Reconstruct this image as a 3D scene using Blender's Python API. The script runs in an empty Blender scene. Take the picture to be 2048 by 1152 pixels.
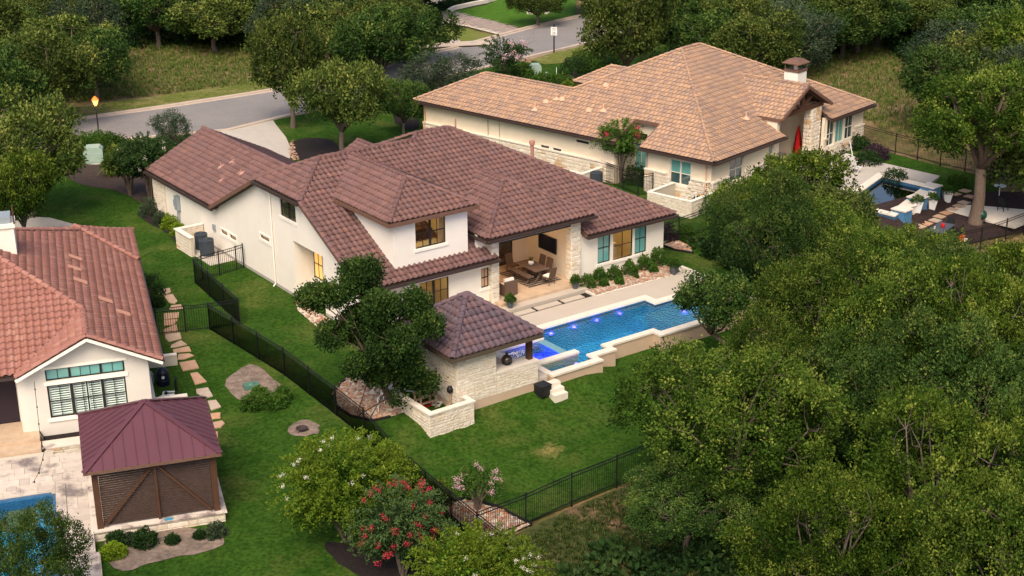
import bpy, bmesh, math, random
import numpy as np
from mathutils import Vector, Matrix
from mathutils.geometry import delaunay_2d_cdt

# ---------------------------------------------------------------- camera, world, sun, exposure
sc = bpy.context.scene
COL = sc.collection
FPX, PITCH, ROLL = 2901.18, 0.36109326, 0.00970494
CAM_H = 28.0
YM, YL, YR = 0.62336972, 0.30545018, 0.84027108   # yaw of main house, left neighbour, right neighbour
_cp, _sp = math.cos(PITCH), math.sin(PITCH)
_d = np.array([0, -_sp, -_cp]); _r = np.array([1.0, 0, 0]); _f = np.array([0, _cp, -_sp])
_c, _s = math.cos(ROLL), math.sin(ROLL)
RW = np.array([_c * _r + _s * _d, -_s * _r + _c * _d, _f])
cam = bpy.data.cameras.new('camera')
cam.sensor_width = 36.0
cam.lens = FPX / 2048 * 36
cam.clip_start = 1.0
cam.clip_end = 1500
camo = bpy.data.objects.new('camera', cam)
COL.objects.link(camo)
_m = Matrix.Identity(4)
for i in range(3):
    _m[i][0] = RW[0][i]; _m[i][1] = -RW[1][i]; _m[i][2] = -RW[2][i]
_m[2][3] = CAM_H
camo.matrix_world = _m
sc.camera = camo

SUN_AZ, SUN_EL = math.radians(-170), math.radians(50)     # azimuth clockwise from +Y
w = bpy.data.worlds.new('World'); sc.world = w; w.use_nodes = True
nt = w.node_tree
sky = nt.nodes.new('ShaderNodeTexSky')
sky.sky_type = 'NISHITA'; sky.sun_disc = False
sky.sun_elevation = SUN_EL; sky.sun_rotation = SUN_AZ % (2 * math.pi)
sky.air_density = 1.0; sky.dust_density = 5.0; sky.ozone_density = 1.0
bg = nt.nodes['Background']; bg.inputs['Strength'].default_value = 0.10
nt.links.new(sky.outputs[0], bg.inputs[0])
sun = bpy.data.lights.new('sun', 'SUN'); sun.energy = 1.5; sun.angle = math.radians(34)
sun.color = (1.0, 0.85, 0.66)
suno = bpy.data.objects.new('sun', sun); COL.objects.link(suno)
_sd = Vector((math.sin(SUN_AZ) * math.cos(SUN_EL), math.cos(SUN_AZ) * math.cos(SUN_EL), math.sin(SUN_EL)))
suno.rotation_euler = _sd.to_track_quat('Z', 'Y').to_euler()
suno.location = (0, 0, 60)
sc.view_settings.view_transform = 'Standard'
sc.view_settings.look = 'None'
sc.view_settings.gamma = 1.0
sc.view_settings.use_curve_mapping = False
sc.view_settings.exposure = 1.05
sc.render.engine = 'CYCLES'
sc.cycles.max_bounces = 6
sc.cycles.transparent_max_bounces = 12
sc.cycles.use_denoising = True

# ---------------------------------------------------------------- geometry of the site
def ray(px, py):
    return RW.T @ np.array([(px - 1024) / FPX, (py - 576) / FPX, 1.0])
def un(px, py, z=0.0):
    """point of the level z that the photograph shows at a pixel"""
    v = ray(px, py); t = (z - CAM_H) / v[2]
    return np.array([v[0] * t, v[1] * t, z])
def pr(P):
    q = RW @ (np.array(P, float) - [0, 0, CAM_H]); return 1024 + FPX * q[0] / q[2], 576 + FPX * q[1] / q[2]
def W(u, v, z=0.0, yaw=YM):
    c, s = math.cos(yaw), math.sin(yaw); return np.array([u * c - v * s, u * s + v * c, z])
def uv(P, yaw=YM):
    c, s = math.cos(yaw), math.sin(yaw); return np.array([P[0] * c + P[1] * s, -P[0] * s + P[1] * c, P[2]])
def on_v(px, py, v0, yaw=YM):
    """house coordinates of a pixel on the wall plane v = v0"""
    n = np.array([-math.sin(yaw), math.cos(yaw), 0]); r = ray(px, py); t = (v0 - 0) / (n @ r)
    return uv(np.array([0, 0, CAM_H]) + r * t, yaw)
def on_u(px, py, u0, yaw=YM):
    n = np.array([math.cos(yaw), math.sin(yaw), 0]); r = ray(px, py); t = u0 / (n @ r)
    return uv(np.array([0, 0, CAM_H]) + r * t, yaw)
def ss(a, b, x):
    t = np.clip((x - a) / (b - a), 0, 1); return t * t * (3 - 2 * t)
H2PZ = .12      # level of the right neighbour's pool coping
H2C = [un(x, y, H2PZ)[:2] for x, y in ((1757, 345), (1868, 371), (1790, 432))]
H2C.append(H2C[0] + (H2C[2] - H2C[1])); H2C = np.array(H2C)     # far-left, far-right, near-right, near-left corners
_e2 = (H2C[2] - H2C[1]) / np.linalg.norm(H2C[2] - H2C[1]); _n2 = np.array([-_e2[1], _e2[0]])
if (H2C[1] - H2C[0]) @ _n2 < 0: _n2 = -_n2
_pv = [30, 38, 42, 45, 47.5, 48.9, 49.6, 52, 55, 58, 62, 400]
_pz = [-2.6, -2.0, -1.7, -1.45, -1.15, -.84, -.45, -.30, -.2, -.1, -.05, 0.0]
def gz(x, y):
    c, s = math.cos(YM), math.sin(YM)
    u = x * c + y * s; v = -x * s + y * c
    z = np.interp(v, _pv, _pz)
    zl = -.45 + .45 * ss(54, 64, v)
    k = ss(24, 29, u)
    z = z * k + zl * (1 - k)
    z = z - .45 * ss(40.2, 42.4, u) * ss(53.5, 51.0, v) * ss(44, 48, v)
    dx, dy = x - H2C[1][0], y - H2C[1][1]; dn = dx * _n2[0] + dy * _n2[1]; de = dx * _e2[0] + dy * _e2[1]
    z = z - .72 * ss(.05, 1.0, dn) * ss(-5, .6, de) * ss(30, 12, de) * ss(45, 20, dn)
    return z
def G(px, py, dz=0.0):
    """terrain point seen at a pixel"""
    z = 0.0
    for _ in range(12):
        p = un(px, py, z); z = float(gz(p[0], p[1]))
    return np.array([p[0], p[1], z + dz])

# ---------------------------------------------------------------- mesh builder
class MB:
    def __init__(s): s.v = []; s.f = []; s.t = []; s.tone = 0.0
    def add(s, vs, fs):
        o = len(s.v); s.v += [tuple(map(float, p)) for p in vs]
        s.f += [tuple(i + o for i in f) for f in fs]; s.t += [s.tone] * len(fs); return s
    def box(s, x0, x1, y0, y1, z0, z1):
        return s.add([(x, y, z) for z in (z0, z1) for y in (y0, y1) for x in (x0, x1)],
                     [(0, 2, 3, 1), (4, 5, 7, 6), (0, 1, 5, 4), (2, 6, 7, 3), (0, 4, 6, 2), (1, 3, 7, 5)])
    def obox(s, o, h, n, x0, x1, y0, y1, z0, z1):
        o, h, n = map(np.array, (o, h, n)); k = np.array([0, 0, 1.0])
        vs = [o + h * x + n * y + k * z for z in (z0, z1) for y in (y0, y1) for x in (x0, x1)]
        return s.add(vs, [(0, 2, 3, 1), (4, 5, 7, 6), (0, 1, 5, 4), (2, 6, 7, 3), (0, 4, 6, 2), (1, 3, 7, 5)])
    def beam(s, a, b, w, h, up=(0, 0, 1)):
        a, b = np.array(a, float), np.array(b, float); d = b - a; L = np.linalg.norm(d); d /= L
        up = np.array(up, float)
        if abs(d @ up) > .98: up = np.array([1., 0, 0])
        x = np.cross(d, up); x /= np.linalg.norm(x); z = np.cross(x, d)
        vs = [p + x * sx * w / 2 + z * sz * h / 2 for p in (a, b) for sz in (-1, 1) for sx in (-1, 1)]
        return s.add(vs, [(0, 1, 3, 2), (4, 6, 7, 5), (0, 4, 5, 1), (2, 3, 7, 6), (0, 2, 6, 4), (1, 5, 7, 3)])
    def tube(s, pts, rs, n=6, cap=True):
        pts = [np.array(p, float) for p in pts]
        if not hasattr(rs, '__len__'): rs = [rs] * len(pts)
        o = []; up = None
        for i, p in enumerate(pts):
            d = pts[min(i + 1, len(pts) - 1)] - pts[max(i - 1, 0)]; d = d / (np.linalg.norm(d) + 1e-9)
            if up is None or abs(d @ up) > .95: up = np.array([1., 0, 0]) if abs(d[2]) > .7 else np.array([0, 0, 1.])
            x = np.cross(d, up); x /= np.linalg.norm(x); y = np.cross(x, d)
            o += [p + rs[i] * (math.cos(2 * math.pi * k / n) * x + math.sin(2 * math.pi * k / n) * y) for k in range(n)]
        fs = [(i * n + k, i * n + (k + 1) % n, (i + 1) * n + (k + 1) % n, (i + 1) * n + k) for i in range(len(pts) - 1) for k in range(n)]
        if cap: fs += [tuple(range(n - 1, -1, -1)), tuple((len(pts) - 1) * n + k for k in range(n))]
        return s.add(o, fs)
    def lathe(s, c, prof, n=16, sx=1, sy=1):
        c = np.array(c, float); m = len(prof)
        vs = [c + [r * math.cos(2 * math.pi * k / n) * sx, r * math.sin(2 * math.pi * k / n) * sy, z] for r, z in prof for k in range(n)]
        fs = [(i * n + k, i * n + (k + 1) % n, (i + 1) * n + (k + 1) % n, (i + 1) * n + k) for i in range(m - 1) for k in range(n)]
        fs += [tuple(range(n - 1, -1, -1)), tuple((m - 1) * n + k for k in range(n))]
        return s.add(vs, fs)
    def prism(s, poly, z0, z1):
        """vertical prism over a plan polygon (ccw); z0/z1 numbers"""
        n = len(poly); vs = [(p[0], p[1], z0) for p in poly] + [(p[0], p[1], z1) for p in poly]
        return s.add(vs, [tuple(range(n - 1, -1, -1)), tuple(range(n, 2 * n))] + [(i, (i + 1) % n, n + (i + 1) % n, n + i) for i in range(n)])
    def slab(s, poly3, off):
        """prism of a 3-D polygon swept by a vector"""
        poly3 = [np.array(p, float) for p in poly3]; off = np.array(off, float); n = len(poly3)
        return s.add(poly3 + [p + off for p in poly3], [tuple(range(n - 1, -1, -1)), tuple(range(n, 2 * n))] + [(i, (i + 1) % n, n + (i + 1) % n, n + i) for i in range(n)])
    def mesh(s, name, mat, off=(0, 0, 0), smooth=False, tone=False, fixn=True):
        me = bpy.data.meshes.new(name)
        me.from_pydata([(a - off[0], b - off[1], c - off[2]) for a, b, c in s.v], [], s.f)
        if fixn:
            bm = bmesh.new(); bm.from_mesh(me); bmesh.ops.recalc_face_normals(bm, faces=bm.faces); bm.to_mesh(me); bm.free()
        if tone:
            a = me.attributes.new('tone', 'FLOAT', 'FACE'); a.data.foreach_set('value', s.t)
        me.materials.append(mat)
        if smooth: me.shade_smooth()
        return me

def link(name, me, parent=None, loc=None, rz=0.0, **kw):
    o = bpy.data.objects.new(name, me); COL.objects.link(o)
    if parent is not None: o.parent = parent
    if loc is not None: o.location = tuple(map(float, loc))
    if rz: o.rotation_euler = (0, 0, rz)
    for k, v in kw.items():
        if v is not None: o[k] = v
    return o

class Th:
    """a thing: an Empty at its base, its parts below it. Part coordinates are those of the frame, minus the origin."""
    def __init__(s, name, label, cat, loc, yaw=0.0, group=None, off=(0, 0, 0)):
        s.o = link(name, None, loc=loc, rz=yaw, label=label, category=cat, group=group); s.o.empty_display_size = .3
        s.off = off; s.stones = []; s.loc = loc; s.yaw = yaw
    def part(s, name, mb, mat, parent=None, smooth=False, tone=False, **kw):
        return link(name, mb.mesh(name, mat, s.off, smooth, tone), parent if parent is not None else s.o, **kw)
    def copy(s, loc, yaw=0.0, label=None, group=None, scale=None):
        def cp(o, par):
            c = o.copy(); COL.objects.link(c)
            if par is not None: c.parent = par
            for ch in list(o.children): cp(ch, c)
            return c
        r = cp(s.o, None); r.location = tuple(map(float, loc)); r.rotation_euler = (0, 0, yaw)
        if label: r['label'] = label
        if group: r['group'] = group
        if scale: r.scale = (scale,) * 3 if not hasattr(scale, '__len__') else scale
        return r
def house(name, label, cat, u0, v0, yaw, z0=0.0, group=None):
    return Th(name, label, cat, W(u0, v0, z0, yaw), yaw, group, (u0, v0, z0))
def single(name, label, cat, mb, mat, loc=None, yaw=0.0, group=None, smooth=False, tone=False, off=(0, 0, 0), kind=None):
    o = link(name, mb.mesh(name, mat, off, smooth, tone), loc=loc, rz=yaw, label=label, category=cat, group=group, kind=kind)
    return o

# ---------------------------------------------------------------- materials
MATS = {}
def mat(name, c1, c2=None, scale=3.0, rough=.8, bump=0.0, bscale=None, metal=0.0, tone=None, detail=5.0, emit=None, estr=1.0,
        spec=.3, contrast=1.0, stretch=None, c3=None, s3=.3, k3=.5, tw=0.0, coat=0.0, fine=None):
    m = bpy.data.materials.new(name); m.use_nodes = True; n = m.node_tree.nodes; l = m.node_tree.links
    b = n['Principled BSDF']; b.inputs['Roughness'].default_value = rough; b.inputs['Metallic'].default_value = metal
    b.inputs['Specular IOR Level'].default_value = spec; b.inputs['Coat Weight'].default_value = coat
    b.inputs['Base Color'].default_value = (*c1, 1)
    geo = n.new('ShaderNodeNewGeometry'); vec = geo.outputs['Position']
    if stretch:
        mp = n.new('ShaderNodeMapping'); l.new(vec, mp.inputs[0]); mp.inputs['Rotation'].default_value = (0, 0, stretch[3]); mp.inputs['Scale'].default_value = stretch[:3]; vec = mp.outputs[0]
    def noise(sc_, det=detail):
        t = n.new('ShaderNodeTexNoise'); t.inputs['Scale'].default_value = sc_; t.inputs['Detail'].default_value = det
        t.inputs['Roughness'].default_value = .62; l.new(vec, t.inputs['Vector']); return t.outputs['Fac']
    col = None
    def mix(fac, a, bcol):
        x = n.new('ShaderNodeMix'); x.data_type = 'RGBA'; l.new(fac, x.inputs['Factor'])
        if isinstance(a, tuple): x.inputs['A'].default_value = (*a, 1)
        else: l.new(a, x.inputs['A'])
        if isinstance(bcol, tuple): x.inputs['B'].default_value = (*bcol, 1)
        else: l.new(bcol, x.inputs['B'])
        return x.outputs['Result']
    def rng(fac, lo, hi):
        x = n.new('ShaderNodeMapRange'); l.new(fac, x.inputs[0]); x.inputs[1].default_value = lo; x.inputs[2].default_value = hi; return x.outputs[0]
    if c2 is not None:
        h = .22 / contrast
        col = mix(rng(noise(scale), .5 - h, .5 + h), c1, c2)
    if tone:                      # list of (pos, colour): per-piece colour
        at = n.new('ShaderNodeAttribute'); at.attribute_name = 'tone'
        oi = n.new('ShaderNodeObjectInfo')
        ad = n.new('ShaderNodeMath'); ad.operation = 'ADD'; l.new(at.outputs['Fac'], ad.inputs[0]); l.new(oi.outputs['Random'], ad.inputs[1])
        fr = n.new('ShaderNodeMath'); fr.operation = 'FRACT'; l.new(ad.outputs[0], fr.inputs[0])
        src = fr.outputs[0] if tw == 0 else at.outputs['Fac']
        rp = n.new('ShaderNodeValToRGB'); l.new(src, rp.inputs[0]); e = rp.color_ramp.elements
        e[0].position = tone[0][0]; e[0].color = (*tone[0][1], 1); e[1].position = tone[-1][0]; e[1].color = (*tone[-1][1], 1)
        for p, c in tone[1:-1]: q = e.new(p); q.color = (*c, 1)
        tc = rp.outputs[0]
        if col is None: col = tc
        else:
            x = n.new('ShaderNodeMix'); x.data_type = 'RGBA'; x.blend_type = 'MULTIPLY'; x.inputs['Factor'].default_value = 1
            l.new(tc, x.inputs['A']); l.new(col, x.inputs['B']); col = x.outputs['Result']
    if c3 is not None:
        f = rng(noise(s3, 4), .5 + .18 * (1 - k3) * 2 - .02, .5 + .18 * (1 - k3) * 2 + .12)
        col = mix(f, col if col is not None else c1, c3)
    if fine:
        mr = n.new('ShaderNodeMapRange'); l.new(noise(fine[0], 6), mr.inputs[0]); mr.inputs[1].default_value = .32; mr.inputs[2].default_value = .68; mr.inputs[3].default_value = fine[1]; mr.inputs[4].default_value = fine[2]
        hs = n.new('ShaderNodeHueSaturation'); l.new(mr.outputs[0], hs.inputs['Value']); l.new(col, hs.inputs['Color']); col = hs.outputs[0]
    if col is not None: l.new(col, b.inputs['Base Color'])
    if bump:
        bp = n.new('ShaderNodeBump'); bp.inputs['Strength'].default_value = min(1, bump); bp.inputs['Distance'].default_value = .03
        l.new(noise(bscale or scale * 4), bp.inputs['Height']); l.new(bp.outputs[0], b.inputs['Normal'])
    if emit:
        b.inputs['Emission Color'].default_value = (*emit, 1); b.inputs['Emission Strength'].default_value = estr
    MATS[name] = m
    return m
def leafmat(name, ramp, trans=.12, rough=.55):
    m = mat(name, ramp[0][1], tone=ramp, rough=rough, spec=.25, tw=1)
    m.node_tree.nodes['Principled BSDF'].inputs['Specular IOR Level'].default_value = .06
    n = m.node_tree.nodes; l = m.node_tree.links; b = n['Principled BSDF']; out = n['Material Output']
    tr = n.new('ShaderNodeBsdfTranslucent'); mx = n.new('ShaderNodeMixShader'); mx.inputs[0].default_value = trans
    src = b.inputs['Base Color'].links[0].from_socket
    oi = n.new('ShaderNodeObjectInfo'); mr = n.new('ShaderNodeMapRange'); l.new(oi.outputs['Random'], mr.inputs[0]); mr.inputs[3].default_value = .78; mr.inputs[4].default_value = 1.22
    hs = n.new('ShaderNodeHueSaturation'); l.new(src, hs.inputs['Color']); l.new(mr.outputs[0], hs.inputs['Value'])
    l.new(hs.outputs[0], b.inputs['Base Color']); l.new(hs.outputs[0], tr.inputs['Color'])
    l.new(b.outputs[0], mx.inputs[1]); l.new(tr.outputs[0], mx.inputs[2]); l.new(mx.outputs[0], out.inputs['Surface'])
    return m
def glassmat(name, tint=(.9, .95, .95), refl=.18, rough=.03, bump=0, bscale=6):
    m = bpy.data.materials.new(name); m.use_nodes = True; n = m.node_tree.nodes; l = m.node_tree.links
    n.remove(n['Principled BSDF']); out = n['Material Output']
    tr = n.new('ShaderNodeBsdfTransparent'); tr.inputs[0].default_value = (*tint, 1)
    gl = n.new('ShaderNodeBsdfGlossy'); gl.inputs['Roughness'].default_value = rough
    lw = n.new('ShaderNodeLayerWeight'); lw.inputs[0].default_value = refl
    mx = n.new('ShaderNodeMixShader'); l.new(lw.outputs['Fresnel'], mx.inputs[0]); l.new(tr.outputs[0], mx.inputs[1]); l.new(gl.outputs[0], mx.inputs[2])
    l.new(mx.outputs[0], out.inputs['Surface'])
    if bump:
        geo = n.new('ShaderNodeNewGeometry'); t = n.new('ShaderNodeTexNoise'); t.inputs['Scale'].default_value = bscale; t.inputs['Detail'].default_value = 3
        l.new(geo.outputs['Position'], t.inputs['Vector'])
        bp = n.new('ShaderNodeBump'); bp.inputs['Strength'].default_value = bump; bp.inputs['Distance'].default_value = .05
        l.new(t.outputs['Fac'], bp.inputs['Height']); l.new(bp.outputs[0], gl.inputs['Normal']); l.new(bp.outputs[0], lw.inputs['Normal'])
    MATS[name] = m; return m

M_stucco = mat('stucco_white', (.79, .735, .65), (.75, .695, .61), 1.2, .9, .15, 40, c3=(.755, .695, .60), s3=.6, k3=.80)
M_stucco_c = mat('stucco_cream', (.76, .65, .50), (.70, .595, .45), 1.0, .9, .15, 40)
M_trim = mat('trim_white', (.84, .79, .70), (.79, .74, .65), 2, .85)
M_found = mat('foundation', (.42, .38, .35), (.34, .31, .29), 3, .9, .3)
M_tan = mat('tan_render', (.50, .375, .27), (.45, .335, .235), 1.5, .9, .15, 40)
M_tile = mat('clay_tile_brown', (1, 1, 1), (.72, .72, .72), 2.2, .75, .25, 30, tone=[(0, (.135, .073, .068)), (.3, (.172, .090, .081)), (.6, (.190, .098, .086)), (.8, (.158, .090, .090)), (1, (.215, .110, .090))])
M_tilep = mat('clay_tile_plum', (1, 1, 1), (.72, .72, .72), 2.2, .72, .25, 30, tone=[(0, (.095, .066, .082)), (.3, (.118, .080, .098)), (.6, (.135, .086, .10)), (.8, (.155, .088, .095)), (1, (.115, .086, .108))])
M_tiler = mat('clay_tile_red', (1, 1, 1), (.8, .8, .8), 2, .75, .2, 30, tone=[(0, (.29, .125, .095)), (.3, (.33, .145, .108)), (.6, (.31, .138, .112)), (.85, (.34, .16, .125)), (1, (.38, .19, .145))])
M_tilef = mat('flat_tile_tan', (1, 1, 1), (.85, .85, .85), 2, .8, .2, 30, tone=[(0, (.30, .20, .155)), (.25, (.38, .245, .165)), (.5, (.46, .275, .17)), (.7, (.40, .255, .175)), (.85, (.32, .215, .17)), (1, (.48, .295, .185))])
M_deckb = mat('roof_underlay', (.06, .035, .03), rough=.9)
M_gutter = mat('gutter_brown', (.075, .05, .045), rough=.4, metal=.4)
M_fascia = mat('fascia_brown', (.16, .085, .06), (.12, .065, .045), 4, .7)
M_dark = mat('bronze_frame', (.022, .019, .018), rough=.4)
M_black = mat('black_metal', (.008, .008, .009), rough=.45)
M_blackp = mat('black_plastic', (.012, .012, .014), rough=.5)
M_glass = glassmat('window_glass')
M_teal = mat('shaded_glass', (.17, .42, .38), (.12, .33, .32), .7, .08, spec=.8, coat=.6)
M_teald = mat('dark_glass', (.05, .10, .11), (.03, .06, .07), .8, .06, spec=.9, coat=.6)
M_darkg = mat('dim_glass', (.06, .045, .035), (.02, .015, .013), 1.5, .07, spec=.8, coat=.6)
M_stone = mat('limestone', (1, 1, 1), (.78, .74, .68), 6, .9, .6, 22, tone=[(0, (.66, .59, .49)), (.3, (.73, .67, .57)), (.55, (.70, .64, .54)), (.85, (.77, .71, .62)), (.95, (.70, .60, .46)), (1, (.66, .60, .52))])
M_stone2 = mat('limestone_rust', (1, 1, 1), (.78, .72, .65), 5, .9, .6, 22, tone=[(0, (.68, .61, .51)), (.35, (.74, .68, .58)), (.6, (.68, .60, .49)), (.88, (.72, .66, .57)), (.94, (.60, .42, .27)), (1, (.62, .44, .28))])
M_mortar = mat('mortar', (.52, .46, .37), rough=.95)
M_cap = mat('cap_stone', (.78, .70, .60), (.70, .62, .52), 4, .85, .2)
M_conc = mat('concrete_light', (.46, .41, .36), (.41, .37, .32), 1.5, .9, .15, 30, c3=(.44, .39, .34), s3=.5, k3=.25)
M_deck = mat('deck_concrete', (.47, .405, .335), (.43, .37, .305), 1.1, .85, .12, 40)
M_cope = mat('coping_limestone', (.70, .63, .54), (.63, .56, .47), 3, .8, .15)
M_trav = mat('travertine', (.52, .385, .27), (.43, .31, .21), 2.6, .7, .1, contrast=1.4)
M_asph = mat('asphalt', (.235, .215, .205), (.20, .185, .18), .35, .9, .3, 60, fine=(9, .86, 1.12), c3=(.27, .245, .23), s3=.15, k3=.4)
M_kerb = mat('kerb_concrete', (.50, .40, .32), (.42, .34, .28), 1.2, .9, .2)
M_paver = mat('paver', (1, 1, 1), (.8, .8, .8), 5, .9, .3, tone=[(0, (.34, .27, .235)), (.5, (.42, .33, .28)), (1, (.30, .25, .23))])
M_mulch = mat('mulch', (.022, .014, .012), (.008, .006, .006), 9, .95, 1, 24, contrast=1.5)
M_wood = mat('dark_timber', (.10, .045, .025), (.055, .026, .016), 5, .6, .3, stretch=(6, 6, 1, 0))
M_slat = mat('dark_slat', (.06, .034, .024), (.036, .021, .015), 6, .8, .3)
M_woodg = mat('weathered_timber', (.17, .115, .085), (.10, .065, .05), 6, .8, .3)
M_woodl = mat('pine_timber', (.42, .30, .19), (.33, .23, .14), 5, .8)
M_rattan = mat('brown_wicker', (.15, .095, .065), (.09, .055, .04), 40, .7, .6, 60)
M_white = mat('white_paint', (.78, .77, .75), (.72, .71, .69), 2, .5)
M_metalroof = mat('purple_metal_roof', (.135, .052, .066), (.115, .044, .058), .8, .38, metal=.25)
M_grey = mat('grey_metal', (.30, .34, .37), (.26, .30, .33), 3, .5, metal=.2)
M_green = mat('utility_green', (.33, .43, .36), (.27, .36, .30), 4, .5)
M_red = mat('red_fabric', (.62, .012, .012), (.45, .008, .01), 5, .8, .3)
M_rug = mat('rug_pale', (.38, .29, .22), (.32, .24, .18), 20, .95)
M_copper = mat('vent_copper', (.42, .20, .16), (.36, .17, .13), 6, .6)
M_potg = mat('grey_pot', (.075, .085, .10), (.06, .07, .085), 6, .5)
M_linen = mat('white_linen', (.82, .78, .70), rough=.9)
M_bed = mat('bed_linen', (.75, .62, .42), (.55, .42, .26), 3, .9)
M_room = mat('warm_room_wall', (.62, .49, .28), (.54, .41, .22), 1.2, .9)
M_curt = mat('curtain', (.62, .40, .24), (.50, .30, .18), 8, .9)
M_lampe = mat('lamp_glow', (1, .8, .5), emit=(1, .62, .25), estr=9)
M_lampo = mat('lantern_glow', (1, .6, .3), emit=(1, .27, .06), estr=1.6)
M_lampr = mat('lantern_orange_panel', (.9, .2, .03), emit=(1, .10, .015), estr=.8)
M_plaster = mat('pool_plaster', (.055, .46, .68), (.03, .35, .60), .8, .8)
M_plastersp = mat('spa_plaster', (.01, .07, .80), (.01, .05, .70), .8, .8)
M_plasterl = mat('left_pool_plaster', (.03, .33, .48), (.02, .26, .40), .8, .8)
M_ptile = mat('pool_waterline_tile', (.03, .09, .19), (.05, .14, .25), 14, .3, contrast=2)
M_gtile = mat('spa_glass_tile', (.09, .24, .32), (.20, .38, .44), 26, .2, contrast=2.5)
M_water = glassmat('pool_water', (.80, .96, 1.0), .08, .04, .35, 10)
M_waterd = glassmat('dark_pool_water', (.30, .36, .40), .75, .02, .02, 1.5)
M_blindlit = mat('lit_amber_blind', (.6, .4, .15), emit=(1, .46, .10), estr=.42, rough=.2)
M_poolL = mat('pool_light', (.3, .2, 1), emit=(.16, .08, 1), estr=7)
M_bluetile = mat('blue_mosaic', (.05, .15, .28), (.10, .25, .42), 20, .3, contrast=2)
M_rock = mat('river_rock', (1, 1, 1), (.75, .7, .68), 14, .8, tone=[(0, (.36, .16, .09)), (.3, (.46, .25, .15)), (.55, (.36, .27, .22)), (.75, (.52, .37, .26)), (.9, (.20, .16, .15)), (1, (.44, .18, .09))])
M_flag = mat('flagstone', (1, 1, 1), (.82, .76, .72), 3, .9, .4, tone=[(0, (.46, .29, .19)), (.4, (.50, .38, .28)), (.7, (.52, .30, .18)), (1, (.48, .42, .35))])
M_edge = mat('bed_edging', (.012, .011, .011), rough=.7)
M_bark = mat('bark', (.16, .115, .085), (.09, .065, .05), 9, .9, .8)
M_barkp = mat('bark_pale', (.14, .11, .085), (.08, .062, .048), 9, .9, .6)
M_lawn = mat('lawn_grass', (.019, .054, .006), (.037, .080, .010), .9, .95, 1, 34, c3=(.066, .092, .018), s3=.26, k3=.90, spec=.04, detail=12, contrast=1.2, fine=(6, .55, 1.5))
M_lawnf = mat('verge_grass', (.095, .125, .022), (.15, .15, .04), .8, .95, .8, 14, c3=(.24, .19, .09), s3=.25, k3=.92, spec=.1, fine=(3, .7, 1.35))
M_lawnb = mat('bright_lawn', (.045, .12, .008), (.065, .14, .012), .8, .95, .6, 14, spec=.1, fine=(2.5, .75, 1.25))
M_ground = mat('wild_ground', (.075, .085, .022), (.19, .125, .065), .55, .97, 1, 5, c3=(.27, .17, .11), s3=.16, k3=.85, spec=.1, contrast=1.3, fine=(1.6, .6, 1.35))
M_dirt = mat('bare_soil', (.25, .185, .145), (.13, .10, .08), 1.6, .97, .8, 12, contrast=1.2, fine=(5, .7, 1.3))
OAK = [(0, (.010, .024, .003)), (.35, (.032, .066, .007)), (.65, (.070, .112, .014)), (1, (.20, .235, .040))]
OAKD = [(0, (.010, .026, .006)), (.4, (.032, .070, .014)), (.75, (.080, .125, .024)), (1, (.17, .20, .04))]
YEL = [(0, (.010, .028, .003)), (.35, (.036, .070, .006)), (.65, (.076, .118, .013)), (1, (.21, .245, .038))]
M_olive = leafmat('olive_leaf', [(0, (.014, .030, .006)), (.35, (.046, .074, .014)), (.7, (.105, .135, .026)), (1, (.25, .25, .06))])
M_oak = leafmat('oak_leaf', OAK); M_oakd = leafmat('oak_leaf_dark', OAKD); M_yel = leafmat('yellow_green_leaf', YEL)
M_ced = leafmat('grey_green_leaf', [(0, (.020, .034, .020)), (.5, (.045, .070, .036)), (1, (.095, .12, .062))])
M_bush = leafmat('shrub_leaf', [(0, (.012, .035, .006)), (.5, (.035, .085, .012)), (1, (.09, .15, .022))])
M_myrtle = leafmat('myrtle_leaf', [(0, (.012, .034, .004)), (.4, (.036, .082, .007)), (.75, (.10, .155, .012)), (1, (.24, .27, .03))])
M_myrtled = leafmat('myrtle_leaf_dark', [(0, (.010, .026, .008)), (.5, (.030, .062, .018)), (1, (.085, .13, .04))])
M_bushb = leafmat('bright_shrub_leaf', [(0, (.06, .12, .006)), (.5, (.14, .22, .012)), (1, (.25, .34, .03))])
M_bushd = leafmat('dark_shrub_leaf', [(0, (.008, .020, .006)), (.5, (.018, .045, .012)), (1, (.045, .075, .02))])
M_purp = leafmat('purple_shrub_leaf', [(0, (.02, .012, .02)), (1, (.06, .035, .05))])
M_grassy = leafmat('wild_grass_blade', [(0, (.05, .11, .015)), (.5, (.11, .17, .03)), (.8, (.24, .22, .08)), (1, (.36, .27, .14))], trans=.3)
M_wflow = mat('white_bloom', (.75, .72, .58), rough=.8)
M_rflow = mat('red_bloom', (.62, .018, .055), (.50, .012, .03), 9, .8)
M_rflow2 = mat('crimson_bloom', (.55, .025, .07), (.42, .02, .05), 9, .8)
M_brush = leafmat('brush_blade', [(0, (.022, .048, .010)), (.5, (.050, .085, .016)), (.85, (.11, .125, .035)), (1, (.24, .18, .09))])
M_pflow = mat('pink_bloom', (.66, .42, .46), (.58, .34, .38), 9, .8)
# ---------------------------------------------------------------- fast meshes
def fast_mesh(name, V, F, material, tone=None, smooth=False):
    """V (n,3), F (m,k) equal-sided faces"""
    V = np.asarray(V, np.float32); F = np.asarray(F, np.int32)
    me = bpy.data.meshes.new(name); m, k = F.shape
    me.vertices.add(len(V)); me.vertices.foreach_set('co', V.ravel())
    me.loops.add(m * k); me.loops.foreach_set('vertex_index', F.ravel())
    me.polygons.add(m); me.polygons.foreach_set('loop_start', np.arange(0, m * k, k, dtype=np.int32))
    me.update(calc_edges=True)
    if tone is not None:
        a = me.attributes.new('tone', 'FLOAT', 'FACE'); a.data.foreach_set('value', np.asarray(tone, np.float32))
    me.materials.append(material)
    if smooth: me.shade_smooth()
    return me

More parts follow.
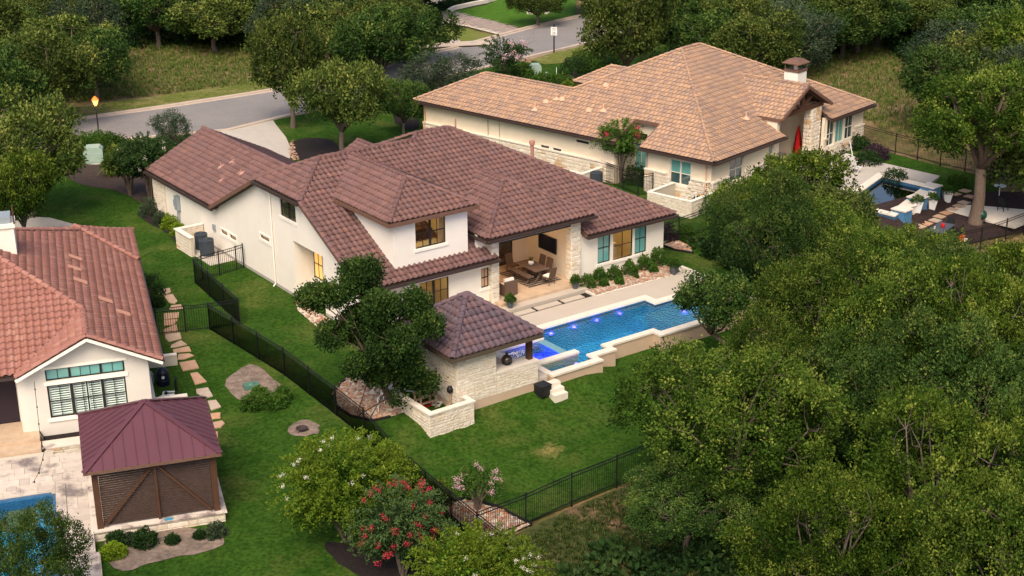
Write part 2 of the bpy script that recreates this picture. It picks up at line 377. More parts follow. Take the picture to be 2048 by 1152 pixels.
# ---------------------------------------------------------------- roofs of single tiles
def s_tile(wd=.305, ex=.37):
    xs = np.array([0, .035, .085, .135, .18, .215, wd]); zz = np.where(xs < .216, .092 * np.sin(np.pi * np.clip(xs / .216, 0, 1)), 0)
    a = np.c_[xs, np.full(7, -.02), zz + .072]; b = np.c_[xs, np.full(7, ex + .012), zz + .012]; c = np.c_[xs, np.full(7, -.02), zz + .048]
    F = [(i, i + 1, 8 + i, 7 + i) for i in range(6)] + [(14 + i, 15 + i, i + 1, i) for i in range(6)]
    return np.vstack([a, b, c]), np.array(F), wd, ex
def f_tile(wd=.33, ex=.40):
    g = .006
    V = np.array([(g, -.02, .078), (wd - g, -.02, .078), (wd - g, ex + .01, .018), (g, ex + .01, .018), (g, -.02, .048), (wd - g, -.02, .048), (wd - g, ex + .01, 0), (g, ex + .01, 0)])
    F = np.array([(0, 1, 2, 3), (4, 5, 1, 0), (5, 6, 2, 1), (7, 4, 0, 3)])
    return V, F, wd, ex
class Roof:
    def __init__(s, th, roofobj, material, style, name='roof_tile', limit=300, seed=1):
        s.th, s.ro, s.m, s.name, s.limit = th, roofobj, material, name, limit
        s.V, s.F, s.w, s.ex = style(); s.full = []; s.parts = []; s.rng = np.random.default_rng(seed); s.stag = style is f_tile
        s.caps_n = 0; s.capmesh = None
    def face(s, poly, anchor=None, hidden=False, lift=0.0):
        P = [np.array(p, float) for p in poly]; e = P[1] - P[0]; e /= np.linalg.norm(e)
        n = np.cross(e, P[2] - P[0]); n /= np.linalg.norm(n); sl = np.cross(n, e)
        A = np.array(anchor if anchor is not None else P[0], float) + n * lift
        Q = np.array([((p - A) @ e, (p - A) @ sl) for p in P])
        if Q[0][1] < .02: Q = np.array([(x, y - .05) if y < .02 else (x, y) for x, y in Q])
        edges = []
        for i in range(len(Q)):
            a, b = Q[i], Q[(i + 1) % len(Q)]; d = (b - a) / (np.linalg.norm(b - a) + 1e-9); edges.append((a, np.array([-d[1], d[0]])))
        i0, i1 = int(math.floor(Q[:, 0].min() / s.w)) - 1, int(math.ceil(Q[:, 0].max() / s.w)) + 1
        j0, j1 = int(math.floor(Q[:, 1].min() / s.ex)) - 1, int(math.ceil(Q[:, 1].max() / s.ex)) + 1
        pv = []; pf = []; pt = []
        o = np.array(s.th.off)
        for j in range(max(j0, 0) if Q[0][1] < .02 else j0, j1 + 1):
            for i in range(i0, i1 + 1):
                x = i * s.w + (s.w / 2 if s.stag and j % 2 else 0); y = j * s.ex
                cs = [(x, y - .02), (x + s.w, y - .02), (x + s.w, y + s.ex), (x, y + s.ex)]
                dd = [[(np.array(c) - a) @ nn for c in cs] for a, nn in edges]
                if any(max(d) <= 0.01 for d in dd): continue
                jz = s.rng.normal(0, .003); origin = A + e * x + sl * y + n * jz
                if all(min(d) >= -.004 for d in dd) and not hidden:
                    M = np.eye(4); M[:3, 0] = e; M[:3, 1] = sl; M[:3, 2] = n; M[:3, 3] = origin - o
                    s.full.append((M, origin))
                else:
                    k = len(pv) * len(s.V); pv.append(origin + s.V[:, :1] * e + s.V[:, 1:2] * sl + s.V[:, 2:] * n); pf.append(s.F + k); pt.append(s.rng.random())
        if pv:
            V = np.vstack(pv) - o; F = np.vstack(pf); T = np.repeat(pt, len(s.F))
            me = fast_mesh('t', V, F, s.m, T); bm = bmesh.new(); bm.from_mesh(me); bpy.data.meshes.remove(me)
            for a, nn in edges:
                c3 = A + e * a[0] + sl * a[1] - o; n3 = e * nn[0] + sl * nn[1]
                bmesh.ops.bisect_plane(bm, geom=bm.verts[:] + bm.edges[:] + bm.faces[:], plane_co=c3, plane_no=-n3, clear_outer=True)
            bmesh.ops.triangulate(bm, faces=bm.faces[:])
            lay = bm.faces.layers.float['tone']; bm.verts.index_update()
            V = np.array([v.co[:] for v in bm.verts]); F = np.array([[v.index for v in f.verts] for f in bm.faces]); T = np.array([f[lay] for f in bm.faces]); bm.free()
            if len(F): s.parts.append((V, F, T))
    def caps(s, a, b, r=.135, step=.40, name='ridge_tile'):
        a, b = np.array(a, float), np.array(b, float)
        if a[2] > b[2]: a, b = b, a
        d = b - a; L = np.linalg.norm(d); d /= L; x = np.cross(d, (0, 0, 1.)); x /= np.linalg.norm(x); z = np.cross(x, d)
        if s.capmesh is None:
            mb = MB(); n = 6; V = []
            for yy, rr, zz in ((-.03, r, .03), (step + .02, r * .86, .0), (-.03, r * .8, .015)):
                V += [(rr * math.cos(math.pi * k / n) * 1.0, yy, rr * math.sin(math.pi * k / n) * .85 + zz) for k in range(n + 1)]
            m = n + 1
            mb.add(V, [(k, k + 1, m + k + 1, m + k) for k in range(n)] + [(2 * m + k, 2 * m + k + 1, k + 1, k) for k in range(n)])
            s.capmesh = mb.mesh(name, s.m, tone=True, fixn=False)
        k = max(1, int(round(L / step)))
        for i in range(k):
            M = Matrix.Identity(4); sc_ = L / k / step; o = a + d * (L * i / k) - np.array(s.th.off)
            for q in range(3):
                M[q][0] = x[q]; M[q][1] = d[q] * sc_; M[q][2] = z[q]; M[q][3] = o[q]
            ob = bpy.data.objects.new(name, s.capmesh); COL.objects.link(ob); ob.parent = s.ro; ob.matrix_local = M
    def flush(s, prefer=None):
        c, sn = math.cos(s.th.yaw), math.sin(s.th.yaw)
        def dist(o):
            wx = o[0] * c - o[1] * sn; wy = o[0] * sn + o[1] * c; px, py = pr((wx, wy, o[2]))
            pen = 0 if (-20 < px < 2068 and -20 < py < 1170) else 500
            return math.hypot(wx, wy) + pen + (0 if prefer is None or prefer(o) else 200)
        s.full.sort(key=lambda t: dist(t[1]))
        me = fast_mesh(s.name, s.V, s.F, s.m, np.zeros(len(s.F)))
        for M, o in s.full[:s.limit]:
            ob = bpy.data.objects.new(s.name, me); COL.objects.link(ob); ob.parent = s.ro; ob.matrix_local = Matrix([list(r) for r in M])
        rest = s.full[s.limit:]
        Vs, Fs, Ts = [], [], []; k = 0
        tri = np.vstack([s.F[:, [0, 1, 2]], s.F[:, [0, 2, 3]]])
        for M, o in rest:
            Vs.append(s.V @ M[:3, :3].T + M[:3, 3]); Fs.append(tri + k); Ts.append(np.full(len(tri), s.rng.random())); k += len(s.V)
        for V, F, T in s.parts: Vs.append(V); Fs.append(F + k); Ts.append(T); k += len(V)
        if Vs: link('tile_field', fast_mesh('tile_field', np.vstack(Vs), np.vstack(Fs), s.m, np.concatenate(Ts)), s.ro, kind='stuff')
def decks(polys, t=.14, drop=.015):
    mb = MB()
    for P in polys:
        P = [np.array(p, float) for p in P]; n = np.cross(P[1] - P[0], P[2] - P[0]); n /= np.linalg.norm(n)
        mb.slab([p - n * drop for p in P], -n * t)
    return mb

# ---------------------------------------------------------------- stone walls of single blocks
_rs = np.random.default_rng(5)
def _block():
    V = []; xs = [0, .06, .5, .94, 1]; zs = [0, .12, .88, 1]
    for z in zs:
        for x in xs:
            e = (x in (0, 1)) or (z in (0, 1)); V.append((x, (.55 if e else .85 + _rs.random() * .3), z))
    F = [(j * 5 + i, j * 5 + i + 1, j * 5 + i + 6, j * 5 + i + 5) for j in range(3) for i in range(4)]
    b = len(V); V += [(0, -.2, 0), (1, -.2, 0), (1, -.2, 1), (0, -.2, 1)]
    F += [(b, b + 1, 4, 0), (b + 1, b + 2, 19, 4), (b + 2, b + 3, 15, 19), (b + 3, b, 0, 15)]
    return np.array(V, float), F
BLK = [_block() for _ in range(5)]
BLKM = {}
def blkmesh(material):
    if material.name not in BLKM:
        out = []
        for V, F in BLK:
            me = bpy.data.meshes.new('stone_block'); me.from_pydata([tuple(v) for v in V], [], F)
            a = me.attributes.new('tone', 'FLOAT', 'FACE'); a.data.foreach_set('value', [0.0] * len(F)); me.materials.append(material); out.append(me)
        BLKM[material.name] = out
    return BLKM[material.name]
def stone_face(th, o, h, n, x0, x1, z0, z1, ch=(.13, .22), ln=(.22, .62), dep=.035, cut=None, seed=0):
    """o,h,n in the frame of th; cut(x, z) -> True where no stone"""
    rg = random.Random(seed * 7 + int(abs(x0 * 10 + z0 * 100 + o[0] * 3 + o[1]))); o = np.array(o, float) - np.array(th.off); h = np.array(h, float); n = np.array(n, float)
    z = z0
    while z < z1 - .03:
        hh = rg.uniform(*ch)
        if z + hh > z1 - .07: hh = z1 - z
        x = x0
        while x < x1 - .02:
            L = rg.uniform(*ln) * (1.2 if rg.random() < .2 else 1)
            if x + L > x1 - .12: L = x1 - x
            if not (cut and cut(x + L / 2, z + hh / 2)):
                g = .008; th.stones.append((o + h * (x + g) + np.array([0, 0, z + g]), h * (L - 2 * g), n * dep, hh - 2 * g, rg.randrange(5), rg.random()))
            x += L
        z += hh
def flush_stones(th, material, limit=300, parent=None, big=True):
    c, sn = math.cos(th.yaw), math.sin(th.yaw); bx, by, bz = th.loc
    def key(t):
        p = t[0]; return -np.linalg.norm(t[1]) * t[3] / max(20, math.hypot(bx + p[0] * c - p[1] * sn, by + p[0] * sn + p[1] * c)) ** 2
    th.stones.sort(key=key); ms = blkmesh(material); par = parent or th.o
    for p, h, n, hh, k, r in th.stones[:limit]:
        ob = bpy.data.objects.new('stone_block', ms[k]); COL.objects.link(ob); ob.parent = par
        ob.matrix_local = Matrix(((h[0], n[0], 0, p[0]), (h[1], n[1], 0, p[1]), (0, 0, hh, p[2]), (0, 0, 0, 1)))
    rest = th.stones[limit:]
    if rest:
        V = []; F = []; T = []; q = 0
        for p, h, n, hh, k, r in rest:
            B, f = BLK[k]; V.append(p + B[:, :1] * h + B[:, 1:2] * n + B[:, 2:] * np.array([0, 0, hh])); F.append(np.array(f) + q); T += [r] * len(f); q += len(B)
        link('stonework', fast_mesh('stonework', np.vstack(V), np.vstack(F), material, T), par, kind='stuff')
    th.stones = []

# ---------------------------------------------------------------- walls and windows
def wall(mb, o, h, n, x0, x1, z0, z1, t, holes=()):
    xs = sorted({x0, x1, *[min(max(q, x0), x1) for a in holes for q in a[:2]]}); zs = sorted({z0, z1, *[min(max(q, z0), z1) for a in holes for q in a[2:4]]})
    for i in range(len(xs) - 1):
        run = None
        for j in range(len(zs) - 1):
            cx, cz = (xs[i] + xs[i + 1]) / 2, (zs[j] + zs[j + 1]) / 2
            inh = any(a[0] < cx < a[1] and a[2] < cz < a[3] for a in holes)
            if not inh: run = (run[0], zs[j + 1]) if run else (zs[j], zs[j + 1])
            if (inh or j == len(zs) - 2) and run:
                mb.obox(o, h, n, xs[i], xs[i + 1], -t, 0, run[0], run[1]); run = None
def window(th, o, h, n, x0, x1, z0, z1, cols=2, rows=(.5,), glass=None, frame=None, sill=True, trim=None, fw=.05, inset=.07, mull=(), glass2=None, surround=False, sash=True):
    glass = glass or M_glass; frame = frame or M_dark; trim = trim or M_trim
    mb = MB(); y0, y1 = -inset - .05, -inset + .02
    for a in ((x0, x1, z0, z0 + fw), (x0, x1, z1 - fw, z1)): mb.obox(o, h, n, a[0], a[1], y0, y1, a[2], a[3])
    for a in ((x0, x0 + fw), (x1 - fw, x1)): mb.obox(o, h, n, a[0], a[1], y0, y1, z0 + fw, z1 - fw)
    for m_ in mull: mb.obox(o, h, n, x0 + (x1 - x0) * m_ - .05, x0 + (x1 - x0) * m_ + .05, y0, y1 + .01, z0 + fw, z1 - fw)
    wobj = th.part('window', mb, frame)
    xs = [x0 + fw + (x1 - x0 - 2 * fw) * i / cols for i in range(cols + 1)]
    zs = [z0 + fw] + [z0 + (z1 - z0) * r for r in rows] + [z1 - fw]
    mm = MB()
    for x in xs[1:-1]: mm.obox(o, h, n, x - .012, x + .012, y0 + .01, y1 - .012, z0 + fw, z1 - fw)
    for k, z in enumerate(zs[1:-1]):
        r = .024 if sash and k == 0 else .012
        mm.obox(o, h, n, x0 + fw, x1 - fw, y0 + .012, y1 - .010, z - r, z + r)
    if mm.v: th.part('muntin', mm, frame, wobj)
    for i in range(cols):
        for j in range(len(zs) - 1):
            mb = MB(); mb.obox(o, h, n, xs[i] + .001, xs[i + 1] - .001, y0 + .02, y0 + .03, zs[j] + .001, zs[j + 1] - .001)
            th.part('pane', mb, (glass2 if glass2 and j == 0 else glass), wobj)
    if sill:
        mb = MB(); mb.obox(o, h, n, x0 - .10, x1 + .10, .002, .05, z0 - .16, z0 - .004); th.part('sill', mb, trim, wobj)
    if surround:
        mb = MB()
        for a in ((x0 - .1, x0 - .003, z0, z1 + .1), (x1 + .003, x1 + .1, z0, z1 + .1), (x0 - .003, x1 + .003, z1 + .003, z1 + .1)): mb.obox(o, h, n, a[0], a[1], .002, .035, a[2], a[3])
        th.part('window_trim', mb, trim, wobj)
    return wobj
def room(th, o, h, n, x0, x1, z0, z1, dep=2.6, m=None, y=-.22):
    mb = MB(); t = .04
    mb.obox(o, h, n, x0, x1, y - dep - t, y - dep, z0, z1)
    mb.obox(o, h, n, x0 - t, x0, y - dep - t, y, z0, z1); mb.obox(o, h, n, x1, x1 + t, y - dep - t, y, z0, z1)
    mb.obox(o, h, n, x0 - t, x1 + t, y - dep - t, y, z0 - t, z0); mb.obox(o, h, n, x0 - t, x1 + t, y - dep - t, y, z1, z1 + t)
    return th.part('room_shell', mb, m or M_room)
def glow(th, P, e, r=.15, col=(1, .72, .38), name='room_light'):
    L = bpy.data.lights.new(name, 'POINT'); L.energy = e; L.color = col; L.shadow_soft_size = r
    ob = bpy.data.objects.new(name, L); COL.objects.link(ob); ob.parent = th.o; ob.location = tuple(np.array(P, float) - np.array(th.off)); return ob

# ---------------------------------------------------------------- foliage
def leaf_quads(rng, C, N, per, spread, L, wd, up=.25, rnd=.8, tone=None, tj=.075):
    """C centres, N outward normals -> rhombic leaves"""
    k = len(C) * per; c = np.repeat(C, per, 0) + rng.normal(0, spread, (k, 3)); n = np.repeat(N, per, 0)
    d = n * .6 + rng.normal(0, rnd, (k, 3)) + np.array([0, 0, up]); d /= np.linalg.norm(d, axis=1)[:, None] + 1e-9
    q = rng.normal(0, 1, (k, 3)) + n * .2; s = np.cross(d, q); s /= np.linalg.norm(s, axis=1)[:, None] + 1e-9
    l = (L * rng.uniform(.6, 1.25, k))[:, None]; w_ = (wd * rng.uniform(.7, 1.2, k))[:, None]
    V = np.stack([c, c + d * l * .5 + s * w_, c + d * l, c + d * l * .5 - s * w_], 1).reshape(-1, 3)
    F = np.arange(k * 4).reshape(k, 4)
    t = (np.repeat(tone, per) if tone is not None else np.full(k, .5)) + rng.normal(0, tj, k)
    return V, F, np.clip(t, 0, 1)
def lobes_for(rng, R, H, n, rmin=.22, rmax=.40, low=-.35, flat=.85):
    out = [(np.array([0, 0, H * .05]), R * .50)]
    for i in range(n):
        a = 2.39996 * i + rng.uniform(-.4, .4); z = rng.uniform(low, .95); q = math.sqrt(max(0, 1 - z * z))
        f = rng.uniform(.45, .84); r = R * rng.uniform(rmin, rmax) * (1.1 - .4 * (f - .45))
        out.append((np.array([q * math.cos(a) * R * f, q * math.sin(a) * R * f, z * H * f * .9]), r))
    return out
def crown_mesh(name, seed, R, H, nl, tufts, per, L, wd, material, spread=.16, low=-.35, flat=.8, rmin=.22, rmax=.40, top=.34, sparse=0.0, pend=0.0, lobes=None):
    rng = np.random.default_rng(seed); lb = lobes or lobes_for(rng, R, H, int(nl * 1.45), rmin, rmax, low)
    tot = sum(r * r for _, r in lb); C = []; N = []; T = []
    for li, (c, r) in enumerate(lb):
        k = int(tufts * r * r / tot * 1.95); d = rng.normal(0, 1, (k, 3)); d /= np.linalg.norm(d, axis=1)[:, None]
        bump = 1 + .16 * np.sin(d[:, 0] * 5 + li) * np.sin(d[:, 1] * 6 + li * 2) + rng.normal(0, .07, k)
        rad = r * bump * np.where(rng.random(k) < .22, rng.uniform(.45, .9, k), 1.0) * np.where(rng.random(k) < .06, 1.22, 1)
        p = c + d * rad[:, None] * np.array([1, 1, flat])
        keep = np.ones(k, bool)
        for lj, (c2, r2) in enumerate(lb):
            if lj != li: keep &= np.linalg.norm((p - c2) / np.array([1, 1, flat]), axis=1) > r2 * .80
        ph = rng.uniform(0, 6.28, 3); q_ = p * (2.6 / max(1.0, R * .3)); keep &= (np.sin(q_[:, 0] + ph[0]) * np.sin(q_[:, 1] + ph[1]) + np.sin(q_[:, 2] * 1.3 + ph[2]) * np.sin(q_[:, 0] * 1.4 - q_[:, 1]) * .6 + rng.normal(0, .14, k)) > (-.42 if lobes else -.17)
        if sparse: keep &= rng.random(k) > sparse
        keep &= p[:, 2] > low * H * 1.15
        tl = rng.uniform(-.17, .17)
        C.append(p[keep]); N.append(d[keep]); T.append((.34 + tl + top * d[keep, 2] * .62 + rng.normal(0, .15, keep.sum()) + np.where(rng.random(keep.sum()) < .10, .25, 0)))  # tufts facing up lighter, down darker: top light painted into tone, with new growth
    C = np.vstack(C); N = np.vstack(N); T = np.concatenate(T)
    if pend: N = N * np.array([1, 1, .3]) + np.array([0, 0, -pend])
    V, F, t = leaf_quads(rng, C, N, per, spread, L, wd, tone=T)
    me = fast_mesh(name, V, F, material, t)
    return me, lb
def trunk_mesh(name, seed, lb, base, r0, material, fork=.45, lean=(0, 0), twigs=0, thin=1.0, nlimb=12):
    """base = z of the root below the crown centre (negative)"""
    rng = np.random.default_rng(seed); mb = MB(); b = np.array([lean[0], lean[1], base]); f = np.array([0, 0, base * (1 - fork)])
    m = (b + f) / 2 + np.array([rng.normal(0, .12), rng.normal(0, .12), 0])
    mb.tube([b - np.array([0, 0, .3]), b + np.array([0, 0, .15]), m, f], [r0 * 1.5, r0 * 1.1, r0 * .85, r0 * .75], 9)
    for c, r in lb[:nlimb + 1]:
        e = c + np.array([0, 0, r * .1]); q = f + (e - f) * .5 + rng.normal(0, .25, 3) + np.array([0, 0, .25])
        mb.tube([f - np.array([0, 0, .1]), f + (q - f) * .45 + rng.normal(0, .1, 3), q, e], [r0 * .5 * thin, r0 * .4 * thin, r0 * .3 * thin, r0 * .14 * thin], 6)
        for _ in range(3):
            d = rng.normal(0, 1, 3); d[2] = abs(d[2]) * .6; d /= np.linalg.norm(d); e2 = e + d * r * .92
            mb.tube([e, (e + e2) / 2 + rng.normal(0, .1 * r, 3), e2], [r0 * .13, r0 * .08, r0 * .03], 4)
    for _ in range(twigs):
        c, r = lb[rng.integers(len(lb))]; d = rng.normal(0, 1, 3); d[2] = abs(d[2]) * .8 + .15; d /= np.linalg.norm(d)
        a = c + d * r * .8; p = [a]; dd = d + rng.normal(0, .5, 3)
        for _ in range(3): dd = dd + rng.normal(0, .6, 3); p.append(p[-1] + dd / np.linalg.norm(dd) * r * .16)
        mb.tube(p, [.022, .017, .012, .006], 4)
        mb.tube([p[1], p[1] + rng.normal(0, .22, 3), p[1] + rng.normal(0, .35, 3)], [.014, .009, .005], 3)
    return mb.mesh(name, material, smooth=True)
def tree_thing(kind, label, cat, loc, rz, sc_, crown, trunk, zc, group=None, flowers=None):
    """zc = height of the crown centre above the root"""
    t = Th(kind, label, cat, loc, rz, group); t.o.scale = (sc_,) * 3 if not hasattr(sc_, '__len__') else sc_
    link('trunk', trunk, t.o, (0, 0, zc)); link('crown', crown, t.o, (0, 0, zc))
    if flowers: link('blossom', flowers, t.o, (0, 0, zc))
    return t
def shrub_mesh(name, seed, R, H, tufts, per, L, wd, material, fill=.5, rnd=.8, up=.35, nob=.18):
    rng = np.random.default_rng(seed); d = rng.normal(0, 1, (tufts, 3)); d /= np.linalg.norm(d, axis=1)[:, None]; d[:, 2] = np.abs(d[:, 2]) * 1.0 - .15
    rad = 1 + nob * np.sin(d[:, 0] * 6 + seed) * np.sin(d[:, 1] * 5) + rng.normal(0, .06, tufts); rad = np.where(rng.random(tufts) < .25, rad * rng.uniform(fill, 1, tufts), rad)
    C = d * rad[:, None] * np.array([R, R, H * .95]); C[:, 2] = np.maximum(C[:, 2] + H * .12, .03)
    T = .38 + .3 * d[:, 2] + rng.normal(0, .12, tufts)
    V, F, t = leaf_quads(rng, C, d, per, min(R, H) * .09, L, wd, up, rnd, T); return fast_mesh(name, V, F, material, t)
def blade_mesh(name, seed, n, R, H, material, w_=.012, arch=.5, base=.1, tone=.5):
    """arching blades of a grass clump"""
    rng = np.random.default_rng(seed); a = rng.uniform(0, 2 * np.pi, n); h = H * rng.uniform(.6, 1, n); l = R * rng.uniform(.3, 1, n)
    b = np.c_[np.cos(a), np.sin(a), np.zeros(n)]; s = np.c_[-np.sin(a), np.cos(a), np.zeros(n)] * w_
    p0 = b * base * rng.random((n, 1)); p1 = p0 + b * (l * .35)[:, None] + np.c_[np.zeros(n), np.zeros(n), h * .8]; p2 = p0 + b * l[:, None] + np.c_[np.zeros(n), np.zeros(n), h * (1 - arch * rng.random(n))]
    V = np.stack([p0 - s, p0 + s, p1 + s * .8, p1 - s * .8, p2 + s * .2, p2 - s * .2], 1).reshape(-1, 3); i = np.arange(n)[:, None] * 6
    F = np.vstack([i + [0, 1, 2, 3], i + [3, 2, 4, 5]]); t = np.clip(tone + rng.normal(0, .2, n), 0, 1)
    return fast_mesh(name, V, F, material, np.r_[t, t])
def bloom_mesh(name, seed, pts, r, n, material, sz=.035):
    rng = np.random.default_rng(seed); C = np.array(pts); k = len(C)
    V, F, t = leaf_quads(rng, C, np.tile([0, 0, 1.], (k, 1)), n, r, sz * 1.6, sz * .6, .3, 1.0); return fast_mesh(name, V, F, material, t)
def chaikin(P, it=2, jit=0.0, seed=1):
    P = [np.array(p[:2], float) for p in P]; rg = np.random.default_rng(seed)
    for _ in range(it): P = [q for i in range(len(P)) for q in (P[i] * .75 + P[(i + 1) % len(P)] * .25, P[i] * .25 + P[(i + 1) % len(P)] * .75)]
    return [p + rg.normal(0, jit, 2) for p in P] if jit else P
def patch(name, pts, dz, material, step=.6, kind='structure', cut=(), **kw):
    """sheet laid over the terrain inside a plan outline"""
    P = [Vector((float(p[0]), float(p[1]))) for p in pts]; n = len(P); bd = []
    for i in range(n):
        a, b = P[i], P[(i + 1) % n]; k = max(1, int((b - a).length / step)); bd += [a + (b - a) * (j / k) for j in range(k)]
    xs = [p.x for p in bd]; ys = [p.y for p in bd]; A = np.array([(p.x, p.y) for p in bd]); B = np.roll(A, -1, 0)
    gx, gy = np.meshgrid(np.arange(min(xs), max(xs), step), np.arange(min(ys), max(ys), step)); g = np.c_[gx.ravel(), gy.ravel()]
    ins = np.zeros(len(g), bool); dmin = np.full(len(g), 1e9)
    for a, b in zip(A, B):
        c = (a[1] > g[:, 1]) != (b[1] > g[:, 1]); t = (g[:, 1] - a[1]) / ((b[1] - a[1]) if abs(b[1] - a[1]) > 1e-9 else 1e-9); ins ^= c & (g[:, 0] < a[0] + t * (b[0] - a[0]))
        dmin = np.minimum(dmin, np.hypot(g[:, 0] - a[0], g[:, 1] - a[1]))
    g = g[ins & (dmin > step * .4)]
    ed = []; nb = len(bd); extra = []
    for C in cut:
        k0 = nb + len(extra); m_ = len(C); extra += [Vector((float(c[0]), float(c[1]))) for c in C]; ed += [(k0 + i, k0 + (i + 1) % m_) for i in range(m_)]
    vs, _e, fs, *_ = delaunay_2d_cdt(bd + extra + [Vector(p) for p in g], ed, [list(range(len(bd)))], 1, 1e-5)
    if cut:
        C2 = [[(float(c[0]), float(c[1])) for c in C] for C in cut]
        fs = [f for f in fs if not any(inside(C, sum(vs[i].x for i in f) / len(f), sum(vs[i].y for i in f) / len(f)) for C in C2)]
    me = bpy.data.meshes.new(name); me.from_pydata([(v.x, v.y, float(gz(v.x, v.y)) + dz) for v in vs], [], fs)
    bm = bmesh.new(); bm.from_mesh(me); bmesh.ops.recalc_face_normals(bm, faces=bm.faces)
    if bm.faces and sum(f.normal.z for f in bm.faces) < 0: bmesh.ops.reverse_faces(bm, faces=bm.faces)
    bm.to_mesh(me); bm.free(); me.materials.append(material); me.shade_smooth()
    return link(name, me, kind=kind, **kw)
def inside(P, x, y):
    c = False
    for i in range(len(P)):
        a, b = P[i], P[i - 1]
        if (a[1] > y) != (b[1] > y) and x < (b[0] - a[0]) * (y - a[1]) / (b[1] - a[1]) + a[0]: c = not c
    return c
def rocks(name, pts, size, dens, material, seed, lift=.03, **kw):
    """loose stones scattered inside an outline, one mesh of separate small stones"""
    rng = np.random.default_rng(seed); A = np.array([p[:2] for p in pts]); lo, hi = A.min(0), A.max(0); n = int((hi - lo).prod() * dens)
    c = rng.uniform(lo, hi, (n, 2)); c = np.array([q for q in c if inside(A, q[0], q[1])])
    o = np.array([(1, 0, 0), (0, 1, 0), (-1, 0, 0), (0, -1, 0), (.05, .05, .8), (0, 0, -.6), (.72, .70, .1), (-.72, .7, .1), (-.7, -.72, .1), (.7, -.7, .1)])
    f = np.array([(0, 6, 4), (6, 1, 4), (1, 7, 4), (7, 2, 4), (2, 8, 4), (8, 3, 4), (3, 9, 4), (9, 0, 4)]); V = []; F = []; T = []
    for i, q in enumerate(c):
        s_ = size * rng.uniform(.6, 1.35); a = rng.uniform(0, 6.28); m = o * s_ * np.array([1, rng.uniform(.6, .95), .7]) * rng.uniform(.8, 1.2, (10, 1))
        R_ = np.array([[math.cos(a), -math.sin(a), 0], [math.sin(a), math.cos(a), 0], [0, 0, 1]]); z = float(gz(q[0], q[1])) + lift + rng.uniform(0, size * .5)
        V.append(m @ R_.T + [q[0], q[1], z]); F.append(f + i * 10); T += [rng.random()] * 8
    return link(name, fast_mesh(name, np.vstack(V), np.vstack(F), material, T), kind='stuff', **kw)
RX, RY = (1, 0, 0), (0, -1, 0)      # a wall facing -v : h = +u, n = -v
LX, LY = (0, -1, 0), (-1, 0, 0)     # a wall facing -u : h = -v, n = -u
# ================================================================ MAIN HOUSE
mh = house('white_house', 'white stucco two storey house with brown barrel tile roof behind the long blue pool', 'house', 33.25, 58.7, YM)
LO = (33.25, 85.0, 0)
mb = MB()
lw = lambda v: 85.0 - v
recess = (lw(66.15), lw(62.9), -.4, 3.2)
wins = {'a': (lw(75.27), lw(74.42), 1.22, 1.48), 'b': (lw(74.12), lw(73.27), 1.22, 1.48), 'c': (lw(70.08), lw(68.95), 2.31, 2.56)}
wall(mb, LO, LX, LY, 0, lw(75.5), .12, 2.66, .2); wall(mb, LO, LX, LY, lw(75.5), lw(58.75), .12, 2.9, .2, [recess, *wins.values()])
up = (lw(67.42), lw(65.66), 4.3, 5.49)
wall(mb, LO, LX, LY, lw(69.7), lw(64.45), 2.9, 5.80, .2, [up, (lw(66.15), lw(62.9), 2.8, 3.2)])
mb.slab([(33.25, 64.45, 3.2), (33.25, 64.45, 5.72), (33.25, 62.9, 4.95), (33.25, 62.9, 3.2)], (.2, 0, 0)); mb.slab([(33.25, 62.9, 2.9), (33.25, 62.9, 4.95), (33.25, 58.8, 2.92)], (.2, 0, 0))
mb.slab([(33.25, 75.45, 2.9), (33.25, 69.7, 5.72), (33.25, 69.7, 2.9)], (.2, 0, 0))
mh.part('left_wall', mb, M_stucco)
mb = MB(); wall(mb, (33.24, 85.0, 0), LX, LY, -.02, lw(58.7), -.9, .118, .22, [(lw(66.15), lw(62.9), -.9, .118)]); mh.part('foundation', mb, M_found)
mb = MB()   # recessed porch in the left wall
mb.box(33.45, 34.5, 66.15, 66.35, -.4, 3.2); mb.box(33.45, 34.5, 62.7, 62.9, -.4, 3.2); mb.box(33.46, 34.5, 62.7, 66.35, 3.202, 3.3)
wall(mb, (34.35, 66.15, 0), LX, LY, 0, 3.25, -.4, 3.2, .2, [(.08, 1.08, .95, 2.45)])
mh.part('porch_recess_wall', mb, M_stucco)
window(mh, (34.35, 66.15, 0), LX, LY, .08, 1.08, .95, 2.45, 2, (.55,), M_blindlit, inset=.02, sill=False)
room(mh, (34.35, 66.15, 0), LX, LY, .0, 1.6, .6, 2.6, 1.6, y=-.21); glow(mh, (35.3, 65.3, 2.0), 30)
for k in 'ab':
    w_ = wins[k]; window(mh, LO, LX, LY, *w_, 1, (), M_curt, sill=True, fw=.035, surround=True)
window(mh, LO, LX, LY, *wins['c'], 1, (), M_curt, sill=True, fw=.04, surround=True)
window(mh, LO, LX, LY, *up, 2, (.5,), M_darkg, mull=(.5,), sill=True)
mb = MB(); wall(mb, (33.25, 58.72, 0), RX, RY, .0, 7.55, -.02, 2.78, .2, [(3.2, 4.97, .25, 2.25), (6.99, 7.57, 1.12, 2.2)]); mh.part('rear_wall', mb, M_stucco)
window(mh, (33.25, 58.72, 0), RX, RY, 3.2, 4.97, .25, 2.25, 4, (.33, .66), mull=(.5,), sash=False)
room(mh, (33.25, 58.72, 0), RX, RY, 2.9, 5.6, -.0, 2.6, 2.4); glow(mh, (37.6, 60.0, 2.1), 14)
window(mh, (33.25, 58.72, 0), RX, RY, 6.99, 7.49, 1.12, 2.2, 2, (.5,), M_curt)
